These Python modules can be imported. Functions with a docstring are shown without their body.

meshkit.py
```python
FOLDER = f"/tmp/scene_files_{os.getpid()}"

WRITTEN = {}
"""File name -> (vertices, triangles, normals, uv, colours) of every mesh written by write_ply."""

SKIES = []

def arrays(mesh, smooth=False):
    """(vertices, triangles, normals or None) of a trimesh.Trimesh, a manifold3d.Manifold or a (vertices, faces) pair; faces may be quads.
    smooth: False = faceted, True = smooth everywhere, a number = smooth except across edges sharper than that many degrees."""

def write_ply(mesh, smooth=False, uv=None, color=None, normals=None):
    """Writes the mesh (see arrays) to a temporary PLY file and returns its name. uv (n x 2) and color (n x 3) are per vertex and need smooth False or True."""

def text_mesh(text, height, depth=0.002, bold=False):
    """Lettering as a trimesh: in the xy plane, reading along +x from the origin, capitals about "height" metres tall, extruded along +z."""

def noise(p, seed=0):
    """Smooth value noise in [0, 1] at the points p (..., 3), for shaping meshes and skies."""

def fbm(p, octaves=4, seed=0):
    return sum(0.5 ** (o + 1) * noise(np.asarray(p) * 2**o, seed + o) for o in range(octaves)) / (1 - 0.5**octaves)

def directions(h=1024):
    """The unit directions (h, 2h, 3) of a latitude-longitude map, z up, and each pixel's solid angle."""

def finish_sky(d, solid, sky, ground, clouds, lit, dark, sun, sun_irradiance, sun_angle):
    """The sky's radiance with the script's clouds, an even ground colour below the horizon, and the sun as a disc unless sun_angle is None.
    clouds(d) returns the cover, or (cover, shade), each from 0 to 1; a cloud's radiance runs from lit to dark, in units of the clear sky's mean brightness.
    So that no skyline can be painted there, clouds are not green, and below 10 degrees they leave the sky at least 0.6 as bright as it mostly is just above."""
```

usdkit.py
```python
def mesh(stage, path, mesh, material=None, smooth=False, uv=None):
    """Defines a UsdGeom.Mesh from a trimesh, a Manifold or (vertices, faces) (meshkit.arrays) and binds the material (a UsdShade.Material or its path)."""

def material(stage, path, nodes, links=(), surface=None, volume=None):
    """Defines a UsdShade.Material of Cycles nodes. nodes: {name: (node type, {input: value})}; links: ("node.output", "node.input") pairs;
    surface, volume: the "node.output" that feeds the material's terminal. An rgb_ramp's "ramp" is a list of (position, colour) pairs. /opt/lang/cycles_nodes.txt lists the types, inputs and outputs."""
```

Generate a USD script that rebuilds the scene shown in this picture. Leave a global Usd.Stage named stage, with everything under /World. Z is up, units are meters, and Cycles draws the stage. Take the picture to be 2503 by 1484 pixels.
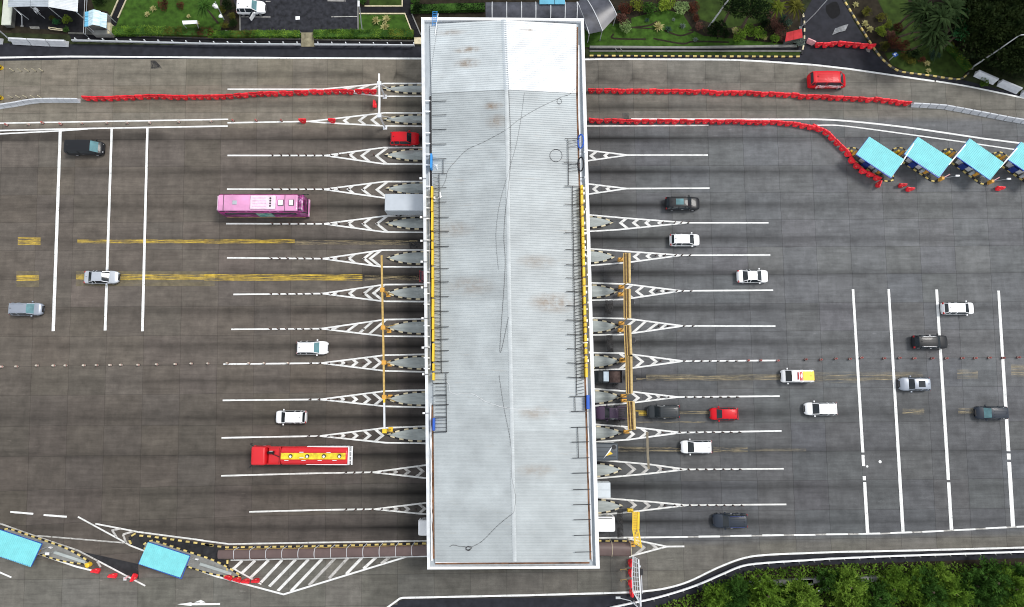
import math, random, re
import numpy as np, trimesh, usdkit, meshkit
from shapely.geometry import Polygon, LineString, Point, MultiPolygon, box as sbox
from shapely.ops import unary_union
from shapely import affinity
from pxr import Usd, UsdGeom, UsdLux, UsdShade, Gf, Sdf, Vt

# ---------------------------------------------------------------- camera, sky, sun, exposure
stage = Usd.Stage.CreateInMemory()
UsdGeom.SetStageUpAxis(stage, UsdGeom.Tokens.z)
UsdGeom.SetStageMetersPerUnit(stage, 1.0)
UsdGeom.Xform.Define(stage, '/World')
stage.SetDefaultPrim(stage.GetPrimAtPath('/World'))
UsdGeom.Scope.Define(stage, '/World/Looks')

PW, PH, PF = 2503.0, 1484.3, 1700.0        # the photograph's picture plane
CAMH, TILT = 96.0, math.radians(7.5)
CAMY = -CAMH * math.tan(TILT)
EXPOSURE = 0.80
SKY_STRENGTH = 0.092
SUN_INTENSITY = 0.40
SUN_EL, SUN_AZ = math.radians(58), math.radians(62)   # azimuth clockwise from +y

cam = UsdGeom.Camera.Define(stage, '/World/camera')
cam.AddTranslateOp().Set(Gf.Vec3d(0, CAMY, CAMH))
cam.AddRotateXOp().Set(math.degrees(TILT))
cam.CreateHorizontalApertureAttr(36.0)
cam.CreateVerticalApertureAttr(36.0 * 607 / 1024)
cam.CreateFocalLengthAttr(36.0 * PF / PW)
cam.CreateClippingRangeAttr(Gf.Vec2f(0.5, 5000))
cam.CreateExposureAttr(EXPOSURE)

usdkit.material(stage, '/World/Looks/overcast_sky', {
    'sky': ('sky_texture', {'sky_type': 'single_scattering', 'sun_disc': False, 'sun_elevation': SUN_EL,
                            'sun_rotation': SUN_AZ, 'air_density': 1.0, 'aerosol_density': 2.0}),
    'tc': ('texture_coordinate', {}),
    'noise': ('noise_texture', {'scale': 2.6, 'detail': 3.0, 'roughness': 0.5}),
    'cover': ('map_range', {'from_min': 0.30, 'from_max': 0.62, 'to_min': 0.55, 'to_max': 0.97, 'clamp': True}),
    'cloud': ('rgb_ramp', {'ramp': [(0.3, (4.9, 5.15, 5.5)), (0.7, (6.3, 6.45, 6.6))]}),
    'mix': ('mix', {}),
    'bg': ('background_shader', {'strength': SKY_STRENGTH}),
}, [('tc.generated', 'noise.vector'), ('noise.fac', 'cover.value'), ('noise.fac', 'cloud.fac'), ('cover.result', 'mix.fac'),
    ('sky.color', 'mix.color1'), ('cloud.color', 'mix.color2'), ('mix.color', 'bg.color')], surface='bg.background')
dome = UsdLux.DomeLight.Define(stage, '/World/sky')
dome.CreateIntensityAttr(1.0)
UsdShade.MaterialBindingAPI.Apply(dome.GetPrim()).Bind(UsdShade.Material.Get(stage, '/World/Looks/overcast_sky'))
dome.GetPrim().SetCustomDataByKey('kind', 'structure')
sun = UsdLux.DistantLight.Define(stage, '/World/sun')
sun.CreateIntensityAttr(SUN_INTENSITY); sun.CreateAngleAttr(15.0); sun.CreateNormalizeAttr(True)
sun.CreateColorAttr(Gf.Vec3f(1.0, 0.965, 0.92))
sd = Gf.Vec3d(math.cos(SUN_EL) * math.sin(SUN_AZ), math.cos(SUN_EL) * math.cos(SUN_AZ), math.sin(SUN_EL))
sun.AddOrientOp().Set(Gf.Quatf(Gf.Rotation(Gf.Vec3d(0, 0, 1), sd).GetQuat()))

# ---------------------------------------------------------------- where a point of the photograph lies in the place
CT, ST = math.cos(TILT), math.sin(TILT)
def P(u, v, z=0.0):
    dx, dy = (u - PW / 2) / PF, -(v - PH / 2) / PF
    Y, Z = dy * CT + ST, dy * ST - CT
    t = (z - CAMH) / Z
    return np.array([t * dx, CAMY + t * Y, z])
REG = dict(A=(0, 0, 2.65), B=(840, 0, 2.65), C=(1660, 0, 2.65), D=(2400, 0, 2.65), E=(3236, 0, 2.65), F=(3236, 480, 2.65),
           G=(0, 460, 2.65), H=(840, 460, 2.65), I=(1660, 520, 2.65), J=(2300, 480, 2.607), K=(840, 960, 2.65),
           L=(2300, 960, 2.65), M=(0, 960, 2.65), N=(3176, 960, 2.65), O=(0, 1900, 2.806), Q=(800, 1700, 2.0354),
           R=(2300, 1480, 2.65), S=(3176, 1480, 2.65), T=(2300, 1900, 2.721), U=(3176, 1950, 2.721), V=(840, 1400, 2.65),
           W=(1680, 1500, 1.5977), X=(0, 0, 1 / 0.61108))
REG['X'] = (0, 0, 0.61108)
def uv(r, x, y):
    X0, Y0, s = REG[r]
    return (X0 + x / s) * 0.61108, (Y0 + y / s) * 0.61108
def at(r, x, y, z=0.0):
    return P(*uv(r, x, y), z)
def ats(r, pts, z=0.0):
    return [at(r, x, y, z) for x, y in pts]

# ---------------------------------------------------------------- prims, names, labels
counts, used_mats = {}, {}
def numbered(parent, name):
    k = (parent, name); i = counts.get(k, 0); counts[k] = i + 1
    return f'{parent}/{name}' + (f'_{i:03d}' if i else '')
def tag(p, label=None, cat=None, group=None, kind=None):
    for k, val in (('label', label), ('category', cat), ('group', group), ('kind', kind)):
        if val: p.SetCustomDataByKey(k, val)
    return p
def thing(name, label=None, cat=None, loc=(0, 0, 0), yaw=0.0, group=None, kind=None):
    x = UsdGeom.Xform.Define(stage, numbered('/World', name))
    x.AddTranslateOp().Set(Gf.Vec3d(*map(float, loc)))
    if yaw: x.AddRotateZOp().Set(math.degrees(yaw))
    return tag(x.GetPrim(), label, cat, group, kind)
def dup(src, loc, yaw=0.0, label=None, group=None, scale=None):
    was = src.GetCustomData()
    x = UsdGeom.Xform.Define(stage, numbered('/World', re.sub(r'_\d{3}$', '', src.GetName())))
    p = x.GetPrim()
    p.GetReferences().AddInternalReference(src.GetPath())
    x.ClearXformOpOrder()
    x.AddTranslateOp(opSuffix='c').Set(Gf.Vec3d(*map(float, loc)))
    x.AddRotateZOp(opSuffix='c').Set(math.degrees(yaw))
    if scale: x.AddScaleOp(opSuffix='c').Set(Gf.Vec3f(*scale))
    p.SetInstanceable(True)
    return tag(p, label or was.get('label'), was.get('category'), group or was.get('group'))
def move(prim, loc, yaw=0.0):
    x = UsdGeom.Xformable(prim); x.ClearXformOpOrder()
    for a in [q.GetName() for q in prim.GetAttributes() if q.GetName().startswith('xformOp:')]: prim.RemoveProperty(a)
    x.AddTranslateOp().Set(Gf.Vec3d(*map(float, loc))); x.AddRotateZOp().Set(math.degrees(yaw))

class MB:
    """collects vertices and triangles of one mesh"""
    def __init__(s): s.v, s.f, s.n = [], [], 0
    def add(s, v, f):
        v = np.asarray(v, float); f = np.asarray(f, int)
        if len(f) == 0: return s
        if f.shape[1] == 4: f = np.vstack([f[:, [0, 1, 2]], f[:, [0, 2, 3]]])
        s.v.append(v); s.f.append(f + s.n); s.n += len(v); return s
    def box(s, x0, y0, z0, x1, y1, z1):
        v = np.array([(x, y, z) for z in (z0, z1) for y in (y0, y1) for x in (x0, x1)], float)
        return s.add(v, [(0, 2, 3, 1), (4, 5, 7, 6), (0, 1, 5, 4), (2, 6, 7, 3), (0, 4, 6, 2), (1, 3, 7, 5)])
    def cbox(s, x0, y0, z0, x1, y1, z1, c=0.02):
        """box with a chamfered top edge"""
        def r(x0, y0, x1, y1, z): return [(x0, y0, z), (x1, y0, z), (x1, y1, z), (x0, y1, z)]
        return s.loft([r(x0, y0, x1, y1, z0), r(x0, y0, x1, y1, z1 - c), r(x0 + c, y0 + c, x1 - c, y1 - c, z1)])
    def bar(s, p, q, w, h=None):
        p, q = np.asarray(p, float), np.asarray(q, float); h = h or w
        d = q - p; d /= np.linalg.norm(d) + 1e-12
        a = np.cross(d, (0, 0, 1.0))
        a = np.array((1.0, 0, 0)) if np.linalg.norm(a) < 1e-6 else a / np.linalg.norm(a)
        b = np.cross(a, d)
        v = [c + a * i * w / 2 + b * j * h / 2 for c in (p, q) for j in (-1, 1) for i in (-1, 1)]
        return s.add(v, [(0, 2, 3, 1), (4, 5, 7, 6), (0, 1, 5, 4), (2, 6, 7, 3), (0, 4, 6, 2), (1, 3, 7, 5)])
    def tube(s, pts, r, n=6):
        p = np.asarray(pts, float); t = np.gradient(p, axis=0); t /= np.linalg.norm(t, axis=1, keepdims=True) + 1e-12
        a = np.cross(t, np.where(np.abs(t[:, 2:]) < 0.9, [0, 0, 1.0], [1.0, 0, 0])); a /= np.linalg.norm(a, axis=1, keepdims=True)
        b = np.cross(t, a); ang = np.arange(n) * 2 * np.pi / n
        r = np.broadcast_to(r, (len(p),))
        return s.loft([[p[i] + r[i] * (math.cos(k) * a[i] + math.sin(k) * b[i]) for k in ang] for i in range(len(p))])
    def cyl(s, p, q, r0, r1=None, n=10): return s.tube([p, q], [r0, r0 if r1 is None else r1], n)
    def loft(s, rings, caps=True):
        m = len(rings[0]); v = [x for r in rings for x in r]; f = []
        for i in range(len(rings) - 1):
            for j in range(m):
                k = (j + 1) % m
                a, b, c, d = i * m + j, i * m + k, (i + 1) * m + k, (i + 1) * m + j
                f += [(a, b, c), (a, c, d)]
        if caps:
            for base, rev in ((0, True), ((len(rings) - 1) * m, False)):
                c = len(v); v.append(np.mean(rings[0] if rev else rings[-1], axis=0))
                for j in range(m):
                    k = (j + 1) % m
                    f.append((base + k, base + j, c) if rev else (base + j, base + k, c))
        return s.add(v, f)
    def poly(s, pg, z):
        """flat sheet, facing up"""
        for g in getattr(pg, 'geoms', [pg]):
            if g.geom_type != 'Polygon' or g.area < 1e-5: continue
            v, f = trimesh.creation.triangulate_polygon(g, engine='earcut')
            f = np.asarray(f)
            if len(f) == 0: continue
            cr = np.cross(v[f[:, 1]] - v[f[:, 0]], v[f[:, 2]] - v[f[:, 0]])
            f = np.where((cr < 0)[:, None], f[:, ::-1], f)
            s.add(np.c_[v, np.full(len(v), z)], f)
        return s
    def prism(s, pg, z0, z1, bottom=False):
        for g in getattr(pg, 'geoms', [pg]):
            if g.geom_type != 'Polygon' or g.area < 1e-5: continue
            s.poly(g, z1)
            for ring in [g.exterior] + list(g.interiors):
                c = np.array(ring.coords)[:-1]
                if not ring.is_ccw: c = c[::-1]
                if ring is not g.exterior: c = c[::-1]
                n = len(c); v = np.vstack([np.c_[c, np.full(n, z0)], np.c_[c, np.full(n, z1)]])
                s.add(v, [(i, (i + 1) % n, n + (i + 1) % n, n + i) for i in range(n)])
        return s
    def arr(s): return np.vstack(s.v), np.vstack(s.f)
    def turned(s, loc=(0, 0, 0), yaw=0.0):
        c, w = math.cos(yaw), math.sin(yaw); R = np.array([[c, -w, 0], [w, c, 0], [0, 0, 1]])
        s.v = [v @ R.T + np.asarray(loc) for v in s.v]; return s

def part(parent, name, mb, mat, smooth=False, label=None, kind=None):
    path = numbered(str(parent.GetPath()), name)
    m = usdkit.mesh(stage, path, mb.arr(), mat, smooth).GetPrim()
    return tag(m, label, None, None, kind)
def solo(name, mb, mat, label=None, cat=None, group=None, kind=None, smooth=False):
    path = numbered('/World', name)
    m = usdkit.mesh(stage, path, mb.arr(), mat, smooth).GetPrim()
    return tag(m, label, cat, group, kind)
def strip(pts, w):
    return LineString([(p[0], p[1]) for p in pts]).buffer(w / 2, cap_style=2, join_style=2, mitre_limit=3)
def pgon(pts): return Polygon([(p[0], p[1]) for p in pts]).buffer(0)

# ---------------------------------------------------------------- materials
def lookname(n): return f'/World/Looks/{n}'
def M(name, col, rough=0.6, var=0.10, scale=2.0, metal=0.0, coat=0.0, spec=None, coat_rough=0.05, detail=4.0, rnd=0.0, stretch=None, bump=0.0):
    c = np.array(col, float)
    if spec is None: spec = 0.15 if rough >= 0.7 else 0.3 if rough >= 0.5 else 0.5
    nodes = {'g': ('geometry', {}), 'n': ('noise_texture', {'scale': scale, 'detail': detail, 'roughness': 0.6}),
             'r': ('rgb_ramp', {'ramp': [(0.30, tuple(np.clip(c * (1 - var), 0, 1))), (0.70, tuple(np.clip(c * (1 + var), 0, 1)))]}),
             'p': ('principled_bsdf', {'roughness': rough, 'metallic': metal, 'coat_weight': coat, 'coat_roughness': coat_rough, 'specular_ior_level': spec})}
    links = []
    src = 'g.position'
    if stretch:
        nodes['m'] = ('mapping', {'scale': stretch}); links.append(('g.position', 'm.vector')); src = 'm.vector'
    links += [(src, 'n.vector'), ('n.fac', 'r.fac')]
    out = 'r.color'
    if rnd:
        nodes['o'] = ('object_info', {}); nodes['mr'] = ('map_range', {'to_min': 1 - rnd, 'to_max': 1 + rnd})
        nodes['h'] = ('hsv', {}); links += [('o.random', 'mr.value'), ('mr.result', 'h.value'), (out, 'h.color')]; out = 'h.color'
    links.append((out, 'p.base_color'))
    if bump:
        nodes['b'] = ('bump', {'strength': 0.5, 'distance': bump}); links += [('n.fac', 'b.height'), ('b.normal', 'p.normal')]
    return usdkit.material(stage, lookname(name), nodes, links, surface='p.BSDF')

def worn(name, col, lo, hi, scale=6.0, stretch=(1, 1, 1), rough=0.6, var=0.1):
    """paint that has worn off in places: what is gone shows the slab below"""
    c = np.array(col, float)
    return usdkit.material(stage, lookname(name), {
        'g': ('geometry', {}), 'm': ('mapping', {'scale': stretch}), 'n': ('noise_texture', {'scale': scale, 'detail': 6.0, 'roughness': 0.7}),
        'k': ('map_range', {'from_min': lo, 'from_max': hi, 'clamp': True}), 'n2': ('noise_texture', {'scale': 1.3, 'detail': 5.0}),
        'r': ('rgb_ramp', {'ramp': [(0.3, tuple(c * (1 - var))), (0.7, tuple(np.clip(c * (1 + var), 0, 1)))]}),
        'p': ('principled_bsdf', {'roughness': rough, 'specular_ior_level': 0.2}), 't': ('transparent_bsdf', {}), 'x': ('mix_closure', {})},
        [('g.position', 'm.vector'), ('m.vector', 'n.vector'), ('n.fac', 'k.value'), ('k.result', 'x.fac'), ('g.position', 'n2.vector'), ('n2.fac', 'r.fac'),
         ('r.color', 'p.base_color'), ('t.BSDF', 'x.closure1'), ('p.BSDF', 'x.closure2')], surface='x.closure')

def leafmat(name, dark, light, rnd=0.25, trans=0.25, scale=0.8):
    """leaves: dark and light clumps, a little light through them"""
    return usdkit.material(stage, lookname(name), {
        'g': ('geometry', {}), 'n': ('noise_texture', {'scale': scale, 'detail': 3.0}),
        'r': ('rgb_ramp', {'ramp': [(0.32, dark), (0.68, light)]}),
        'mr': ('map_range', {'to_min': 1 - rnd, 'to_max': 1 + rnd}), 'h': ('hsv', {}),
        'd': ('principled_bsdf', {'roughness': 0.7, 'specular_ior_level': 0.06}), 't': ('translucent_bsdf', {}), 'x': ('mix_closure', {'fac': trans})},
        [('g.position', 'n.vector'), ('n.fac', 'r.fac'), ('g.random_per_island', 'mr.value'), ('mr.result', 'h.value'), ('r.color', 'h.color'),
         ('h.color', 'd.base_color'), ('h.color', 't.color'), ('d.BSDF', 'x.closure1'), ('t.BSDF', 'x.closure2')], surface='x.closure')

# concrete slabs: each vertex carries its own tone (age, oil, rubber); grain and blotches come on top
usdkit.material(stage, lookname('road_slab'), {
    'a': ('attribute', {'attribute': 'tone'}), 'g': ('geometry', {}),
    'n1': ('noise_texture', {'scale': 0.55, 'detail': 6.0, 'roughness': 0.65}),
    'mx': ('mapping', {'scale': (0.22, 2.6, 1.0)}), 'n2': ('noise_texture', {'scale': 1.0, 'detail': 5.0, 'roughness': 0.65}),
    'my': ('mapping', {'scale': (2.2, 0.25, 1.0)}), 'n3': ('noise_texture', {'scale': 1.0, 'detail': 4.0, 'roughness': 0.6}),
    'n4': ('noise_texture', {'scale': 9.0, 'detail': 3.0, 'roughness': 0.7}),
    'r1': ('map_range', {'from_min': 0.3, 'from_max': 0.7, 'to_min': 0.76, 'to_max': 1.26}),
    'r2': ('map_range', {'from_min': 0.3, 'from_max': 0.7, 'to_min': 0.84, 'to_max': 1.16}),
    'r3': ('map_range', {'from_min': 0.3, 'from_max': 0.7, 'to_min': 0.94, 'to_max': 1.06}),
    'r4': ('map_range', {'from_min': 0.25, 'from_max': 0.75, 'to_min': 0.80, 'to_max': 1.20}),
    'mz': ('mapping', {'scale': (0.5, 1.6, 1.0), 'location': (31.0, 7.0, 0.0)}), 'n5': ('noise_texture', {'scale': 1.1, 'detail': 9.0, 'roughness': 0.78}), 'n6': ('noise_texture', {'scale': 0.07, 'detail': 2.0}),
    'r5': ('map_range', {'from_min': 0.60, 'from_max': 0.76, 'to_max': 1.3, 'clamp': True}), 'r6': ('map_range', {'from_min': 0.50, 'from_max': 0.62, 'clamp': True}),
    'm5': ('math', {'math_type': 'multiply'}), 'a5': ('math', {'math_type': 'add', 'value2': 1.0}),
    'n7': ('noise_texture', {'scale': 1.7, 'detail': 6.0, 'roughness': 0.7}), 'r7': ('map_range', {'from_min': 0.24, 'from_max': 0.34, 'to_min': 0.55, 'to_max': 1.0, 'clamp': True}), 'm7': ('math', {'math_type': 'multiply'}), 'm8': ('math', {'math_type': 'multiply'}),
    'm1': ('math', {'math_type': 'multiply'}), 'm2': ('math', {'math_type': 'multiply'}), 'm3': ('math', {'math_type': 'multiply'}),
    'vm': ('vector_math', {'math_type': 'scale'}), 'p': ('principled_bsdf', {'roughness': 0.75, 'specular_ior_level': 0.18}),
    'b': ('bump', {'strength': 0.25, 'distance': 0.01})},
    [('g.position', 'n1.vector'), ('g.position', 'mx.vector'), ('mx.vector', 'n2.vector'), ('g.position', 'my.vector'), ('my.vector', 'n3.vector'),
     ('g.position', 'n4.vector'), ('n1.fac', 'r1.value'), ('n2.fac', 'r2.value'), ('n3.fac', 'r3.value'), ('n4.fac', 'r4.value'),
     ('r1.result', 'm1.value1'), ('r2.result', 'm1.value2'), ('r3.result', 'm2.value1'), ('m1.value', 'm2.value2'), ('r4.result', 'm3.value1'), ('m2.value', 'm3.value2'),
     ('g.position', 'mz.vector'), ('mz.vector', 'n5.vector'), ('g.position', 'n6.vector'), ('n5.fac', 'r5.value'), ('n6.fac', 'r6.value'), ('r5.result', 'm5.value1'), ('r6.result', 'm5.value2'), ('m5.value', 'a5.value1'),
     ('g.position', 'n7.vector'), ('n7.fac', 'r7.value'), ('a5.value', 'm7.value1'), ('r7.result', 'm7.value2'), ('m3.value', 'm8.value1'), ('m7.value', 'm8.value2'), ('a.color', 'vm.vector1'), ('m8.value', 'vm.scale'), ('vm.vector', 'p.base_color'), ('n4.fac', 'b.height'), ('b.normal', 'p.normal')], surface='p.BSDF')

m_joint = M('joint_sealant', (0.032, 0.031, 0.030), 0.8)
m_asphalt = M('shoulder_asphalt', (0.019, 0.020, 0.026), 0.75, 0.35, 0.9, detail=7)
m_asphalt2 = M('parking_asphalt', (0.022, 0.023, 0.028), 0.8, 0.6, 1.6, detail=8)
m_path = M('path_asphalt', (0.011, 0.011, 0.013), 0.85, 0.4, 1.5, detail=7)
m_soil = M('soil', (0.022, 0.018, 0.012), 0.95, 0.45, 1.2, detail=7)
m_floor = M('forest_floor', (0.022, 0.028, 0.012), 0.95, 0.5, 0.9, detail=7)
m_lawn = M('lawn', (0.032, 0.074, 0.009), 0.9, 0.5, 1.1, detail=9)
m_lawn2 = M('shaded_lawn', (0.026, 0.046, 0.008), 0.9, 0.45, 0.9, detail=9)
m_paint = worn('white_road_paint', (0.70, 0.71, 0.70), 0.31, 0.42, 5.0, var=0.16)
m_paint2 = worn('dirty_white_paint', (0.40, 0.39, 0.37), 0.33, 0.46, 4.0, (0.6, 1, 1), var=0.3)
m_paint3 = worn('scuffed_white_paint', (0.62, 0.62, 0.60), 0.30, 0.42, 4.0, var=0.2)
m_yellow_worn = worn('worn_yellow_paint', (0.62, 0.43, 0.06), 0.44, 0.64, 1.5, (0.2, 7.0, 1), var=0.35)
m_yellow_pale = worn('worn_pale_paint', (0.50, 0.40, 0.22), 0.49, 0.78, 1.6, (0.2, 6.0, 1), var=0.35)
m_yellow_film = worn('yellow_film', (0.16, 0.135, 0.085), 0.30, 0.70, 0.9, (0.25, 1.5, 1), var=0.3)
m_pale_film = worn('pale_film', (0.22, 0.185, 0.12), 0.44, 1.0, 0.9, (0.2, 2.0, 1), var=0.3)
m_stain = worn('wet_stain', (0.022, 0.021, 0.021), 0.36, 0.60, 1.6, (1, 1, 1), var=0.3)
m_patch = worn('mortar_patch', (0.19, 0.165, 0.12), 0.25, 0.40, 3.0, var=0.2)
m_kyel = M('kerb_yellow', (0.56, 0.44, 0.16), 0.7, 0.22, 3.0, rnd=0.18)
m_kcream = M('kerb_cream', (0.54, 0.48, 0.33), 0.7, 0.22, 3.0, rnd=0.2)
m_kblk = M('kerb_black', (0.022, 0.022, 0.024), 0.7, 0.3, 3.0)
m_conc = M('concrete', (0.20, 0.20, 0.19), 0.85, 0.2, 1.4, detail=7)
m_concd = M('weathered_concrete', (0.085, 0.085, 0.078), 0.9, 0.35, 1.2, detail=7)
m_nose = M('island_concrete', (0.34, 0.37, 0.36), 0.75, 0.2, 1.3, detail=7, stretch=(0.4, 2, 1))
m_jersey = M('barrier_concrete', (0.52, 0.54, 0.57), 0.8, 0.12, 1.5, rnd=0.06, detail=7)
m_white = M('white_metal', (0.78, 0.79, 0.80), 0.45, 0.08, 1.5)
m_ridge = M('ridge_metal', (0.42, 0.45, 0.46), 0.5, 0.14, 1.0, detail=7)
m_offwhite = M('dusty_white_metal', (0.60, 0.62, 0.64), 0.5, 0.14, 1.2, detail=6)
m_galv = M('galvanised_steel', (0.46, 0.48, 0.50), 0.45, 0.14, 2.0, metal=0.4)
m_black = M('black_steel', (0.016, 0.016, 0.018), 0.5, 0.15)
m_rubber = M('tyre_rubber', (0.018, 0.018, 0.019), 0.85)
m_rim = M('wheel_rim', (0.42, 0.43, 0.45), 0.35, 0.05, metal=0.6)
m_red = M('red_plastic', (0.72, 0.022, 0.034), 0.5, 0.2, 2.0, rnd=0.30)
m_pink = M('faded_red_plastic', (0.62, 0.32, 0.33), 0.55, 0.15)
m_peach = M('filler_cap', (0.75, 0.25, 0.16), 0.5)
m_glass = M('tinted_glass', (0.014, 0.019, 0.023), 0.10, 0.05, spec=0.5)
m_glass2 = M('sky_tinted_glass', (0.085, 0.19, 0.21), 0.10, 0.35, 0.9, spec=0.6)
m_head = M('headlight_lens', (0.72, 0.74, 0.76), 0.12, 0.03)
m_tail = M('tail_light_lens', (0.35, 0.012, 0.015), 0.2, 0.05)
m_dark = M('dark_plastic', (0.02, 0.02, 0.022), 0.55)
m_yel = M('yellow_paint', (0.72, 0.47, 0.02), 0.45, 0.12)
m_gold = M('weathered_yellow_paint', (0.46, 0.31, 0.10), 0.55, 0.25, 2.5)
m_slat = M('rusty_brown_slat', (0.105, 0.062, 0.028), 0.6, 0.35, 3.0)
m_orange = M('orange_paint', (0.58, 0.30, 0.05), 0.5, 0.15)
m_blue = M('blue_panel', (0.03, 0.25, 0.62), 0.4, 0.08)
m_navy = M('navy_panel', (0.012, 0.03, 0.16), 0.45, 0.1)
m_royal = M('royal_blue_panel', (0.015, 0.09, 0.45), 0.4, 0.08)
m_cyan = M('cyan_roof_sheet', (0.19, 0.56, 0.59), 0.55, 0.09, 1.1, detail=8)
m_gutter = M('gutter_metal', (0.36, 0.40, 0.43), 0.5, 0.16, 1.0, detail=7, stretch=(2, 0.5, 1))
m_rust = M('rusted_edge', (0.16, 0.085, 0.05), 0.85, 0.6, 1.1, detail=8)
m_pipe = M('brown_sheet', (0.105, 0.070, 0.064), 0.36, 0.12, 0.8, spec=0.5)
m_smoke = M('smoked_sheet', (0.055, 0.058, 0.072), 0.3, 0.5, 0.7, spec=0.35, detail=6)
m_cable = M('cable', (0.06, 0.06, 0.065), 0.6)
m_wcable = M('white_cable', (0.62, 0.63, 0.64), 0.6)
m_skin = M('skin', (0.35, 0.20, 0.13), 0.6, 0.05)
m_shirt = M('white_shirt', (0.75, 0.75, 0.75), 0.8, 0.06)
m_trous = M('grey_trousers', (0.22, 0.23, 0.24), 0.8, 0.08)
m_hair = M('black_hair', (0.015, 0.012, 0.01), 0.6)
m_bark = M('bark', (0.07, 0.055, 0.04), 0.9, 0.3)
# ================================================================ ground, road slabs, shoulders
rng = np.random.default_rng(7)
random.seed(7)
solo('ground', MB().poly(sbox(-420, -330, 420, 360), -0.07), m_floor, kind='structure')

def smooth(pts, n=6):
    p = np.array(pts, float); out = []
    for i in range(len(p) - 1):
        a, b, c, d = p[max(i - 1, 0)], p[i], p[i + 1], p[min(i + 2, len(p) - 1)]
        for k in range(n):
            t = k / n
            out.append(0.5 * (2 * b + (c - a) * t + (2 * a - 5 * b + 4 * c - d) * t * t + (3 * b - a - 3 * c + d) * t ** 3))
    return [tuple(x) for x in out] + [tuple(p[-1])]
TOP_EDGE = [(-70, 147), (0, 149), (170, 146), (525, 142.5), (1030, 143), (1430, 145), (1760, 146.5), (1860, 150), (1977, 159), (2074, 168), (2208, 188), (2287, 199), (2400, 219), (2503, 240), (2570, 254)]
BOT_EDGE = [(-70, 1545), (910, 1545), (948, 1484), (977, 1463.5), (984, 1461.5), (1043, 1460), (1405, 1454), (1500, 1450), (1570, 1446), (1626, 1438), (1684, 1421), (1756, 1388),
            (1790, 1374), (1819, 1364), (1870, 1357), (1941, 1352), (2200, 1345), (2503, 1337), (2570, 1335)]
road_uv = TOP_EDGE + BOT_EDGE[::-1]
road_pg = pgon([P(u, v) for u, v in road_uv])
road = thing('road', kind='structure')
part(road, 'road_base', MB().poly(road_pg.buffer(0.3), -0.035), m_joint)

ROWL = [78, 146, 211, 277, 343, 409, 477, 545, 613, 683, 752, 824, 896, 968, 1042, 1116, 1190, 1266, 1342, 1418, 1494, 1570]
ROWR = [68, 135, 200, 268, 335, 404, 469, 534, 601, 667, 738, 805, 874, 944, 1030, 1100, 1170, 1242, 1312, 1382, 1455, 1530]
COLS = [-100, -10, 80, 171, 261, 352, 442, 532, 621, 710, 798, 885, 970, 1057, 1144, 1230, 1316, 1398, 1478, 1565, 1652, 1748, 1835, 1922, 2005, 2090, 2175, 2260, 2345, 2430, 2515, 2600]
def vrow(i, u):
    t = u / 2502.0
    bend = 0
    if i in (16, 17, 18) and u < 900: bend = 22 * ((900 - u) / 900) ** 2 * (i - 15) / 2     # joints fan out at the lower left
    return ROWL[i] * (1 - t) + ROWR[i] * t + bend
def ucol(j, v):
    c = COLS[j]
    return c + np.interp(c, [100, 350, 1250, 2100, 2450], [-0.033, -0.025, 0.015, 0.054, 0.06]) * (v - 800)
def corner(i, j):
    v = vrow(i, COLS[j])
    for _ in range(3):
        u = ucol(j, v); v = vrow(i, u)
    return u, v
LANE_L = [182, 256, 340, 421, 505, 588, 674, 760, 846, 932, 1022, 1113, 1205, 1290]
LANE_R = [190, 262, 340, 420, 502, 584, 668, 754, 838, 924, 1010, 1100, 1190, 1275]
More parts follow.
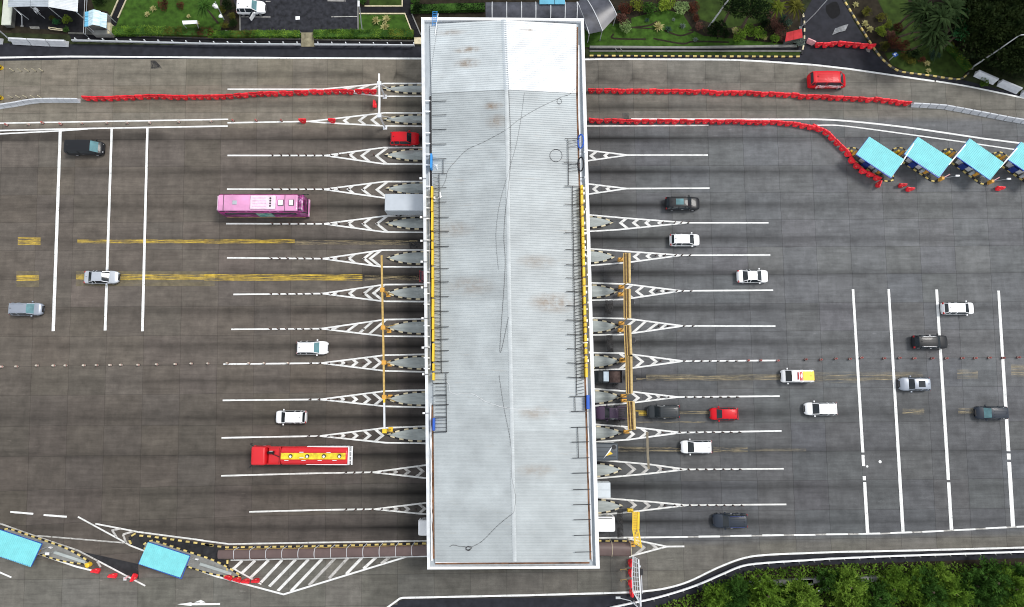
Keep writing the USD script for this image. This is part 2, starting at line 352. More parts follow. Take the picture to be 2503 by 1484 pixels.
WARM, COOL, TOPC = np.array((0.102, 0.088, 0.075)), np.array((0.103, 0.106, 0.110)), np.array((0.158, 0.142, 0.115))
def sm(x, a, b):
    t = np.clip((x - a) / (b - a), 0, 1); return t * t * (3 - 2 * t)
def tone_at(u, v, seed):
    c = WARM * (1 - sm(u, 700, 1700)) + COOL * sm(u, 700, 1700)
    # the upper lanes and the lower edge are bare, paler concrete
    edge = 300 + (8 if u < 1250 else -10)
    top = 1 - sm(v, edge - 6 - 4 * (u > 1900), edge + 10)
    c = c * (1 - top) + (TOPC * (1 - 0.5 * sm(u, 1000, 1700)) + np.array((0.128, 0.128, 0.120)) * 0.5 * sm(u, 1000, 1700)) * top
    lowline = np.interp(u, [0, 300, 560, 1040, 1480, 1800, 2503], [1345, 1400, 1380, 1350, 1330, 1318, 1300])
    bot = sm(v, lowline - 4, lowline + 14)
    c = c * (1 - bot) + np.array((0.118, 0.112, 0.098)) * bot
    # lower-left slabs are darker
    c = c * (1 - 0.24 * sm(v, 930, 1010) * (1 - bot) * (1 - 0.35 * sm(u, 1500, 1900)))
    c = c * (1 + 0.10 * sm(u, 1500, 2000) * (1 - sm(v, 620, 800)) * (1 - top))
    # tyre and oil tracks down the middle of each lane, stronger towards the booths
    L, R = np.array(LANE_L), np.array(LANE_R)
    lane = L * (1 - sm(u, 1000, 1500)) + R * sm(u, 1000, 1500)
    d = v - lane[np.argmin(np.abs(lane - v))]
    dist = max(0, 1035 - u) if u < 1250 else max(0, u - 1460)
    s = min(0.16 + 0.86 * math.exp(-dist / 400.0), .86)
    if top > 0.5: s *= 0.75
    if bot > 0.5: s *= 0.3
    c = c * (1 - s * (math.exp(-(d / 8.5) ** 2) + 0.16 * math.exp(-((abs(d) - 17) / 7.0) ** 2)))
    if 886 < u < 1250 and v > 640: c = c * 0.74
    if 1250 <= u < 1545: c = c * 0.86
    if 320 < v < 345 and u < 400: c = c * 0.62
    return c
def slab_mesh(i, j):
    q = [corner(i, j), corner(i, j + 1), corner(i + 1, j + 1), corner(i + 1, j)]
    w = np.array([P(*c)[:2] for c in q])
    cell = Polygon(w)
    if not cell.is_valid or cell.area < 0.5: return None
    inter = cell.intersection(road_pg)
    if inter.is_empty or inter.area < 0.4: return None
    h = 0.03 * min(1, 1)
    jit = 1 + rng.normal(0, 0.04)
    tint = np.array((1 + rng.normal(0, 0.012), 1, 1 + rng.normal(0, 0.016)))
    g = 0.013
    if inter.area > cell.area * 0.985:
        nx, ny = 3, 9
        cen = w.mean(0); L1 = np.linalg.norm(w[1] - w[0]); L2 = np.linalg.norm(w[3] - w[0])
        s0, s1, t0, t1 = g / L1, 1 - g / L1, g / L2, 1 - g / L2
        V, Tn, F = [], [], []
        for b in range(ny + 1):
            for a in range(nx + 1):
                s = s0 + (s1 - s0) * a / nx; t = t0 + (t1 - t0) * b / ny
                bl = lambda A: (A[0] * (1 - s) + A[1] * s) * (1 - t) + (A[3] * (1 - s) + A[2] * s) * t
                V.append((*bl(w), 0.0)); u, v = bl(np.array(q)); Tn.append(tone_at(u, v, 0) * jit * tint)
        id = lambda a, b: b * (nx + 1) + a
        for b in range(ny):
            for a in range(nx): F += [(id(a, b), id(a, b + 1), id(a + 1, b + 1)), (id(a, b), id(a + 1, b + 1), id(a + 1, b))]
        ring = [id(a, 0) for a in range(nx + 1)] + [id(nx, b) for b in range(1, ny + 1)] + [id(a, ny) for a in range(nx - 1, -1, -1)] + [id(0, b) for b in range(ny - 1, 0, -1)]
    else:
        pg = inter.buffer(-g, join_style=2)
        if pg.is_empty: return None
        if pg.geom_type != 'Polygon': pg = max(pg.geoms, key=lambda x: x.area)
        pg = Polygon(pg.exterior.coords).segmentize(0.8)
        v2, F = trimesh.creation.triangulate_polygon(pg, engine='earcut'); F = np.asarray(F)
        if len(F) == 0: return None
        cr = np.cross(v2[F[:, 1]] - v2[F[:, 0]], v2[F[:, 2]] - v2[F[:, 0]]); F = [tuple(f if c > 0 else f[::-1]) for f, c in zip(F, cr)]
        qc = np.array(q).mean(0)
        # position inside the cell from its corners (nearly affine)
        A = np.linalg.lstsq(np.c_[w, np.ones(4)], np.array(q), rcond=None)[0]
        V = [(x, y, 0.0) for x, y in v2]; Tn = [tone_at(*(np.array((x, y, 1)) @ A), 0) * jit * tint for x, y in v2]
        return np.array(V), np.array(F), np.array(Tn), inter.area, q
    n = len(V); V2 = list(V); T2 = list(Tn); m = len(ring)
    for k in ring: V2.append((V[k][0], V[k][1], -0.033)); T2.append(Tn[k] * 0.7)
    for k in range(m):
        k2 = (k + 1) % m
        F += [(ring[k], n + k, n + k2), (ring[k], n + k2, ring[k2])]
    return np.array(V2), np.array(F), np.array(T2), inter.area, q
slabs, rest = [], []
for i in range(len(ROWL) - 1):
    for j in range(len(COLS) - 1):
        sl = slab_mesh(i, j)
        if sl is None: continue
        q = np.array(sl[4]); c = q.mean(0)
        seen = -20 < c[0] < 2520 and 100 < c[1] < 1500 and not (1060 < c[0] < 1440 and c[1] < 1392)
        (slabs if seen else rest).append(sl)
slabs.sort(key=lambda s: -s[3]); rest += slabs[300:]; slabs = slabs[:300]
def put_slab(name, V, F, Tn, kind=None):
    m = usdkit.mesh(stage, numbered(str(road.GetPath()), name), (V, F), lookname('road_slab'))
    UsdGeom.PrimvarsAPI(m).CreatePrimvar('tone', Sdf.ValueTypeNames.Color3fArray, 'vertex').Set(Vt.Vec3fArray.FromNumpy(Tn.astype(np.float32)))
    tag(m.GetPrim(), kind=kind)
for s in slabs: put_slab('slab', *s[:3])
off, vs, fs, ts = 0, [], [], []
for s in rest:
    vs.append(s[0]); fs.append(s[1] + off); ts.append(s[2]); off += len(s[0])
put_slab('remaining_slabs', np.vstack(vs), np.vstack(fs), np.vstack(ts), 'stuff')

# shoulders of dark asphalt along the road's edges
solo('shoulder', MB().poly(pgon([at('A', -120, 455), at('A', 720, 470), at('A', 2279, 478), at('B', 1400, 488), at('B', 2230, 492), at('C', 1800, 500), at('C', 1800, 640), P(1030, 150), P(525, 149), P(0, 156), P(-70, 154)]), -0.026), m_asphalt, kind='structure')
solo('shoulder', MB().poly(pgon([at('D', -60, 596), at('D', 2100, 610), at('D', 2130, 200), at('D', 2279, -60), at('E', 340, -60), at('E', 480, 230), at('E', 690, 560), at('E', 900, 745), at('E', 1250, 815), at('E', 1640, 850), at('E', 2279, 1010), at('E', 2420, 1060), P(2570, 262), P(2503, 248), P(2287, 207), P(2074, 176), P(1860, 158), P(1430, 153)]), -0.026), m_asphalt, kind='structure')
solo('shoulder', MB().poly(pgon([P(900, 1470), P(960, 1455), P(1043, 1452), P(1405, 1446), P(1570, 1438), P(1684, 1413), P(1819, 1356), P(1941, 1344), P(2570, 1326), P(2570, 1362), P(2200, 1375), P(1941, 1383), P(1840, 1398), P(1700, 1450), P(1560, 1500), P(880, 1560)]), -0.045), m_asphalt, kind='structure')

# ================================================================ painted markings
ZP = 0.006
pz = [0]
def mark(name, pg, mat, z=None):
    if pg.is_empty: return
    part(road, name, MB().poly(pg, ZP if z is None else z), mat)
def line(r, pts, w=0.22, mat=None, name='white_line', z=None):
    mark(name, strip(ats(r, pts), w), mat or m_paint, z)
dividers = []
def divider(r, start, apex, up, lo, tips, kind, chev=None, edge=None, roof=None, lw=0.21, lead=None):
    chev = chev or m_paint3; edge = edge or m_paint
    S, A = at(r, *start), at(r, *apex)
    U, Lw = ats(r, up), ats(r, lo)
    tri = pgon([A] + U + Lw[::-1])
    body = unary_union([strip([S] + (ats(r, lead) if lead else []) + [A], lw), strip([A] + U, lw), strip([A] + Lw, lw)])
    mark('divider_line', body, edge)
    inner = tri.difference(body.buffer(0.02))
    sg = 1
    for t in tips:
        if kind == '/':
            (bx, by), (tx, ty) = t
            a, b = at(r, bx, by)[:2], at(r, tx, ty)[:2]; d = (b - a) / np.linalg.norm(b - a)
            mark('diagonal_stripe', LineString([a - d * 1.2, b + d * 1.2]).buffer(0.16, cap_style=2).intersection(inner), chev)
            continue
        T = at(r, *t)[:2]
        dx = 2.6 if kind == '<' else -2.6
        k = 0.80
        mark('chevron', LineString([T + (dx, k * abs(dx)), T, T + (dx, -k * abs(dx))]).buffer(0.17, cap_style=2, join_style=2).intersection(inner), chev)
# ---- west side of the toll gate
divider('B', (185, 947), (1180, 947), [(1850, 886), (2400, 886)], [(1480, 985), (1850, 1022), (2400, 1022)], [((1420, 950), (1530, 918)), ((1570, 950), (1690, 900)), ((1720, 950), (1812, 888))], '/')
divider('B', (185, 1303), (1050, 1288), [(1290, 1262), (1850, 1197), (2400, 1200)], [(1180, 1300), (1830, 1335), (2400, 1340)], [(1425, 1280), (1585, 1277), (1718, 1272)], '<')
divider('H', (185, 430), (1215, 431), [(1840, 346), (2400, 346)], [(1840, 519), (2400, 522)], [(1330, 432), (1485, 424), (1610, 433), (1765, 435)], '<')
divider('H', (180, 787), (1200, 789), [(1850, 707), (2400, 707)], [(1850, 880), (2400, 886)], [(1330, 789), (1465, 787), (1620, 793), (1770, 793)], '<')
divider('H', (170, 1153), (1205, 1155), [(1860, 1071), (2400, 1071)], [(1850, 1241), (2400, 1246)], [(1325, 1155), (1470, 1152), (1625, 1154), (1770, 1154)], '<')
divider('K', (180, 190), (1195, 199), [(1820, 109), (2400, 106)], [(1820, 285), (2400, 288)], [(1320, 198), (1475, 196), (1632, 197), (1700, 196)], '<')
divider('K', (248, 578), (1188, 569), [(1850, 474), (2400, 470)], [(1840, 651), (2400, 655)], [(1320, 570), (1480, 567), (1637, 566), (1735, 564)], '<')
divider('K', (225, 948), (1178, 941), [(1850, 845), (2400, 836)], [(1850, 1021), (2400, 1024)], [((1290, 952), (1370, 912)), ((1450, 972), (1550, 898)), ((1580, 990), (1722, 866)), ((1680, 1003), (1866, 846))], '/')
divider('K', (142, 1317), (1178, 1306), [(1850, 1222), (2400, 1211)], [(1850, 1388), (2400, 1402)], [(1420, 1305), (1555, 1301), (1697, 1296), (1810, 1300)], '>')
divider('V', (135, 535), (1168, 525), [(1860, 436), (2400, 422)], [(1860, 598), (2400, 612)], [(1415, 525), (1552, 524), (1690, 524), (1816, 528)], '>')
divider('V', (122, 932), (1163, 913), [(1860, 826), (2400, 806)], [(1860, 984), (2400, 992)], [(1420, 911), (1557, 909), (1695, 908), (1830, 907)], '>')
divider('V', (117, 1335), (1725, 1297), [(2280, 1222), (2500, 1205)], [(2280, 1358), (2500, 1362)], [(1975, 1295), (2108, 1291), (2256, 1287)], '>', m_paint2, m_paint3, lead=[(1050, 1309)])
divider('Q', (400, 708), (1420, 686), [(1830, 636), (2050, 615)], [(1800, 724), (2050, 738)], [(1600, 684), (1697, 686), (1830, 683)], '>', m_paint2, m_paint3, lead=[(1000, 692)])
# ---- east side
divider('J', (1387, 367), (550, 367), [(120, 315), (-120, 300)], [(120, 428), (-120, 452)], [(165, 375), (310, 372)], '<')
divider('J', (1405, 712), (540, 716), [(135, 667), (-120, 645)], [(135, 775), (-120, 805)], [(195, 721), (335, 718)], '<')
divider('J', (2018, 1073), (1170, 1073), [(500, 1022), (140, 990), (-120, 985)], [(450, 1145), (145, 1162), (-120, 1165)], [(475, 1075), (610, 1074), (740, 1075), (875, 1075)], '<')
divider('L', (2070, 160), (1130, 163), [(600, 125), (150, 94), (-120, 90)], [(550, 240), (155, 272), (-120, 276)], [(630, 178), (765, 172), (900, 168)], '<')
divider('L', (2100, 533), (1130, 540), [(540, 468), (160, 455), (-120, 452)], [(520, 630), (165, 640), (-120, 644)], [(520, 545), (655, 546), (800, 546), (920, 541)], '<')
divider('L', (2125, 914), (1145, 912), [(560, 835), (175, 826), (-120, 822)], [(510, 1003), (180, 1008), (-120, 1012)], [((540, 925), (640, 845)), ((610, 988), (750, 862)), ((760, 968), (880, 878)), ((900, 948), (970, 890))], '/')
divider('L', (2140, 1278), (1150, 1285), [(500, 1200), (190, 1196), (-120, 1192)], [(520, 1370), (190, 1381), (-120, 1386)], [(580, 1285), (715, 1290), (860, 1290), (1030, 1286)], '>')
divider('R', (2170, 278), (1090, 288), [(600, 230), (200, 201), (-120, 196)], [(640, 345), (205, 381), (-120, 390)], [(670, 297), (800, 291), (900, 292), (990, 291)], '>')
divider('R', (2190, 647), (1125, 665), [(640, 610), (215, 578), (-120, 570)], [(560, 740), (220, 763), (-120, 775)], [(620, 680), (760, 665), (902, 663), (1040, 664)], '>')
divider('R', (2213, 1048), (1180, 1055), [(780, 1000), (440, 970), (-120, 940)], [(780, 1100), (235, 1150), (-120, 1165)], [(630, 1053), (770, 1051), (917, 1052), (1062, 1054)], '>', m_paint2, m_paint3)
divider('T', (2300, 321), (1220, 330), [(830, 293), (390, 258), (-60, 240)], [(620, 402), (255, 436), (-60, 455)], [(655, 330), (806, 334), (955, 327), (1105, 331)], '>', m_paint2, m_paint3)
divider('T', (1190, 778), (1000, 780), [(720, 722), (560, 690)], [(640, 875), (590, 890)], [(750, 792), (880, 790)], '>', m_paint2, m_paint3)
# ---- edge and lane lines
for pts in ([(-110, 620), (0, 612), (440, 604), (750, 601), (1500, 605), (2279, 611), (4470, 622)],): line('A', pts, 0.26)
mark('white_line', strip([P(1425, 145.5)] + ats('D', smooth([(0, 628), (700, 630), (1300, 634), (1700, 650), (2279, 690)])) + ats('E', smooth([(420, 731), (1000, 815), (1330, 862)])), 0.26), m_paint)
mark('white_line', strip(ats('E', smooth([(1345, 862), (1700, 920), (2279, 1040), (2500, 1085)])), 0.24), m_paint)
line('A', [(-110, 1310), (0, 1307), (2279, 1268), (2419, 1266)], 0.20)
line('A', [(-110, 1388), (0, 1385), (960, 1363), (2279, 1340), (2415, 1338)], 0.22, z=0.011)
line('A', [(-110, 1428), (0, 1420), (640, 1388), (930, 1368)], 0.20)
mark('white_line', strip(ats('D', [(330, 1262), (1500, 1265), (2220, 1265)]) + ats('E', smooth([(65, 1265), (420, 1285), (1040, 1352), (1850, 1470)])) + ats('F', [(2230, 245), (2450, 275)]), 0.24), m_paint)
mark('white_line', strip(ats('D', [(-300, 1338), (0, 1336), (1150, 1330)]), 0.2), m_paint3)
mark('white_line', strip(ats('E', smooth([(80, 1330), (300, 1330), (620, 1366), (1100, 1432)])) + ats('F', [(1650, 236), (2160, 311), (2450, 355)]), 0.18), m_paint)
def band(a, b, wa, wb):
    A, B = np.array(a)[:2], np.array(b)[:2]; n = (B - A) / np.linalg.norm(B - A); n = np.array((-n[1], n[0]))
    return pgon([A + n * wa / 2, B + n * wb / 2, B - n * wb / 2, A - n * wa / 2])
for k, (a, b, wa, wb) in enumerate([(('G', 640, 158), ('M', 565, 967), .42, .44), (('G', 1185, 140), ('M', 1115, 960), .33, .38), (('G', 1563, 132), ('M', 1510, 968), .33, .38),
                     (('N', 625, 522), ('U', 801, 494), .34, .44), (('N', 1003, 522), ('U', 1186, 481), .34, .44), (('N', 1511, 525), ('U', 1714, 460), .38, .46), (('N', 2168, 538), ('U', 2384, 426), .36, .56)]):
    pg = band(at(*a), at(*b), wa, wb)
    A, B = np.array(at(*a)), np.array(at(*b))
    if k == 3:
        for t0, t1 in ((0.68, 0.69), (0.735, 0.775), (0.792, 0.799)): pg = pg.difference(strip([A + (B - A) * t0, A + (B - A) * t1], 2))
    if k == 5: pg = pg.difference(strip([A + (B - A) * 0.80, A + (B - A) * 0.81], 2))
    if k == 6:
        for t0, t1 in ((0.69, 0.70), (0.725, 0.735)): pg = pg.difference(strip([A + (B - A) * t0, A + (B - A) * t1], 2))
    mark('rumble_line', pg, m_paint, 0.016)
mark('paint_spot', Point(at('S', 913, 973)[:2]).buffer(0.2), m_paint); mark('paint_spot', Point(at('S', 776, 1023)[:2]).buffer(0.15), m_paint)
# ---- lower edges
line('O', [(-150, 1032), (0, 1095), (128, 1150)], 0.2)
line('O', [(115, 415), (373, 437)], 0.24); line('O', [(490, 450), (750, 470)], 0.24)
line('O', [(875, 470), (1390, 750), (1460, 792), (1620, 853)], 0.20, m_paint3)
line('O', [(1070, 548), (1550, 640), (2280, 735)], 0.2, m_paint3)
line('O', [(420, 682), (1390, 762)], 0.18, m_paint2, z=0.011)
line('O', [(-150, 485), (0, 545), (320, 660), (880, 850), (1100, 965)], 0.2, m_paint2)
line('O', [(1100, 965), (1630, 1245)], 0.2, m_paint3)
line('O', [(415, 880), (850, 1028), (1040, 1075)], 0.22)
line('O', [(1250, 620), (1262, 624), (1310, 700)], 0.26, m_paint2); line('O', [(1262, 622), (1360, 600)], 0.26, m_paint2, z=0.009)
line('O', [(1380, 668), (1415, 760)], 0.26, m_paint2); line('O', [(1380, 668), (1500, 632)], 0.26, m_paint2, z=0.009)
line('O', [(1090, 970), (1130, 1035)], 0.26, m_paint2, z=0.009)
line('Q', [(-20, 936), (235, 970), (1000, 957), (1860, 944)], 0.2, m_paint3, z=0.012)
mark('white_line', strip(ats('O', [(2060, 1010), (2413, 1135)]) + ats('Q', [(680, 1380), (1690, 1071), (1900, 1068)]), 0.22), m_paint)
line('Q', [(250, 1102), (1000, 1087), (1690, 1071)], 0.16, m_paint3, z=0.011)
line('Q', [(265, 1165), (500, 1298)], 0.2, m_paint3, z=0.014); line('Q', [(262, 1165), (292, 1235)], 0.24, m_paint3, z=0.018)
hatch = pgon(ats('Q', [(250, 1106), (1690, 1074), (680, 1373), (250, 1160)]))
for b, t in [((270, 1175), (345, 1105)), ((335, 1212), (450, 1103)), ((410, 1245), (560, 1100)), ((490, 1290), (670, 1098)), ((555, 1325), (780, 1095)), ((630, 1355), (885, 1093)),
             ((740, 1355), (995, 1090)), ((885, 1308), (1100, 1085)), ((1050, 1250), (1205, 1082)), ((1190, 1215), (1320, 1080)), ((1330, 1172), (1435, 1077)), ((1475, 1130), (1545, 1075))]:
    mark('hatch_stripe', strip(ats('Q', [b, t]), 0.36).intersection(hatch), m_paint2 if b[0] in (885, 1050, 1475) else m_paint3, 0.009)
mark('white_line', strip(ats('Q', [(1500, 1505), (1530, 1484), (1625, 1415), (1650, 1408), (1845, 1404)]) + ats('W', [(700, 1408), (1250, 1393)]) + ats('T', smooth([(600, 1278), (730, 1269), (980, 1236), (1240, 1160), (1560, 1008), (1840, 905), (2100, 870), (2503, 852)])) + ats('U', [(500, 702), (1200, 689), (2503, 655), (2700, 648)]), 0.24), m_paint)
mark('white_line', strip(ats('T', [(150, 690), (270, 686), (1228, 675)]), 0.22), m_paint)
mark('faded_lane_line', strip(ats('T', [(1228, 675), (2310, 656)]) + ats('U', [(0, 517), (938, 504), (1283, 490), (1745, 466), (2650, 419)]), .18), m_paint2, .0045)
for a, b, y in ((1345, 1578, 671), (1690, 1922, 664), (2038, 2272, 657)):
    line('T', [(a, y + 1), (b, y - 2)], 0.24, name='lane_dash')
for a, b, y, y2 in ((-200, -15, 521, 519), (0, 235, 518, 516), (352, 588, 511, 509), (703, 938, 507, 501), (1050, 1283, 496, 488), (1397, 1628, 484, 473), (1745, 1975, 466, 455), (2087, 2313, 446, 435), (2423, 2650, 429, 420)):
    if a >= 0: line('U', [(a, y), (b, y2)], 0.22, name='lane_dash')
arrow = unary_union([pgon(ats('O', [(1990, 1452), (2150, 1430), (2150, 1472)])), strip(ats('O', [(2140, 1451), (2470, 1449)]), 0.26), pgon(ats('O', [(2180, 1432), (2255, 1402), (2308, 1432)])), strip(ats('O', [(2255, 1425), (2265, 1450)]), 0.3)])
mark('turn_arrow', arrow, m_paint)
# ---- worn yellow lane guidance
def film(r, x0, y0, x1, y1, mat, z=0.010, name='worn_yellow_strip'): mark(name, pgon(ats(r, [(x0, y0), (x1, y0), (x1, y1), (x0, y1)])), mat, z)
film('G', 190, 1295, 430, 1380, m_yellow_worn); film('M', 175, 330, 415, 500, m_yellow_film, 0.009); film('M', 175, 372, 415, 436, m_yellow_worn, 0.013)
film('M', 805, 330, 2279, 490, m_yellow_film, 0.009); film('M', 805, 368, 2279, 425, m_yellow_worn, 0.013)
film('K', -60, 362, 1615, 432, m_yellow_worn); film('K', 1640, 378, 2250, 432, m_yellow_pale)
film('G', 820, 1322, 2279, 1360, m_yellow_worn); film('H', -60, 1318, 900, 1362, m_yellow_worn); film('H', 900, 1330, 2200, 1380, m_yellow_pale)
film('R', 755, 46, 2185, 118, m_pale_film, 0.009); film('R', 755, 60, 2185, 80, m_yellow_pale, 0.013); film('R', 755, 88, 2185, 104, m_yellow_pale, 0.013); film('R', 640, 85, 755, 105, m_yellow_pale)
film('S', 205, 20, 1365, 138, m_pale_film, 0.009); film('S', 205, 50, 1365, 64, m_yellow_pale, 0.013); film('S', 205, 96, 1365, 110, m_yellow_pale, 0.013)
film('S', 1730, -10, 1950, 95, m_pale_film, 0.009); film('S', 1730, 20, 1950, 45, m_yellow_pale, .013); film('S', 2300, -60, 2500, 70, m_pale_film, 0.009); film('S', 2300, -40, 2500, -5, m_yellow_pale, .013); film('S', 2300, 25, 2500, 50, m_yellow_pale, .013)
film('R', 640, 428, 770, 482, m_yellow_worn); film('R', 1110, 435, 1440, 468, m_yellow_pale); film('R', 640, 545, 1500, 562, m_yellow_pale)
film('R', 455, 812, 1120, 868, m_pale_film, .009); film('R', 455, 820, 1120, 836, m_yellow_pale, .013); film('R', 455, 850, 1120, 864, m_yellow_pale, .013); film('R', 1465, 815, 1830, 872, m_yellow_pale); film('R', 1850, 835, 2450, 862, m_pale_film)
film('S', 1150, 405, 1380, 470, m_yellow_pale); film('S', 1740, 405, 1900, 460, m_yellow_pale)
mark('mortar_patch', strip(ats('R', [(765, 658), (772, 905), (782, 1050)]), .32), m_patch, 0.019)
for r, x0, y0, x1, y1 in (('R', 385, 130, 445, 200), ('R', 410, 525, 478, 600), ('T', 455, 372, 520, 690), ('L', 330, 1010, 400, 1190), ('L', 320, 640, 400, 790), ('K', 2110, 20, 2230, 90)):
    mark('oil_stain', pgon(ats(r, [(x0, y0), (x1, y0), (x1 + 8, y1), (x0 + 6, y1)])), m_stain, 0.0155)
mark('repair_patch', pgon(ats('A', [(1598, 640), (1650, 645), (1700, 700), (1720, 728), (1600, 730)])), m_stain, 0.008)

m_tar = worn('dark_patch_asphalt', (0.022, 0.022, 0.024), 0.22, 0.40, 1.2, var=0.35)
mark('asphalt_patch', pgon(ats('O', [(1440, 700), (1530, 648), (1700, 700), (2413, 798)]) + ats('Q', [(235, 1005), (160, 1025), (150, 1090), (225, 1100), (215, 1190), (100, 1120), (0, 1060)]) + ats('O', [(2120, 905), (1665, 760), (1610, 845), (1470, 785)])), m_tar, 0.0035)
mark('asphalt_patch', pgon(ats('O', [(905, 860), (1100, 900), (1550, 1000), (1560, 1170), (1380, 1110), (1110, 970)])), m_tar, 0.0035)
# ================================================================ toll gate canopy
def roofmat(name, base, stains, rough=0.5):
    nodes = {'g': ('geometry', {}), 'n1': ('noise_texture', {'scale': 0.35, 'detail': 6.0, 'roughness': 0.6}),
             'mx': ('mapping', {'scale': (0.25, 3.2, 1)}), 'n2': ('noise_texture', {'scale': 1.0, 'detail': 6.0, 'roughness': 0.72}),
             'n3': ('noise_texture', {'scale': 0.9, 'detail': 7.0, 'roughness': 0.75}),
             'base': ('rgb_ramp', {'ramp': [(0.3, tuple(np.array(base) * 0.86)), (0.7, tuple(np.clip(np.array(base) * 1.12, 0, 1)))]}),
             'thin': ('map_range', {'from_min': 0.61, 'from_max': 0.80, 'to_max': 0.55, 'clamp': True}),
             'mixa': ('mix', {'color2': (0.36, 0.30, 0.23)}), 'mixb': ('mix', {'color2': (0.20, 0.135, 0.08)}), 'o': ('object_info', {}),
             'om': ('map_range', {'to_min': 0.93, 'to_max': 1.05}), 'h': ('hsv', {}),
             'grain': ('map_range', {'from_min': 0.34, 'from_max': 0.58, 'clamp': True}), 'sm': ('math', {'math_type': 'multiply'}),
             'p': ('principled_bsdf', {'roughness': rough, 'metallic': 0.0, 'specular_ior_level': 0.5})}
    links = [('g.position', 'n1.vector'), ('g.position', 'mx.vector'), ('mx.vector', 'n2.vector'), ('g.position', 'n3.vector'), ('n1.fac', 'base.fac'),
             ('n2.fac', 'thin.value'), ('base.color', 'h.color'), ('o.random', 'om.value'), ('om.result', 'h.value'), ('h.color', 'mixa.color1'), ('thin.result', 'mixa.fac')]
    prev = None
    for k, (c, r) in enumerate(stains):
        nodes[f's{k}'] = ('vector_math', {'math_type': 'subtract', 'vector2': tuple(c)}); nodes[f'd{k}'] = ('vector_math', {'math_type': 'divide', 'vector2': (r[0], r[1], 50)})
        nodes[f'l{k}'] = ('vector_math', {'math_type': 'length'}); nodes[f'q{k}'] = ('map_range', {'from_min': 1.0, 'from_max': 0.25, 'to_max': r[2], 'clamp': True})
        links += [('g.position', f's{k}.vector1'), (f's{k}.vector', f'd{k}.vector1'), (f'd{k}.vector', f'l{k}.vector1'), (f'l{k}.value', f'q{k}.value')]
        if prev:
            nodes[f'x{k}'] = ('math', {'math_type': 'maximum'}); links += [(prev, f'x{k}.value1'), (f'q{k}.result', f'x{k}.value2')]; prev = f'x{k}.value'
        else: prev = f'q{k}.result'
    links += [('n3.fac', 'grain.value'), ('grain.result', 'sm.value1'), (prev, 'sm.value2'), ('sm.value', 'mixb.fac'), ('mixa.color', 'mixb.color1'), ('mixb.color', 'p.base_color')]
    return usdkit.material(stage, lookname(name), nodes, links, surface='p.BSDF')
ZE, ZR, ZPAR = 6.95, 8.15, 7.35
def lerp(tab, v): return float(np.interp(v, [a for a, b in tab], [b for a, b in tab]))
EW = [(64, 1051), (228, 1055), (700, 1057), (1374, 1063)]
RG = [(54, 1231), (225, 1238), (740, 1245), (1375, 1258)]
EE = [(62, 1409), (232, 1408), (600, 1418), (1372, 1441)]
def roofz(u, v):
    ue, ur, ux = lerp(EW, v), lerp(RG, v), lerp(EE, v)
    t = (u - ue) / (ur - ue) if u < ur else (ux - u) / (ux - ur)
    return ZE + (ZR - ZE) * min(max(t, 0), 1)
st = lambda u, v, rx, ry, k: (P(u, v, 7.6), (rx, ry, k))
m_roof = roofmat('roof_sheet', (0.375, 0.408, 0.418), [st(1350, 740, 3.5, 1.6, .75), st(1205, 262, 1.6, .7, .8), st(1215, 300, 1.8, 1.2, .5), st(1310, 640, 3, 1.2, .4), st(1310, 1010, 3, 1.0, .45), st(1150, 700, 4, 1.5, .35), st(1110, 560, 3, 1.3, .4), st(1310, 1150, 3, 1.0, .4)])
m_roofn = roofmat('new_roof_sheet', (0.49, 0.53, 0.545), [st(1142, 122, 2.2, .6, .8), st(1142, 155, 2.2, .9, .7), st(1100, 78, 2.5, .6, .45)])
m_roofb = roofmat('bright_roof_sheet', (0.68, 0.70, 0.71), [st(1290, 75, 1.2, .3, .9)])
canopy = thing('toll_gate_canopy', 'long white metal canopy with a shallow corrugated ridge roof spanning all toll lanes', 'canopy')
def roof_panel(name, A0, A1, B0, B1, mat, pitch=0.30, h=0.075, lift=0.0):
    """ribbed sheet: ribs run from the eave (A0..A1, north to south) up to the ridge (B0..B1)"""
    A0, A1, B0, B1 = [np.array(x, float) + (0, 0, lift) for x in (A0, A1, B0, B1)]
    n = max(2, int(np.linalg.norm(A1 - A0) / pitch)); prof = [(0, 0), (.58, 0), (.66, h), (.92, h)]
    rows = [((k + a) / n, z) for k in range(n) for a, z in prof] + [(1.0, 0)]
    V, F = [], []
    for s, z in rows:
        V += [A0 + (A1 - A0) * s + (0, 0, z), B0 + (B1 - B0) * s + (0, 0, z)]
    for i in range(len(rows) - 1): F += [(2 * i, 2 * i + 1, 2 * i + 3), (2 * i, 2 * i + 3, 2 * i + 2)]
    V, F = np.array(V), np.array(F)
    if np.cross(V[F[0, 1]] - V[F[0, 0]], V[F[0, 2]] - V[F[0, 0]])[2] < 0: F = F[:, ::-1]
    part(canopy, name, MB().add(V, F), mat)
vs_ = [60, 112, 170, 229] + list(np.linspace(229, 1374, 19)[1:])
for a, b in zip(vs_[:-1], vs_[1:]):
    nb = b <= 229.5
    cut = lambda tab, v, z: P(lerp(tab, v), v, z)
    # the ridge is higher, so it shows displaced: take its points where they show
    off = lambda v: (54 - 64) * (1 - (v - 60) / 1314) * 1.0
    for side, tab in (('w', EW), ('e', EE)):
        roof_panel('roof_sheet', cut(tab, a, ZE), cut(tab, b, ZE), P(lerp(RG, a + off(a)), a + off(a), ZR), P(lerp(RG, b + off(b)), b + off(b), ZR), (m_roofb if side == 'e' else m_roofn) if nb else m_roof, lift=0.05 if nb else 0.0)
rp = [P(lerp(RG, v + (54 - 64) * (1 - (v - 60) / 1314)), v + (54 - 64) * (1 - (v - 60) / 1314), ZR + 0.07) for v in np.linspace(58, 1374, 24)]
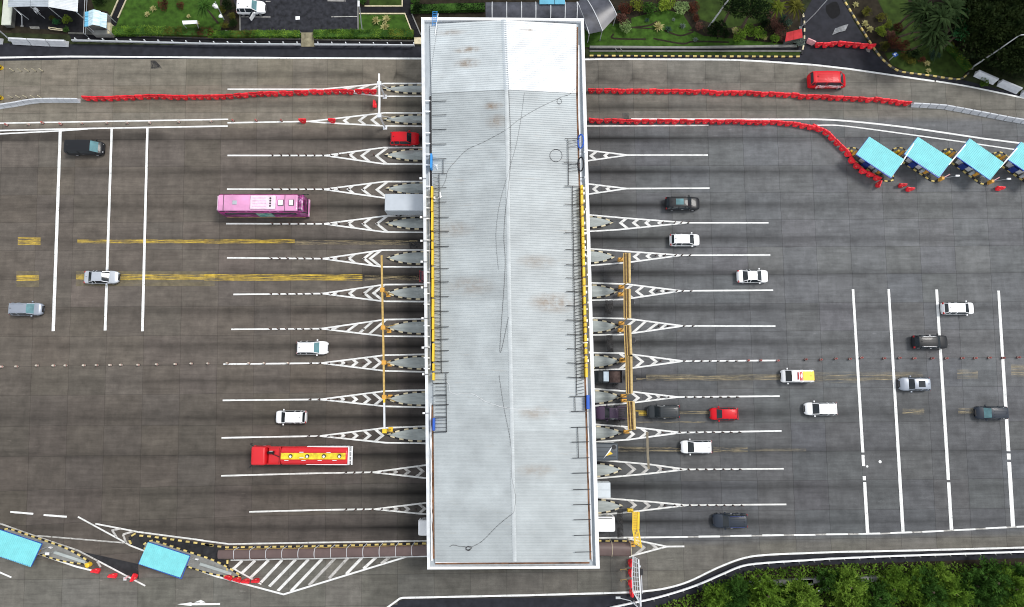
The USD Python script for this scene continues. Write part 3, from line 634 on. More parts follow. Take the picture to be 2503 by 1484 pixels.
def cap(points, w, h):
    b = MB()
    for p, q in zip(points[:-1], points[1:]):
        p, q = np.array(p), np.array(q)
        v = [p + (-w, 0, -h), p + (-w * .35, 0, 0), p + (w * .35, 0, 0), p + (w, 0, -h), q + (-w, 0, -h), q + (-w * .35, 0, 0), q + (w * .35, 0, 0), q + (w, 0, -h)]
        b.add(v, [(0, 4, 5, 1), (1, 5, 6, 2), (2, 6, 7, 3)])
    return b
part(canopy, 'ridge_cap', cap(rp[:4], 0.36, 0.05), m_gutter); part(canopy, 'ridge_cap', cap(rp[3:], 0.26, 0.05), m_ridge)
# parapet and gutter all round
co = [P(1029, 42, ZPAR), P(1427, 45, ZPAR), P(1466, 1390, ZPAR), P(1044, 1392, ZPAR)]
ci = [P(1037, 49, ZPAR), P(1420, 51, ZPAR), P(1457, 1384, ZPAR), P(1051, 1386, ZPAR)]
for k, nm in enumerate(('parapet', 'parapet', 'parapet', 'parapet')):
    k2 = (k + 1) % 4
    pg = pgon([co[k], co[k2], ci[k2], ci[k]])
    part(canopy, nm, MB().prism(pg, 5.7, ZPAR), m_white if k != 3 else m_offwhite)
inner = pgon(ci)
part(canopy, 'gutter', MB().poly(inner, 6.72), m_gutter)
part(canopy, 'ceiling', MB().poly(inner, 5.75), m_offwhite)
def eave_strip(tab, x0, x1, va, vb, mat, z, n=30, name='eave_trim', jag=0.0):
    vv = np.linspace(va, vb, n); L = [P(lerp(tab, v) + x0 + jag * rng.normal(), v, z) for v in vv]; Rr = [P(lerp(tab, v) + x1 + jag * rng.normal(), v, z) for v in vv]
    part(canopy, name, MB().prism(pgon(L + Rr[::-1]), z - 0.06, z), mat)
eave_strip(EE, 0.4, 4.2, 66, 1368, m_rust, 6.90, jag=0.3); eave_strip(EE, 4.6, 8.0, 110, 1372, m_offwhite, 6.86, jag=0.5)
eave_strip(EW, -5.2, -0.6, 235, 905, m_black, 6.90); eave_strip(EW, -8.2, -5.4, 420, 900, m_offwhite, 6.87, 18, jag=0.7)
eave_strip(EW, -5.0, -0.6, 990, 1366, m_rust, 6.90, jag=0.3); eave_strip(EW, -8.5, -5.4, 985, 1371, m_white, 6.87, jag=0.7)
part(canopy, 'eave_trim', MB().prism(pgon([P(1064, 1376, 6.9), P(1441, 1374, 6.9), P(1441, 1378, 6.9), P(1064, 1380, 6.9)]), 6.8, 6.9), m_rust)
part(canopy, 'eave_trim', MB().prism(pgon([P(1064, 1373, 6.99), P(1441, 1371, 6.99), P(1441, 1374, 6.99), P(1064, 1376, 6.99)]), 6.9, 6.985), m_white)
for k in range(26):                                                     # little struts over the western gutter
    v = 246 + k * 26.2
    if k in (2, 7, 12, 15, 20): continue
    part(canopy, 'gutter_strut', MB().cyl(P(1036, v, 7.2), P(1051.5, v + .4, 7.2), .09), m_white)
for k, v in enumerate((562, 612, 700, 756, 838, 874)):
    part(canopy, 'gutter_strut', MB().cyl(P(1424, v, 7.2), P(1437, v, 7.2), .09), m_white)
for u0, vv in ((1028, (436, 531, 589, 640, 703, 778, 850, 915, 1010)), (1431, (372, 434, 512, 570, 627, 672, 740, 800, 862))):
    for v in vv:
        u = u0 + (8 * (v - 430) / 600 if u0 < 1250 else 12 * (v - 430) / 500)
        d = 14 if u0 < 1250 else -14
        b = MB().cyl(P(u + d, v, 7.5), P(u, v, 7.62), .035)
        f = part(canopy, 'floodlight', MB().cbox(-.14, -.12, -.12, .14, .12, .12, .04).turned(P(u, v, 7.62)), m_white)
        part(f, 'arm', b, m_black)
for k, v in enumerate((217, 290, 380, 462, 547, 632, 715, 800, 887, 972, 1060, 1155, 1240)):   # columns stand on the islands
    for u in (1110, 1250, 1385):
        a = P(u, v, 0); part(canopy, 'column', MB().box(a[0] - .2, a[1] - .2, .15, a[0] + .2, a[1] + .2, 5.74), m_offwhite)
# ladder over the north parapet
lad = thing('roof_ladder', 'blue steel ladder leaning over the north parapet of the canopy', 'ladder')
a0, a1 = at('C', 205, 275, 7.2), at('C', 212, 118, 8.2)
for dx in (-.28, .28): part(lad, 'side_rail', MB().tube([a0 + (dx, 0, 0), a1 + (dx, 0, 0)], .035), m_blue)
for k in range(9): p = a0 + (a1 - a0) * (k + .5) / 9; part(lad, 'rung', MB().cyl(p + (-.28, 0, 0), p + (.28, 0, 0), .035), m_blue)
solo('roof_pipe', MB().tube([at('C', 210, 375, 7.2), at('C', 245, 145, 7.6)], .05), m_white, 'thin white pipe lying across the blue ladder at the roof corner', 'pipe')

# ---------------------------------------------------------------- letter signs along both eaves
def sign(label, letters, rods, rails, rungs, mats):
    t = thing('roof_sign', label, 'sign')
    for (u0, u1, v0, v1, mat, z0, z1) in letters:
        a, b = P(u0, v0, z1), P(u1, v1, z1)
        x0, x1, y0, y1 = min(a[0], b[0]), max(a[0], b[0]), min(a[1], b[1]), max(a[1], b[1])
        lt = part(t, 'sign_letter' if mat is m_yel else 'sign_panel', MB().cbox(x0, y0, z0, x1, y1, z1, .03), mat)
    for (u0, u1, v, dv) in rods: 
        part(t, 'support_rod', MB().tube([P(u0, v, roofz(u0, v) + .35), P(u1, v + dv, roofz(u1, v) + .30)], .045, 6), m_black)
    for (u0, v0, u1, v1) in rails: part(t, 'rail', MB().tube([P(u0, v0, roofz(u0, v0) + .28), P(u1, v1, roofz(u1, v1) + .28)], .045, 6), m_black)
    for (u0, v0, u1, v1, r) in rungs: part(t, 'rung', MB().tube([P(u0, v0, roofz(u0, v0) + .26), P(u1, v1, roofz(u1, v1) + .4)], .03, 5), m_black)
    return t
rw = random.Random(3)
L = []
v = 455.0
while v < 930:
    ln = rw.choice((18, 28, 36, 44)); u = 1053.2 + (v - 455) / 475 * 3.6
    L.append((u, u + 4.6, v, min(v + ln, 930), m_yel, 7.0, 8.0)); v += ln + rw.choice((1.5, 2.5, 5))
L += [(1051.5, 1055.5, 375, 410, m_blue, 7.0, 8.1), (1057.5, 1062, 1022, 1053, m_royal, 7.0, 8.0)]
rods = [(1056, 1091 if v < 520 else 1097, v, -1) for v in (248, 282, 317, 353, 389, 425, 460, 495, 532, 567, 603, 657, 690, 726, 762, 800, 830, 858, 884, 912, 990)] + [(1058, 1092, v, -1) for v in (938, 968, 1022, 1057)]
rails = [(1083, 390, 1083, 424), (1073, 425, 1076, 660), (1076, 660, 1079, 912), (1090, 912, 1092, 1057)]
rungs = [(1072 + (v - 430) / 480 * 6, v, 1058, v - 3, 0) for v in range(436, 912, 9)] + [(1092, v, 1064, v, 0) for v in range(928, 1056, 9)]
sign('yellow block letter sign on rods along the west eave of the canopy roof', L, rods, rails, rungs, None)
L = []
v = 452.0; k = 0
while v < 918:
    ln = rw.choice((9, 12, 16, 22)); u = 1419.5 + (v - 452) / 466 * 12
    L.append((u, u + 6.0, v, v + ln, m_yel, 7.0, 8.05))
    if v < 640 or k % 3 == 0: L.append((u + 5.4, u + 9.4, v + ln * .55, v + ln * .55 + 6, m_white, 7.0, 7.7))
    v += ln + rw.choice((2, 3, 5)); k += 1
L += [(1434.5, 1441.5, 966, 1000, m_royal, 7.0, 8.0)]
rods = [(1381, 1417, 339, 0), (1378, 1418, 398, 1), (1380, 1418, 455, 1), (1380, 1420, 499, 2), (1381, 1421, 568, 2), (1382, 1422, 610, 2), (1383, 1424, 647, 2), (1384, 1425, 679, 2)] + \
       [(1384 + k * .6, 1426 + k * .8, 712 + k * 35, 2) for k in range(7)] + [(u, 1437 + k * .9, v, -1) for k, (u, v) in enumerate(((1392, 970), (1395, 1006), (1395, 1045), (1397, 1081), (1399, 1120), (1399, 1157), (1401, 1197), (1401, 1234), (1402, 1271), (1403, 1309), (1405, 1350)))]
rails = [(1388, 339, 1390, 453), (1399, 455, 1403, 690), (1403, 690, 1410, 968), (1405, 970, 1406, 1004), (1412, 1045, 1414, 1119)]
rungs = [(1389, v, 1413, v - 4, 0) for v in (346, 352, 360, 404, 412, 420)] + [(1399.5 + (v - 465) * .018, v, 1418 + (v - 465) * .02, v - 4, 0) for v in range(468, 966, 8)]
es = sign('yellow block letter sign with white lamp boxes along the east eave of the canopy roof', L, rods, rails, rungs, None)
for (v, mat) in ((344, m_royal), (400, m_black)):
    c = P(1421, v, 7.6)
    ring = [(c[0] + .34 * math.cos(k * .5236) - .05, c[1] + .95 * math.sin(k * .5236), 7.35 + .35 * math.cos(k * .5236)) for k in range(13)]
    part(es, 'round_emblem', MB().tube(ring, .10, 6), mat)

# ---------------------------------------------------------------- cables and litter lying on the roof
def cable(pts, mat, r, label, name='roof_cable', lift=0.07, amp=0.0):
    q = smooth(pts, 8); rr = random.Random(len(pts))
    solo(name, MB().tube([P(u, v + amp * rr.uniform(-1, 1), roofz(u, v) + lift) for u, v in q], r, 5), mat, label, 'cable')
cvt = lambda r, p: [uv(r, x, y) for x, y in p]
cable(cvt('C', [(1715, 925), (1640, 1000), (1560, 1025), (1500, 1055), (1300, 1150), (1100, 1270), (960, 1380), (720, 1510)]) + cvt('I', [(560, 205), (440, 320), (350, 430), (325, 530), (290, 605)]), m_cable, .02, 'long dark cable looping diagonally from the east eave to the west eave')
cable(cvt('C', [(955, 250), (965, 500), (990, 900), (1005, 1200), (1015, 1480)]) + cvt('I', [(1015, 330), (990, 600), (955, 900), (943, 1150), (955, 1480)]) + [(1222, 860), (1243, 775)], m_cable, .024, 'dark cable running down along the roof ridge')
cable(cvt('C', [(1160, 980), (1125, 1250), (1085, 1480)]) + cvt('I', [(1055, 230), (975, 500), (905, 750), (865, 1000), (860, 1200), (885, 1480)]), m_cable, .015, 'thin grey cable crossing the ridge in the middle of the roof')
cable(cvt('W', [(505, 0), (535, 200), (580, 440), (585, 640), (610, 780), (600, 878)]), m_cable, .018, 'dark cable along the southern ridge ending at the junction')
cable(cvt('W', [(600, 880), (500, 960), (400, 1060), (330, 1100)]), m_cable, .024, 'slack dark cable leading to the coil at the south end')
cable(cvt('W', [(150, 30), (185, 60), (190, 105), (230, 122), (330, 120), (430, 175), (560, 212), (700, 225), (850, 228), (1060, 235)]), m_wcable, .028, 'white cable crossing the whole roof below its middle', amp=.5)
cable(cvt('C', [(240, 280), (180, 700), (165, 1000)]), m_cable, .02, 'thin dark wire along the north west edge of the roof')
c = uv('W', 310, 1108); rr = random.Random(5)
cable([(c[0] + (10 - 4 * rr.random()) * math.cos(k * .9) * (.4 + .6 * rr.random()), c[1] + 6.5 * math.sin(k * .9) * (.5 + .5 * rr.random())) for k in range(26)] + cvt('W', [(250, 1095), (210, 1088), (190, 1098)]), m_cable, .03, 'tangled coil of dark cable near the south end of the roof', 'cable_coil')
for (x0, y0, rx) in ((1495, 272, 65), (1532, -50 + 0, 0)):
    if rx: cable([uv('I', x0 + rx * math.cos(k * .45), y0 + rx * math.sin(k * .45)) for k in range(15)], m_cable, .03, 'dark wire bent into a ring beside the east sign frame', 'wire_ring')
cable([uv('C', 1530 + 24 * math.cos(k * .6), 1075 + 28 * math.sin(k * .6)) for k in range(12)], m_cable, .025, 'small wire loop hanging off the diagonal cable', 'wire_ring')
for k, (x, y, lab) in enumerate(((218, 392, 'crumpled white sheet under the blue logo panel on the west eave'), (270, 695, 'white scrap with a ring shape beside the west sign rail'), (200, 728, 'white scrap lying against the yellow letters of the west sign'))):
    u, v_ = uv('I', x, y); b = MB(); rr = random.Random(k)
    for q in range(6):
        p = P(u + rr.uniform(-3, 3), v_ + rr.uniform(-4, 4), roofz(u, v_) + .1 + .02 * q); b.add([p + (rr.uniform(-.28, .28), rr.uniform(-.28, .28), rr.uniform(0, .06)) for _ in range(4)], [(0, 1, 2), (0, 2, 3)])
    solo('plastic_scrap', b, m_white, lab, 'scrap')

# ================================================================ toll islands with kerb blocks
def kerb_blocks(parent, pg, step=0.62, w=0.2, h=0.2, mats=None, z0=0.0, seen=lambda p: True, start=0):
    """blocks one by one along the outline, light and black in turn"""
    mats = mats or (m_kcream, m_kblk)
    ring = LineString(pg.exterior.coords); n = max(4, int(ring.length / step)) // 2 * 2; st_ = ring.length / n
    inn = Polygon(pg.exterior).buffer(-w, join_style=1)
    if inn.is_empty: return None
    iring = inn.exterior if inn.geom_type == 'Polygon' else max(inn.geoms, key=lambda g: g.area).exterior
    hid = {0: MB(), 1: MB()}
    for k in range(n):
        s = [k * st_ + st_ * f for f in (0.01, 0.5, 0.99)]
        o = [np.array(ring.interpolate(x).coords[0]) for x in s]
        i_ = [np.array(iring.interpolate(iring.project(Point(p))).coords[0]) for p in o]
        if seen(o[1]):
            b = MB().loft([[(*p, z0 - .02) for p in o + i_[::-1]], [(*p, z0 + h - .03) for p in o + i_[::-1]], [(*(p * .9 + q * .1), z0 + h) for p, q in zip(o + i_[::-1], i_ + o[::-1])]])
            part(parent, 'kerb_block', b, mats[(k + start) % 2])
        else: hid[k % 2].prism(Polygon(o + i_[::-1]).buffer(0), z0, z0 + h)
    for k in (0, 1):
        if hid[k].v: part(parent, 'hidden_kerb', hid[k], mats[k], kind='stuff')
    return Polygon(iring.coords)
def lens(A, B, hw, ta, tb):
    A, B = np.array(A)[:2], np.array(B)[:2]; L_ = np.linalg.norm(B - A); d = (B - A) / L_; n = np.array((-d[1], d[0]))
    f = lambda s: hw * min(math.sin(min(s / ta, 1) * math.pi / 2) ** .72 if ta else 1, math.sin(min((L_ - s) / tb, 1) * math.pi / 2) ** .72 if tb else 1)
    ss = np.unique(np.concatenate([np.linspace(0, ta, 10), np.linspace(ta, L_ - tb, 14), np.linspace(L_ - tb, L_, 10)]))
    up = [A + d * s + n * max(f(s), .02) for s in ss]; lo = [A + d * s - n * max(f(s), .02) for s in ss[::-1]]
    return Polygon(up + lo), A, d, n, L_, f
def toll_island(L_, R_, hw, label, ta=4.6, tb=3.6, hipL=True):
    pg, A, d, n, LEN, f = lens(L_, R_, hw, ta, tb)
    t = thing('toll_island', label, 'traffic island', group=None)
    def seen(p):
        lim0, lim1 = P(1046, 700, 0)[0], P(1438, 700, 0)[0]
        return p[0] < lim0 or p[0] > lim1
    kerb_blocks(t, pg, seen=seen)
    rows = []
    for s in np.linspace(.35, LEN - .35, 60):
        w = max(f(s) - .21, .03); e = min(s, LEN - s)
        p = 0.0 if e < ta - .4 else min(.55 * w, (e - ta + .4) * .5)
        zr = .23 + .30 * min(e / ta, 1)
        c = A + d * s
        rows.append([(*(c + n * w), .185), (*(c + n * max(p, .015)), zr), (*(c - n * max(p, .015)), zr), (*(c - n * w), .185)])
    V = [x for r in rows for x in r]; F = []
    for i in range(len(rows) - 1):
        for j in range(3): a = 4 * i + j; F += [(a, a + 5, a + 1), (a, a + 4, a + 5)]
    V, F = np.array(V), np.array(F)
    if np.cross(V[F[0, 1]] - V[F[0, 0]], V[F[0, 2]] - V[F[0, 0]])[2] < 0: F = F[:, ::-1]
    part(t, 'nose_plate', MB().add(V, F), m_nose)
    c = A + d * (LEN * .5); b = MB().box(c[0] - 2.2, c[1] - .5, .5, c[0] + 2.2, c[1] + .5, 2.9)
    part(t, 'booth', b, m_offwhite)
    return t
und = lambda v: P(1400, v, 0)
ISL = [(at('B', 1830, 948), und(222), .72), (at('B', 1832, 1272), und(292), .75), (at('H', 1848, 428), und(381), .92), (at('H', 1858, 784), und(461), .92), (at('H', 1853, 1152), at('J', 402, 1068), .92),
       (at('K', 1868, 194), at('L', 424, 180), .98), (at('K', 1862, 564), at('L', 454, 546), .98), (at('K', 1868, 930), at('L', 465, 916), .98), (at('K', 1868, 1304), at('L', 484, 1286), .95),
       (at('V', 1868, 520), at('R', 484, 286), .98), (at('V', 1872, 900), at('R', 500, 664), .96), (P(1062, 1158), at('R', 497, 1054), .96), (P(1064, 1240), at('T', 524, 338), .96)]
names = ['northernmost', 'second', 'third', 'fourth', 'fifth', 'sixth', 'seventh', 'eighth', 'ninth', 'tenth', 'eleventh', 'twelfth', 'southernmost']
extra = ['reached by the red barrier row', 'beside the red hatchback', 'between two empty lanes', 'just above the silver box truck', 'just below the silver box truck', 'where the orange gantry beam begins', 'below the dark red car', 'with diagonal stripes before it', 'in line with the bollard row',
         'beside the dark pickup truck', 'above the dark minibus', 'between the dark minibus and the box truck', 'beside the white van']
for k, (a, b, hw) in enumerate(ISL):
    toll_island(a, b, hw, f'{names[k]} toll island with black and cream kerb, {extra[k]}')
# ================================================================ vehicles
def carpaint(name, col, metal=0.0, rough=0.35, coat=0.3, spec=None): return M(name, col, rough, 0.03, 1.0, metal=metal, coat=coat, coat_rough=0.04, spec=spec)
c_white = carpaint('car_white', (0.80, 0.81, 0.82)); c_black = carpaint('car_black', (0.008, 0.009, 0.011), coat=0.1, rough=.38, spec=.3); c_red = carpaint('car_red', (0.52, 0.006, 0.014), coat=.05, rough=.4, spec=.2)
c_silver = carpaint('car_silver', (0.50, 0.53, 0.57), .5); c_grey = carpaint('car_grey', (0.22, 0.24, 0.27), .4); c_dkgrey = carpaint('car_dark_grey', (0.025, 0.030, 0.034), .0, coat=0.1, rough=.4, spec=.3)
c_navy = carpaint('car_navy', (0.018, 0.025, 0.038), .0, coat=0.1, rough=.4, spec=.3); c_purple = carpaint('car_purple', (0.065, 0.04, 0.075), .0, coat=0.1, rough=.4, spec=.3); c_maroon = carpaint('car_maroon', (0.16, 0.01, 0.025))
c_lgrey = carpaint('car_light_grey', (0.27, 0.30, 0.35), .3)
# stations: along the length (front = +0.5), half-width factor at the belt, belt height, half-width factor at the top, top height
PROF = {
 'mpv': (1.72, [(-.5, .70, .60, .62, .64), (-.488, .90, .92, .84, .98), (-.472, .97, 1.0, .84, 1.08), (-.425, .99, 1.02, .75, 1.60), (-.36, 1, 1.02, .77, 1.68), (-.17, 1, 1.01, .78, 1.72), (.02, 1, .99, .78, 1.70), (.125, 1, .98, .76, 1.64), (.285, .99, .97, .84, 1.07), (.40, .955, .90, .84, .99), (.462, .85, .78, .70, .86), (.49, .68, .60, .56, .66), (.5, .56, .46, .48, .5)],
         'PPRSSSSWPPPP'),
 'suv': (1.78, [(-.5, .72, .62, .64, .68), (-.488, .91, .96, .86, 1.02), (-.478, .97, 1.06, .84, 1.14), (-.42, .99, 1.08, .73, 1.68), (-.34, 1, 1.07, .75, 1.75), (-.15, 1, 1.06, .76, 1.78), (.02, 1, 1.05, .76, 1.76), (.10, 1, 1.04, .74, 1.70), (.235, .99, 1.04, .84, 1.15), (.36, .97, .98, .86, 1.10), (.45, .88, .86, .74, .97), (.488, .72, .64, .60, .72), (.5, .60, .48, .52, .54)],
         'PPRSSSSWPPPP'),
 'hatch': (1.50, [(-.5, .70, .58, .62, .62), (-.488, .90, .88, .84, .94), (-.462, .96, .94, .82, 1.02), (-.40, .98, .95, .72, 1.42), (-.33, 1, .95, .74, 1.49), (-.14, 1, .94, .75, 1.52), (.03, 1, .93, .75, 1.50), (.12, 1, .92, .73, 1.44), (.28, .99, .91, .83, 1.0), (.40, .945, .84, .82, .92), (.462, .83, .72, .68, .79), (.49, .66, .56, .54, .62), (.5, .54, .44, .47, .48)],
         'PPRSSSSWPPPP'),
 'sedan': (1.46, [(-.5, .68, .62, .60, .68), (-.485, .86, .84, .82, .92), (-.45, .96, .90, .84, .98), (-.345, .99, .93, .82, 1.02), (-.215, 1, .93, .68, 1.38), (-.12, 1, .93, .70, 1.44), (.02, 1, .92, .70, 1.46), (.085, 1, .91, .69, 1.42), (.25, .99, .90, .82, .99), (.38, .96, .84, .84, .92), (.46, .84, .72, .70, .80), (.49, .66, .56, .54, .62), (.5, .54, .44, .47, .48)],
         'PPPRSSSWPPPP'),
 'van': (2.05, [(-.5, .86, .60, .78, .66), (-.495, .95, 1.1, .90, 1.2), (-.49, .97, 1.2, .90, 1.32), (-.465, .99, 1.22, .82, 1.94), (-.40, 1, 1.22, .85, 2.0), (-.1, 1, 1.2, .86, 2.04), (.15, 1, 1.18, .86, 2.02), (.25, 1, 1.16, .83, 1.94), (.395, .98, 1.12, .84, 1.20), (.445, .95, 1.0, .82, 1.06), (.478, .88, .85, .74, .92), (.496, .78, .64, .66, .72), (.5, .70, .48, .6, .54)],
         'PPRSSSSWPPPP'),
 'pickup': (1.76, [(-.5, .90, .70, .86, .74), (-.497, .97, 1.0, .94, 1.04), (-.49, .98, 1.03, .95, 1.05), (-.16, .99, 1.04, .95, 1.06), (-.155, .99, 1.05, .74, 1.62), (-.10, 1, 1.05, .75, 1.72), (.04, 1, 1.04, .75, 1.74), (.10, 1, 1.03, .73, 1.68), (.225, .99, 1.03, .84, 1.14), (.36, .98, .98, .86, 1.08), (.45, .93, .86, .78, .95), (.49, .80, .64, .66, .72), (.5, .70, .48, .6, .54)],
         'PPPRSSSWPPPP')}
def wheels(t, L, W, fr=.30, rr=-.30, r=.33, inset=.02, extra=()):
    for fx in (fr, rr) + tuple(extra):
        for s in (-1, 1):
            y = s * (W / 2 - inset)
            w = part(t, 'wheel', MB().cyl((fx * L, y - s * .22, r), (fx * L, y, r), r, n=16), m_rubber, 40)
            part(w, 'rim', MB().cyl((fx * L, y - s * .04, r), (fx * L, y + s * .012, r), r * .62, r * .5, n=12), m_rim, 40)
def car_body(kind, L, W, H=None):
    H0, S = PROF[kind][0], PROF[kind][1]; k = (H or H0) / H0; hw = W / 2
    rings = []
    for (t, w, zb, wr, zt) in S:
        zb, zt, w_, r_ = zb * k, zt * k, w * hw, wr * hw
        zs = .30 if abs(t) < .49 else .36
        half = [(0, zs - .05), (w_ * .86, zs - .02), (w_ * .985, zs + .16), (w_ * 1.0, zb - .16), (w_ * .965, zb), (r_, zt - .07), (r_ * .70, zt - .012), (0, zt)]
        pts = half + [(-y, z) for y, z in half[-2:0:-1]]
        rings.append([(t * L, y, z) for y, z in pts])
    return rings, PROF[kind][2]
SPEC = dict(mpv=(4.5, 1.76), suv=(4.75, 1.86), hatch=(3.8, 1.68), sedan=(4.7, 1.82), van=(5.2, 1.92), pickup=(5.2, 1.84))
def car(kind, paint, label, cat, u0, u1, v, heading, H=None, W=None, name=None, glass=m_glass, rails=None, ribs=0, roofmat=None, sunroof=False, chrome=False, tilt=0.0, zc=0.8):
    """u0..u1, v: what the photograph shows of it; heading +1 east, -1 west"""
    hk = (H or PROF[kind][0]) / 1.7
    zo = (1.25 * hk if (u0 + u1 < 2502) == (heading > 0) else .75); zi = .5      # the far end shows its top, the near end its foot
    x0, x1 = (P(u0, v, zo)[0], P(u1, v, zi)[0]) if u0 + u1 < 2502 else (P(u0, v, zi)[0], P(u1, v, zo)[0])
    L = x1 - x0; Wd = W or SPEC[kind][1]
    c = np.array(((x0 + x1) / 2, P((u0 + u1) / 2, v, zc)[1]))
    t = thing(name or 'parked_car', label, cat, (c[0], c[1], 0), (0 if heading > 0 else math.pi) + tilt)
    rings, tags = car_body(kind, L, Wd, H); m = 14
    V = np.array([p for r in rings for p in r]); g = {'P': [], 'W': [], 'R': [], 'SL': [], 'SR': [], 'roof': []}
    for i in range(len(rings) - 1):
        for j in range(m):
            a, b, c_, d = i * m + j, i * m + (j + 1) % m, (i + 1) * m + (j + 1) % m, (i + 1) * m + j
            tg = tags[i]; key = 'P'
            if j in (4, 9) and tg in 'SWR': key = 'SL' if j == 4 else 'SR'
            if j in (5, 6, 7, 8) and tg in 'WR': key = tg
            if j in (5, 6, 7, 8) and tg == 'S': key = 'roof' if roofmat else 'P'
            g[key] += [(a, c_, b), (a, d, c_)]
    for e, rev in ((0, False), (len(rings) - 1, True)):
        n = len(V); V = np.vstack([V, V[e * m:(e + 1) * m].mean(0)])
        for j in range(m):
            a, b = e * m + j, e * m + (j + 1) % m
            g['P'].append((b, a, n) if rev else (a, b, n))
    def sub(key):
        f = np.array(g[key]); used = np.unique(f); mp = {k: i for i, k in enumerate(used)}
        return MB().add(V[used], np.vectorize(mp.get)(f))
    body = sub('P')
    iw = tags.index('W'); ir = tags.index('R')
    for i in (iw, ir):                                    # roof posts between screen and side glass
        for j in (5, 9):
            p, q = V[i * m + j], V[(i + 1) * m + j]; body.tube([p + (0, 0, .01), q + (0, 0, .01)], .05, 6)
    for i in (iw - 2, iw - 3):                             # door posts
        for j in (4, 9):
            p, q = V[i * m + j], V[i * m + (j + 1) % m]; s = 1 if j == 4 else -1
            body.tube([p + (0, s * .008, 0), q + (0, s * .008, 0)], .05, 4)
    part(t, 'body', body, paint, 42)
    part(t, 'windscreen', sub('W'), glass, 60); part(t, 'rear_window', sub('R'), m_glass, 60)
    part(t, 'side_window', sub('SL'), m_glass, 50); part(t, 'side_window', sub('SR'), m_glass, 50)
    if roofmat: part(t, 'roof', sub('roof'), roofmat, 42)
    wheels(t, L, Wd, .305, -.30 if kind != 'van' else -.27, .34 if kind in ('suv', 'van', 'pickup') else .31)
    k = (H or PROF[kind][0]) / PROF[kind][0]; S = PROF[kind][1]
    fz, ft, fw = S[-3][2] * k, S[-3][0] * L, S[-3][1] * Wd / 2
    for s in (-1, 1):
        part(t, 'headlight', MB().loft([[(ft - .34, s * (fw * .99 + .03), fz + .02), (ft - .02, s * (fw * .86), fz + .0), (ft + .04, s * (fw * .60), fz - .03), (ft - .10, s * (fw * .68), fz + .09)], [(ft - .34, s * (fw * 1.0 + .04), fz - .10), (ft + .03, s * (fw * .88), fz - .12), (ft + .10, s * (fw * .60), fz - .14), (ft + .02, s * fw * .66, fz - .06)]]), m_head, 30)
        rz = S[2][2] * k; rx = S[1][0] * L
        part(t, 'tail_light', MB().cbox(rx - .03, s * Wd * .40 - .13, rz - .26, rx + .16, s * Wd * .40 + .12, rz + .02, .04), m_tail)
        wx, wz = S[iw + 1][0] * L - .28, S[iw + 1][2] * k + .06
        part(t, 'wing_mirror', MB().cbox(wx - .10, s * (Wd / 2 + .10) - .11, wz - .08, wx + .08, s * (Wd / 2 + .10) + .11, wz + .09, .05), paint)
    part(t, 'grille', MB().box(S[-2][0] * L - .03, -.42, .52, S[-2][0] * L + .05, .42, .70), m_dark)
    part(t, 'number_plate', MB().box(.5 * L + .005, -.22, .40, .5 * L + .02, .22, .50), m_dark)
    zr = S[5][4] * k
    if rails:
        for s in (-1, 1): part(t, 'roof_rail', MB().tube([(-.36 * L, s * S[4][3] * Wd / 2 * .98, zr - .06), (-.33 * L, s * S[4][3] * Wd / 2 * .98, zr + .04), (.02 * L, s * S[5][3] * Wd / 2 * .97, zr + .05), (.06 * L, s * S[5][3] * Wd / 2 * .97, zr - .05)], .03, 6), rails)
    for q in range(ribs):
        y = (q - (ribs - 1) / 2) * (1.1 / max(ribs - 1, 1))
        part(t, 'roof_rib', MB().cbox(-.36 * L, y - .03, zr - .07, .04 * L, y + .03, zr + .012, .012), paint)
    if sunroof: part(t, 'sunroof', MB().cbox(-.24 * L, -.42, zr - .05, -.02 * L, .42, zr + .012, .01), m_glass2 if sunroof is True else sunroof)
    part(t, 'aerial', MB().bar((-.33 * L, 0, zr - .02), (-.37 * L, 0, zr + .09), .05, .05), m_dark)
    if chrome:
        for s in (-1, 1): part(t, 'door_handle', MB().box(-.05 * L, s * Wd * .497 - .02, .92, .00 * L, s * Wd * .497 + .03, .96), m_rim)
    return t, L, Wd
def bb(r, x0, x1, y): a, b = uv(r, x0, y), uv(r, x1, y); return a[0], b[0], a[1]

car('van', c_black, 'black panel van crossing the first broad white line at the upper left', 'van', *bb('G', 682, 1108, 352), 1, name='van', glass=m_glass2, chrome=True, H=2.0)
car('suv', c_red, 'red hatchback about to drive under the canopy from the west', 'car', *bb('H', 1903, 2222, 250), 1, name='hatchback', H=1.66)
car('sedan', c_silver, 'silver saloon car driving over the yellow strip and white line', 'car', *bb('M', 878, 1268, 394), 1, name='saloon_car')
car('mpv', c_lgrey, 'grey people carrier near the left end below the yellow patches', 'car', *bb('M', 82, 462, 732), 1, name='people_carrier', glass=m_glass2, ribs=2)
car('hatch', c_maroon, 'dark red car with only its rear showing under the west edge of the canopy', 'car', *bb('K', 2215, 2520, 385), 1, name='hatchback')
car('suv', c_white, 'white crossover with sky blue windscreen driving above the bollard row', 'car', *bb('K', 908, 1258, 1143), 1, name='crossover', glass=m_glass2, rails=m_rim, H=1.64)
car('mpv', c_white, 'white people carrier heading left between two striped islands on the lower left', 'car', *bb('V', 693, 1028, 712), -1, name='people_carrier')
car('suv', c_black, 'black off-roader with glossy roof driving away east, topmost dark car on the right', 'car', *bb('J', 938, 1302, 872), 1, name='off_roader', rails=m_black, sunroof=True, chrome=True)
car('hatch', c_white, 'white people carrier leaving the canopy just below the black off-roader', 'car', *bb('J', 985, 1303, 1252), 1, name='people_carrier', H=1.62)
car('sedan', c_white, 'white saloon-backed car driving east over pale road scars', 'car', *bb('L', 1715, 2052, 385), 1, name='saloon_car', H=1.52)
car('hatch', c_white, 'white hatchback between the two rightmost broad white lines', 'car', *bb('N', 1560, 1915, 725), 1, name='hatchback', H=1.54)
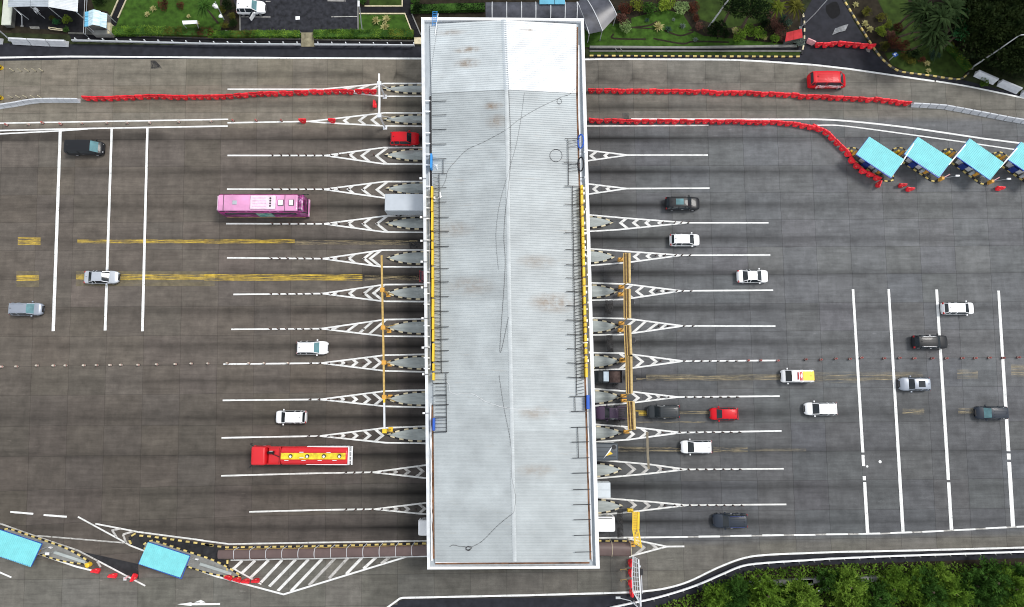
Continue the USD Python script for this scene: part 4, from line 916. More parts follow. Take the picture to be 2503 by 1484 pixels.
car('suv', c_black, 'black off-roader with silver roof rails crossing the third broad white line', 'car', *bb('N', 1248, 1632, 1082), 1, name='off_roader', rails=m_rim, ribs=4, chrome=True)
car('suv', c_lgrey, 'grey crossover with a dark glass sunroof on the second broad white line', 'car', *bb('S', 1110, 1458, 150), -1, name='crossover', sunroof=m_glass, H=1.62)
car('mpv', c_white, 'long white people carrier with black front, left of the broad white lines', 'car', *bb('S', 105, 470, 412), -1, name='people_carrier', rails=m_white, H=1.7)
car('mpv', c_navy, 'dark blue people carrier with ribbed roof on the rightmost white line', 'car', *bb('S', 1915, 2280, 455), -1, name='people_carrier', ribs=4, glass=m_glass2)
car('mpv', c_dkgrey, 'charcoal people carrier with white headlights queueing behind the purple pickup', 'car', *bb('R', 760, 1118, 443), -1, name='people_carrier', ribs=5, chrome=True)
car('hatch', c_red, 'small red hatchback queueing last in line behind the charcoal car', 'car', *bb('R', 1425, 1738, 466), -1, name='hatchback')
car('mpv', c_white, 'white people carrier alone in the lane of the dark minibus', 'car', *bb('R', 1115, 1460, 816), -1, name='people_carrier', rails=m_offwhite)
car('suv', c_navy, 'dark blue off-roader with ribbed roof in the lowest lane on the right', 'car', *bb('T', 1497, 1888, 498), -1, name='off_roader', ribs=6, chrome=True, rails=m_navy)
# parked car with its door open, its driver beside it
t, L, Wd = car('suv', c_white, 'white estate car parked at the top with its driver door open', 'car', *bb('B', 268, 592, 78), 1, name='estate_car', glass=m_glass2, rails=m_white)
d = part(t, 'open_door', MB().bar((.13 * L, -Wd / 2 - .02, .75), (.00 * L, -Wd / 2 - .95, .75), .07, .80), c_white)
part(d, 'window', MB().bar((.11 * L, -Wd / 2 - .06, 1.34), (.005 * L, -Wd / 2 - .90, 1.34), .04, .36), m_glass)
def limb(mf, a, b, ra, rb):
    import manifold3d as m3
    s = m3.Manifold.sphere
    return mf + m3.Manifold.batch_hull([s(ra, 16).translate(list(map(float, a))), s(rb, 16).translate(list(map(float, b)))])
import manifold3d as m3
def soft(mf, n=8):
    me = mf.refine_to_length(.05).to_mesh(); tm = trimesh.Trimesh(me.vert_properties[:, :3], me.tri_verts); trimesh.smoothing.filter_taubin(tm, iterations=n)
    return MB().add(tm.vertices, tm.faces)
pc = at('B', 447, 140, 0); pc = pc + (-.05, -.05, 0)
man = thing('person', 'person in a white shirt and grey trousers stepping into the parked white car', 'person', pc, 1.9)
b = m3.Manifold()
for a_, b_, ra, rb in (((0, .10, .92), (0, .02, .50), .085, .065), ((0, .02 + 0, .5), (-.03, .10, .09), .062, .045), ((0, -.10, .92), (.10, -.10, .52), .085, .065), ((.10, -.10, .52), (.06, -.10, .09), .062, .045),
                       ((-.03, .10, .05), (.16, .12, .04), .045, .035), ((.06, -.10, .05), (.25, -.11, .04), .045, .035), ((0, .06, .98), (.04, .09, 1.38), .12, .12), ((0, -.06, .98), (.04, -.09, 1.38), .12, .12), ((.04, .12, 1.38), (.04, -.12, 1.38), .09, .09),
                       ((.04, 0, 1.42), (.06, 0, 1.56), .055, .05), ((.06, 0, 1.62), (.075, 0, 1.69), .082, .088), ((.04, .20, 1.40), (.10, .27, 1.14), .05, .04), ((.10, .27, 1.14), (.30, .20, 1.05), .038, .03), ((.04, -.20, 1.40), (.14, -.26, 1.16), .05, .04), ((.14, -.26, 1.16), (.36, -.18, 1.14), .038, .03),
                       ((.30, .20, 1.05), (.38, .18, 1.04), .03, .022), ((.36, -.18, 1.14), (.44, -.16, 1.14), .03, .022)): b = limb(b, a_, b_, ra, rb)
part(man, 'body', soft(b), m_skin, True)
sh = m3.Manifold()
for a_, b_, ra, rb in (((0, .06, .96), (.04, .09, 1.38), .14, .135), ((0, -.06, .96), (.04, -.09, 1.38), .14, .135), ((.04, .13, 1.39), (.04, -.13, 1.39), .105, .105), ((.04, .20, 1.40), (.09, .26, 1.18), .068, .06), ((.04, -.20, 1.40), (.13, -.25, 1.2), .068, .06)): sh = limb(sh, a_, b_, ra, rb)
part(man, 'shirt', soft(sh), m_shirt, True)
tr = m3.Manifold()
for a_, b_, ra, rb in (((0, .10, .92), (0, .03, .50), .11, .085), ((0, .03, .5), (-.03, .10, .12), .085, .07), ((0, -.10, .92), (.10, -.10, .52), .11, .085), ((.10, -.10, .52), (.06, -.10, .12), .085, .07)): tr = limb(tr, a_, b_, ra, rb)
part(man, 'trousers', soft(tr), m_trous, True)
part(man, 'hair', MB().add(*(lambda s: (s.vertices * (.095, .09, .07) + (.058, 0, 1.735), s.faces))(trimesh.creation.icosphere(2))), m_hair, True)

# ---------------------------------------------------------------- pickups
def bed(t, L, W, x0, x1, z0, z1, mat, rim, load=None):
    b = MB().box(x0, -W / 2, z0, x1, W / 2, z0 + .06)
    part(t, 'bed_floor', MB().box(x0, -W / 2, z0 - .1, x1, W / 2, z0), load or mat)
    for s in (-1, 1): part(t, 'bed_side', MB().cbox(x0, s * W / 2 - .04, z0 - .12, x1, s * W / 2 + .04, z1, .02), rim)
    part(t, 'tailgate', MB().cbox(x0 - .05, -W / 2, z0 - .1, x0 + .03, W / 2, z1, .02), rim); part(t, 'headboard', MB().cbox(x1 - .04, -W / 2, z0, x1 + .02, W / 2, z1 + .1, .02), mat)
m_load = M('brown_bed_liner', (0.075, 0.052, 0.047), .8, .45, 2.0, detail=8)
t, L, Wd = car('pickup', c_purple, 'purple double cab pickup truck whose tail is under the yellow height frame', 'pickup truck', *bb('R', 215, 572, 455), -1, name='pickup_truck', ribs=5, chrome=True, glass=m_glass)
bed(t, L, Wd - .25, -.492 * L, -.175 * L, 1.07, 1.13, c_purple, c_purple, m_dark)
u0, u1, vv = bb('R', 192, 496, 72)
L = P(u1, vv, .8)[0] - P(u0, vv, .8)[0]; c = P((u0 + u1) / 2, vv, .8)
t = thing('pickup_truck', 'dark flatbed pickup truck with pale cab roof and brown load bed beside the canopy', 'pickup truck', (c[0], c[1], 0), math.pi)
W_ = 1.72
hw = W_ / 2
cab = [(-.02, hw, 1.0, .78, 1.0), (-.015, hw, 1.0, .70, 1.72), (.06, hw, 1.0, .72, 1.80), (.15, hw, 1.0, .72, 1.78), (.19, hw, .98, .70, 1.70), (.32, hw * .99, .96, .74, 1.12), (.42, hw * .96, .86, .72, .98), (.48, hw * .86, .66, .6, .74), (.5, hw * .74, .5, .56, .56)]
rings = [[(x * L, y, z) for y, z in [(0, .4), (w, .42), (w, zb - .1), (w * .97, zb), (wr, zt - .06), (0, zt)] + [(-wr, zt - .06), (-w * .97, zb), (-w, zb - .1), (-w, .42)]] for x, w, zb, wr, zt in cab]
part(t, 'cab', MB().loft(rings), c_dkgrey, 42)
def q4(b, p): return b.add(p, [(0, 1, 2, 3)])
part(t, 'roof', MB().cbox(-.015 * L, -.66, 1.74, .175 * L, .66, 1.83, .05), M('pale_cab_roof', (0.42, 0.50, 0.57), .4))
part(t, 'windscreen', q4(MB(), [(.19 * L + .03, -.66, 1.70), (.32 * L + .03, -.70, 1.15), (.32 * L + .03, .70, 1.15), (.19 * L + .03, .66, 1.70)]), m_glass)
for s in (-1, 1):
    part(t, 'side_window', MB().box(.02 * L, s * .80 - .06, 1.1, .17 * L, s * .80 + .02, 1.55), m_glass); part(t, 'headlight', MB().cbox(.47 * L, s * .55 - .15, .62, .495 * L, s * .55 + .15, .76, .03), m_head)
    part(t, 'wing_mirror', MB().cbox(.26 * L, s * .95 - .08, 1.12, .28 * L, s * .95 + .1, 1.3, .03), m_dark)
part(t, 'bumper', MB().cbox(.485 * L, -.8, .38, .515 * L, .8, .58, .03), m_offwhite)
bed(t, L, W_, -.5 * L, -.04 * L, .80, 1.18, m_black, M('dark_bed_side', (.03, .035, .045), .45), m_load)
wheels(t, L, W_, .33, -.30, .33)

# ---------------------------------------------------------------- ambulance
t, L, Wd = car('van', c_white, 'white ambulance with a yellow roof panel and red cross plate', 'ambulance', uv('R', 2178, 66)[0], uv('N', 208, 1420)[0], uv('R', 2178, 66)[1], -1, name='ambulance', W=1.78, H=1.98)
m_ayel = M('ambulance_yellow', (0.78, 0.52, 0.02), .4, .05); m_ared = M('ambulance_red', (0.45, 0.03, 0.03), .4)
part(t, 'roof_panel', MB().cbox(-.47 * L, -.62, 1.90, -.10 * L, .62, 2.00, .03), m_ayel)
part(t, 'cross_plate', MB().cbox(-.085 * L, -.62, 1.92, .0 * L, .62, 2.02, .02), m_ared)
cb = MB().box(-.068 * L, -.17, 2.02, -.018 * L, .17, 2.03); cb.box(-.055 * L, -.30, 2.02, -.031 * L, .30, 2.031)
part(t, 'cross', cb, c_white); part(t, 'light_bar', MB().cbox(.04 * L, -.5, 1.96, .075 * L, .5, 2.1, .03), m_tail)
part(t, 'rear_panel', MB().box(-.502 * L, -.55, .8, -.495 * L, .55, 1.3), m_ayel)

# ---------------------------------------------------------------- boxy bodies: bus, minibuses, trucks
def shell(t, name, x0, x1, W, z0, z1, mat, r=.18, rf=.12, smooth=42, taper=0.0):
    """rounded long box"""
    def ring(x, w, zt, zb):
        h = w / 2; k = r
        half = [(0, zb), (h - .05, zb), (h, zb + .08), (h, zt - k), (h - k * .3, zt - k * .3), (h - k, zt), (0, zt + .02)]
        return [(x, y, z) for y, z in half + [(-y, z) for y, z in half[-2:0:-1]]]
    rings = [ring(x0, W * .9, z1 - rf, z0 + .05), ring(x0 + rf * .35, W * .98, z1 - rf * .35, z0), ring(x0 + rf, W, z1, z0), ring(x1 - rf, W, z1, z0), ring(x1 - rf * .35, W * .98, z1 - rf * .35, z0), ring(x1, W * .9, z1 - rf - taper, z0 + .05)]
    return part(t, name, MB().loft(rings), mat, smooth)
def livery(name, ramp, scale, stretch=(1, 1, 1), rough=.35):
    return usdkit.material(stage, lookname(name), {'tc': ('texture_coordinate', {}), 'm': ('mapping', {'scale': stretch}), 'n': ('noise_texture', {'scale': scale, 'detail': 2.5, 'distortion': 1.2}),
        'r': ('rgb_ramp', {'ramp': ramp, 'interpolate': False}), 'p': ('principled_bsdf', {'roughness': rough, 'coat_weight': .5})},
        [('tc.object', 'm.vector'), ('m.vector', 'n.vector'), ('n.fac', 'r.fac'), ('r.color', 'p.base_color')], surface='p.BSDF')
m_bpink = M('bus_pink', (0.62, 0.27, 0.47), .4, .22, .35, coat=.5); m_bpale = M('bus_pale_pink', (0.72, 0.55, 0.64), .45, .18, 2.0, detail=6)
m_bside = livery('bus_side_livery', [(0.0, (.05, .008, .035)), (.44, (.14, .012, .09)), (.53, (.34, .02, .20)), (.585, (.06, .012, .05)), (.63, (.50, .20, .42)), (.67, (.10, .02, .08))], 1.1, (.55, 1, 1.5))
m_bteal = livery('bus_mural', [(0.0, (.04, .16, .15)), (.45, (.10, .30, .28)), (.55, (.22, .30, .18)), (.62, (.45, .45, .40))], 1.8)
u0, u1 = uv('H', 75, 950)[0], uv('H', 1048, 950)[0]; v = uv('H', 500, 958)[1]
zc = 2.4; x0, x1 = P(u0, v, 3.2)[0], P(u1, v, .8)[0]; L = x1 - x0; c = ((x0 + x1) / 2, P(u0, v, zc - .3)[1])
bus = thing('coach', 'pink and purple coach with painted side driving towards the canopy', 'bus', (c[0], c[1], 0), 0)
W_ = 2.5; H_ = 3.55
shell(bus, 'body', -L / 2, L / 2, W_, .35, 3.30, m_bside, .25, .3)
shell(bus, 'roof', -L / 2 + .12, L / 2 - .75, W_ - .24, 3.1, H_ - .10, m_bpink, .16, .22)
part(bus, 'rear_cap', MB().cbox(-L / 2 + .0, -1.0, 2.9, -L / 2 + .35, 1.0, H_ - .22, .12), m_bpale)
part(bus, 'roof_seam', MB().box(-L / 2 + .92, -1.12, H_ - .12, -L / 2 + 1.0, 1.12, H_ - .07), m_dark)
part(bus, 'roof_seam', MB().box(L / 2 - 2.55, -1.12, H_ - .12, L / 2 - 2.49, 1.12, H_ - .07), m_dark)
ac = shell(bus, 'air_conditioner', -L / 2 + 4.6, -L / 2 + 8.15, 1.95, H_ - .14, H_ + .14, m_bpale, .1, .2)
for k in range(4): part(ac, 'fan', MB().cyl((-L / 2 + 7.45, (k - 1.5) * .36, H_ + .15), (-L / 2 + 7.45, (k - 1.5) * .36, H_ + .20), .13, n=12), m_dark)
for k in range(4): part(ac, 'louvre', MB().cbox(-L / 2 + 5.0, (k - 1.5) * .4 - .08, H_ + .13, -L / 2 + 6.9, (k - 1.5) * .4 + .08, H_ + .18, .02), M(f'louvre_pink{k}', (.66, .45, .58), .5, .2))
for x, wd in ((L / 2 - 3.45, .78), (L / 2 - 1.95, .68)):
    h = part(bus, 'roof_hatch', MB().cbox(x, -.46, H_ - .12, x + wd, .40, H_ + .02, .04), m_dark); part(h, 'lid', MB().cbox(x + .06, -.40, H_ + .0, x + wd - .08, .36, H_ + .05, .03), m_white)
part(bus, 'roof_vent', MB().cbox(-L / 2 + 2.2, -.28, H_ - .12, -L / 2 + 2.8, .28, H_ + .02, .05), m_gutter)
part(bus, 'windscreen', MB().loft([[(L / 2 - .72, -1.12, 3.28), (L / 2 - .72, 1.12, 3.28), (L / 2 - .66, 1.12, 3.40), (L / 2 - .66, -1.12, 3.40)], [(L / 2 + .03, -1.14, 1.4), (L / 2 + .03, 1.14, 1.4), (L / 2 + .06, 1.14, 1.4), (L / 2 + .06, -1.14, 1.4)]]), m_glass, 30)
part(bus, 'front_trim', MB().cbox(L / 2 - .42, -.95, 2.3, L / 2 - .26, .95, 3.05, .05), m_bpale); part(bus, 'front_bumper', MB().cbox(L / 2 - .2, -1.22, .4, L / 2 + .08, 1.22, .95, .1), m_bpink)
for s in (-1, 1):
    part(bus, 'side_window', MB().box(-L / 2 + .8, s * 1.245 - .02, 1.9, L / 2 - 1.2, s * 1.245 + .02, 2.85), m_glass)
    part(bus, 'mural', MB().box(-.9, s * 1.26 - .012, .7, 1.3, s * 1.26 + .012, 2.5), m_bteal)
    part(bus, 'gold_trim', MB().box(-L / 2 + .3, s * 1.26 - .02, .36, L / 2 - .5, s * 1.26 + .02, .44), m_kyel)
    part(bus, 'upper_stripe', MB().box(-L / 2 + .3, s * 1.25 - .02, 2.92, L / 2 - .9, s * 1.25 + .03, 3.02), M(f'bus_stripe{s+1}', (.52, .03, .25), .4))
    part(bus, 'headlight', MB().cbox(L / 2 - .06, s * .9 - .2, .62, L / 2 + .1, s * .9 + .2, .82, .04), m_head)
    part(bus, 'wing_mirror', MB().tube([(L / 2 - .5, s * 1.15, 3.1), (L / 2 + .35, s * 1.32, 3.0), (L / 2 + .45, s * 1.34, 2.7)], .07, 6), m_dark)
wheels(bus, L, W_, .30, -.26, .48, extra=(-.37,))

# silver box truck half under the canopy
def box_truck(label, u_tail, v, Lb, W_, H_, heading, zref, mat, ribs, split=False, tail=-1):
    a = P(u_tail, v, zref)
    xc = a[0] + (Lb / 2 if heading > 0 else -Lb / 2) * (1 if tail < 0 else -1)
    t = thing('box_truck', label, 'truck', (xc, a[1], 0), 0 if heading > 0 else math.pi)
    b = part(t, 'cargo_box', MB().cbox(-Lb / 2, -W_ / 2, .95, Lb / 2 - 1.9, W_ / 2, H_, .05), mat)
    if split: part(t, 'roof_seam', MB().box(-Lb / 2 + .02, -.06, H_, Lb / 2 - 1.95, -.02, H_ + .03), m_gutter)
    n = int((Lb - 1.9) / .28)
    for k in range(ribs and n):
        for s in (-1, 1): part(t, 'side_rib', MB().cbox(-Lb / 2 + k * .28 + .05, s * W_ / 2 - .03, 1.0, -Lb / 2 + k * .28 + .19, s * W_ / 2 + .04, H_ - .12, .01), mat)
    shell(t, 'cab', Lb / 2 - 1.75, Lb / 2, W_ - .2, .5, 2.3, c_white, .2, .3)
    part(t, 'windscreen', MB().box(Lb / 2 - .06, -.85, 1.35, Lb / 2 + .02, .85, 2.0), m_glass); part(t, 'chassis', MB().box(-Lb / 2, -.45, .6, Lb / 2 - .3, .45, .93), m_dark)
    wheels(t, Lb, W_, .36, -.30, .42)
    return t
m_box = M('cargo_box_metal', (0.46, 0.50, 0.54), .38, .06, .8, metal=.3)
box_truck('silver box truck with ribbed side halfway under the west edge of the canopy', uv('H', 1853, 920)[0], uv('H', 1853, 925)[1], 7.2, 2.35, 3.3, 1, 3.3, m_box, True)
box_truck('pale box truck showing its tail beyond the lower east edge of the canopy', uv('R', 376, 1270)[0], uv('R', 376, 1276)[1], 6.2, 1.95, 2.75, -1, 2.75, M('pale_box', (.55, .60, .63), .4, .06), False, True)
# white van roofs near the bottom
def small_bus(name, label, u_end, v, W_, H_, Lb, heading, mat, end='rear', zref=None):
    a = P(u_end, v, zref or H_ * .9)
    s = -1 if (end == 'rear') == (heading > 0) else 1      # which side of its middle the shown end lies
    t = thing(name, label, 'van' if name != 'minibus' else 'minibus', (a[0] - s * Lb / 2, a[1], 0), 0 if heading > 0 else math.pi)
    shell(t, 'body', -Lb / 2, Lb / 2, W_, .35, H_, mat, .22, .35)
    part(t, 'windscreen', MB().loft([[(Lb / 2 - .42, -W_ * .40, H_ - .12), (Lb / 2 - .42, W_ * .40, H_ - .12), (Lb / 2 - .36, W_ * .40, H_ - .06), (Lb / 2 - .36, -W_ * .40, H_ - .06)], [(Lb / 2 + .01, -W_ * .43, 1.2), (Lb / 2 + .01, W_ * .43, 1.2), (Lb / 2 + .03, W_ * .43, 1.2), (Lb / 2 + .03, -W_ * .43, 1.2)]]), m_glass, 30)
    part(t, 'rear_window', MB().box(-Lb / 2 - .01, -W_ * .38, 1.2, -Lb / 2 + .08, W_ * .38, H_ - .5), m_glass)
    for sd in (-1, 1):
        part(t, 'side_window', MB().box(-Lb * .44, sd * W_ / 2 - .02, 1.2, Lb * .40, sd * W_ / 2 + .012, H_ - .38), m_glass)
        part(t, 'headlight', MB().cbox(Lb / 2 - .06, sd * W_ * .36 - .14, .7, Lb / 2 + .03, sd * W_ * .36 + .14, .9, .03), m_head); part(t, 'tail_light', MB().box(-Lb / 2 - .02, sd * W_ * .42 - .08, .8, -Lb / 2 + .05, sd * W_ * .42 + .08, 1.15), m_tail)
        part(t, 'wing_mirror', MB().cbox(Lb * .42, sd * (W_ / 2 + .14) - .1, 1.3, Lb * .42 + .1, sd * (W_ / 2 + .14) + .1, 1.6, .04), m_dark)
    wheels(t, Lb, W_, .32, -.30, .36)
    return t
t = small_bus('delivery_van', 'white van whose front shows at the lower west edge of the canopy', uv('Q', 1775, 838)[0], uv('Q', 1775, 838)[1], 2.0, 2.35, 5.4, -1, c_white, 'front')
t = small_bus('delivery_van', 'white van with ribbed roof at the lower east edge, above the brown walkway', uv('T', 438, 536)[0], uv('T', 438, 538)[1], 1.95, 2.3, 5.2, -1, c_white, 'rear')
for k in range(3): part(t, 'roof_rib', MB().cbox(-2.3, (k - 1) * .5 - .03, 2.29, .8, (k - 1) * .5 + .03, 2.335, .01), c_white)
part(t, 'roof_stripe', MB().box(-2.2, -.82, 2.2, .8, -.74, 2.32), m_dark)
mb_ = small_bus('minibus', 'dark grey minibus with a white and yellow arrow on its roof at the east eave', uv('R', 458, 870)[0], uv('R', 458, 868)[1], 2.25, 2.75, 7.0, -1, carpaint('minibus_grey', (.05, .062, .075), coat=.1, rough=.45), 'rear')
tri = MB().prism(Polygon([(-1.75, .55), (-2.75, .25), (-2.35, -.1)]), 2.75, 2.79); part(mb_, 'roof_emblem', tri, m_yel)
part(mb_, 'roof_emblem', MB().prism(Polygon([(-1.5, .85), (-2.38, -.05), (-2.75, -.85)]), 2.75, 2.795), m_white)
part(mb_, 'roof_vent', MB().cyl((-2.9, -.62, 2.7), (-2.9, -.62, 2.86), .28, n=14), m_dark)
for k in range(3): part(mb_, 'roof_rib', MB().cbox(-3.2, (k - 1) * .55 - .03, 2.73, 2.6, (k - 1) * .55 + .03, 2.78, .015), c_dkgrey)
# red minibus with white lettering
u0, u1 = uv('D', 2198, 850)[0], uv('E', 385, 850)[0]; v = uv('E', 200, 842)[1]
L = P(u1, v, 1.6)[0] - P(u0, v, 1.6)[0]; c = P((u0 + u1) / 2, v, 1.2)
rb_, L, Wd = car('van', c_red, 'red minibus with white DayTrans lettering on its side, driving east at the top right', 'minibus', u0, u1, v, 1, name='minibus', W=2.0, H=2.25, ribs=7, zc=1.3)
for s, yaw in ((-1, 0.0), (1, math.pi)):
    tm = meshkit.text_mesh('DayTrans', .80, .012, bold=True); w = tm.bounds[1][0]
    vv_, ff_ = np.array(tm.vertices), np.array(tm.faces)
    X = (vv_[:, 0] - w / 2) * 3.7 / w + vv_[:, 1] * .22; Z = vv_[:, 1] + .80; Y = np.full(len(X), -1.0 * Wd / 2 * 1.008) - vv_[:, 2]
    Vn = np.c_[X, Y, Z]
    if s > 0: Vn = Vn * (-1, -1, 1)
    part(rb_, 'lettering', MB().add(Vn, ff_), m_white)

# ---------------------------------------------------------------- red tanker truck
u0, u1 = uv('V', 442, 1120)[0], uv('V', 1510, 1120)[0]; v = uv('V', 900, 1120)[1]
L = P(u1, v, 2.3)[0] - P(u0, v, 2.3)[0]; c = P((u0 + u1) / 2, v, 2.4)
tk = thing('tanker_truck', 'red fuel tanker truck with a yellow walkway along its tank heading left', 'tanker truck', (c[0], c[1], 0), math.pi)
S_ = L / 1068.0                                        # metres per pixel of the close view, front at +L/2
X = lambda x: L / 2 - (x - 442) * S_
m_tred = M('tanker_red', (0.56, 0.010, 0.016), .4, .06, .8, coat=.15); m_tyel = M('walkway_yellow', (0.62, 0.50, 0.03), .6, .4, 1.6, detail=7)
shell(tk, 'cab', X(600), X(445), 2.42, .7, 2.95, m_tred, .25, .28)
part(tk, 'windscreen', MB().box(X(446) - .03, -1.02, 1.75, X(446) + .04, 1.02, 2.6), m_glass); part(tk, 'bumper', MB().cbox(X(440), -1.2, .45, X(440) + .25, 1.2, .9, .05), m_tred)
part(tk, 'roof_lamp_bar', MB().cbox(X(470), -.8, 2.95, X(462), .8, 3.03, .02), m_tred)
for s in (-1, 1):
    part(tk, 'side_window', MB().box(X(560), s * 1.21 - .02, 1.8, X(480), s * 1.21 + .015, 2.55), m_glass); part(tk, 'wing_mirror', MB().tube([(X(460), s * 1.2, 2.6), (X(425), s * 1.5, 2.5), (X(425), s * 1.5, 1.9)], .06, 6), m_dark)
    part(tk, 'headlight', MB().cbox(X(446), s * .85 - .2, 1.0, X(446) + .08, s * .85 + .2, 1.25, .04), m_head)
part(tk, 'chassis', MB().box(X(1490), -.5, .75, X(470), .5, 1.1), m_dark)
part(tk, 'front_deck', MB().cbox(X(750), -1.12, 1.1, X(612), 1.12, 2.15, .06), m_tred)
for y0, y1 in ((-1.14, -1.04), (1.04, 1.14)): part(tk, 'deck_rail', MB().cbox(X(752), y0, 2.1, X(608), y1, 2.55, .02), m_tred)
part(tk, 'deck_rail', MB().cbox(X(752), -1.1, 2.1, X(744), 1.1, 2.6, .02), m_tred)
sp = part(tk, 'spare_wheel', MB().cyl((X(645), -.55 + .0, 2.4), (X(645), -.25, 2.4), .45, n=16), m_rubber, 40); part(sp, 'rim', MB().cyl((X(645), -.60, 2.4), (X(645), -.52, 2.4), .26, n=12), m_white, 40)
part(tk, 'hose', MB().tube([(X(655), -.2, 2.3), (X(700), .0, 2.3), (X(745), .25, 2.35)], .05, 6), m_dark)
a, b_ = X(1470), X(762)
ring = lambda x, s: [(x, 1.19 * s * math.copysign(abs(math.cos(k * .2618)) ** .65, math.cos(k * .2618)), 2.15 + 1.02 * s * math.copysign(abs(math.sin(k * .2618)) ** .75, math.sin(k * .2618))) for k in range(24)]
part(tk, 'tank', MB().loft([ring(a, .86), ring(a + .12, .98), ring(a + .25, 1), ring(b_ - .25, 1), ring(b_ - .12, .98), ring(b_, .86)]), m_tred, 40)
part(tk, 'walkway', MB().box(X(1450), -.40, 3.14, X(772), .42, 3.19), m_tyel)
for y in (-.50, .52): part(tk, 'walkway_rail', MB().cbox(X(1455), y - .05, 3.08, X(770), y + .05, 3.32, .02), m_tred)
for x in (875, 1050, 1225, 1388):
    h = part(tk, 'manhole', MB().cyl((X(x), 0, 3.18), (X(x), 0, 3.30), .25, n=16), m_dark, 40); part(h, 'lid', MB().cyl((X(x), .06, 3.30), (X(x), .06, 3.36), .15, n=14), m_white, 40)
for x, y in ((835, .55), (1015, .55), (1185, .55), (1340, .55), (995, .2), (1275, -.45), (990, -.5)): part(tk, 'grating', MB().box(X(x + 22), y - .05, 3.33, X(x - 22), y + .05, 3.36), m_offwhite)
for s in (-1, 1): part(tk, 'side_stripe', MB().loft([[(X(1475), s * 1.17, 2.0), (X(1475), s * 1.24, 2.0), (X(1475), s * 1.20, 2.75), (X(1475), s * 1.10, 2.75)], [(X(1030), s * 1.17, 2.2), (X(1030), s * 1.24, 2.2), (X(1030), s * 1.20, 2.62), (X(1030), s * 1.10, 2.62)]]), m_white)
part(tk, 'rear_frame', MB().cbox(X(1482), -1.15, 1.6, X(1472), 1.15, 3.1, .03), m_white)
for y in (-.5, .1, .6): part(tk, 'rear_strut', MB().bar((X(1475), y, 2.6), (X(1500), y, 2.4), .1, .1), m_white)
part(tk, 'rear_bumper', MB().cbox(X(1510), -1.22, 2.2, X(1496), 1.22, 2.4, .03), m_white)
wheels(tk, L, 2.45, X(520) / L, X(1250) / L, .5, extra=(X(1380) / L,))
# ================================================================ plastic and concrete barriers
def barrier_proto():
    t = thing('water_barrier', 'red plastic water barrier', 'barrier')
    rings = []
    for z, l, w in ((0, .30, .26), (.06, .32, .27), (.42, .43, .23), (.56, .51, .19), (.74, .53, .14), (1.0, .52, .10), (1.05, .48, .07)):
        rings.append([(-l, -w * .55, z), (-l + .10, -w, z), (l - .10, -w, z), (l, -w * .55, z), (l, w * .55, z), (l - .10, w, z), (-l + .10, w, z), (-l, w * .55, z)])
    b = part(t, 'body', MB().loft(rings), m_red, 35)
    for s in (-1, 1):
        part(t, 'side_rib', MB().loft([[(-.50, s * .17, .64), (.50, s * .17, .64), (.50, s * .205, .70), (-.50, s * .205, .70)], [(-.50, s * .12, .80), (.50, s * .12, .80), (.50, s * .17, .76), (-.50, s * .17, .76)]]), m_red)
        part(t, 'filler_cap', MB().cbox(-.09, s * .20 - .05, .52, .09, s * .20 + .05, .62, .02), m_peach)
    part(t, 'top_grip', MB().cbox(-.12, -.06, 1.03, .12, .06, 1.09, .02), m_red)
    return t
bar0, used0 = barrier_proto(), [False]
def put_barrier(p, yaw, label, group=None):
    if not used0[0]:
        used0[0] = True; move(bar0, (p[0], p[1], 0), yaw); return tag(bar0, label, None, group)
    d = dup(bar0, (p[0], p[1], 0), yaw, label, group)
    return d
def barrier_row(pts, label, group, pitch=1.09, jit=.07):
    ls = LineString([(p[0], p[1]) for p in pts]); n = max(1, int(round(ls.length / pitch))); rr = random.Random(n)
    for k in range(n):
        s = (k + .5) * ls.length / n; a, b = ls.interpolate(max(s - .5, 0)), ls.interpolate(min(s + .5, ls.length))
        put_barrier(np.array(ls.interpolate(s).coords[0]) + rr.uniform(-jit, jit), math.atan2(b.y - a.y, b.x - a.x) + rr.uniform(-.10, .10), label, group)
barrier_row(ats('A', [(905, 1050), (1130, 1058), (1280, 1048), (1480, 1042), (1650, 1038), (1900, 1040), (2279, 1046)]) + ats('B', [(150, 1037), (300, 1030), (420, 1018), (640, 1006), (900, 998), (1150, 988), (1780, 984)]),
            'red plastic water barrier in the long row west of the canopy', 'red barriers in the row west of the canopy')
barrier_row(ats('D', [(-130, 968), (0, 974), (600, 982), (1080, 986), (1180, 998), (1500, 1000), (1800, 1012), (2000, 1020), (2150, 1038)]) + ats('E', [(0, 1040), (300, 1048), (450, 1058), (700, 1072), (900, 1098), (1055, 1112)]),
            'red plastic water barrier in the upper long row east of the canopy', 'red barriers in the upper row east of the canopy')
barrier_row(ats('D', [(-130, 1288), (0, 1293), (600, 1300), (1100, 1302), (1600, 1306), (1850, 1310), (2000, 1322), (2150, 1345), (2279, 1370)]) + ats('F', [(30, 90), (130, 125), (215, 185), (280, 250), (340, 305), (385, 365), (425, 430), (480, 500), (560, 555), (640, 595), (735, 645)]),
            'red plastic water barrier in the row curving down to the cyan booths', 'red barriers in the row curving to the cyan booths')
barrier_row(ats('E', [(45, 488), (200, 490), (215, 478), (300, 482), (440, 492), (640, 505), (680, 492)]), 'red plastic water barrier closing the side road at the top right', 'red barriers across the side road')
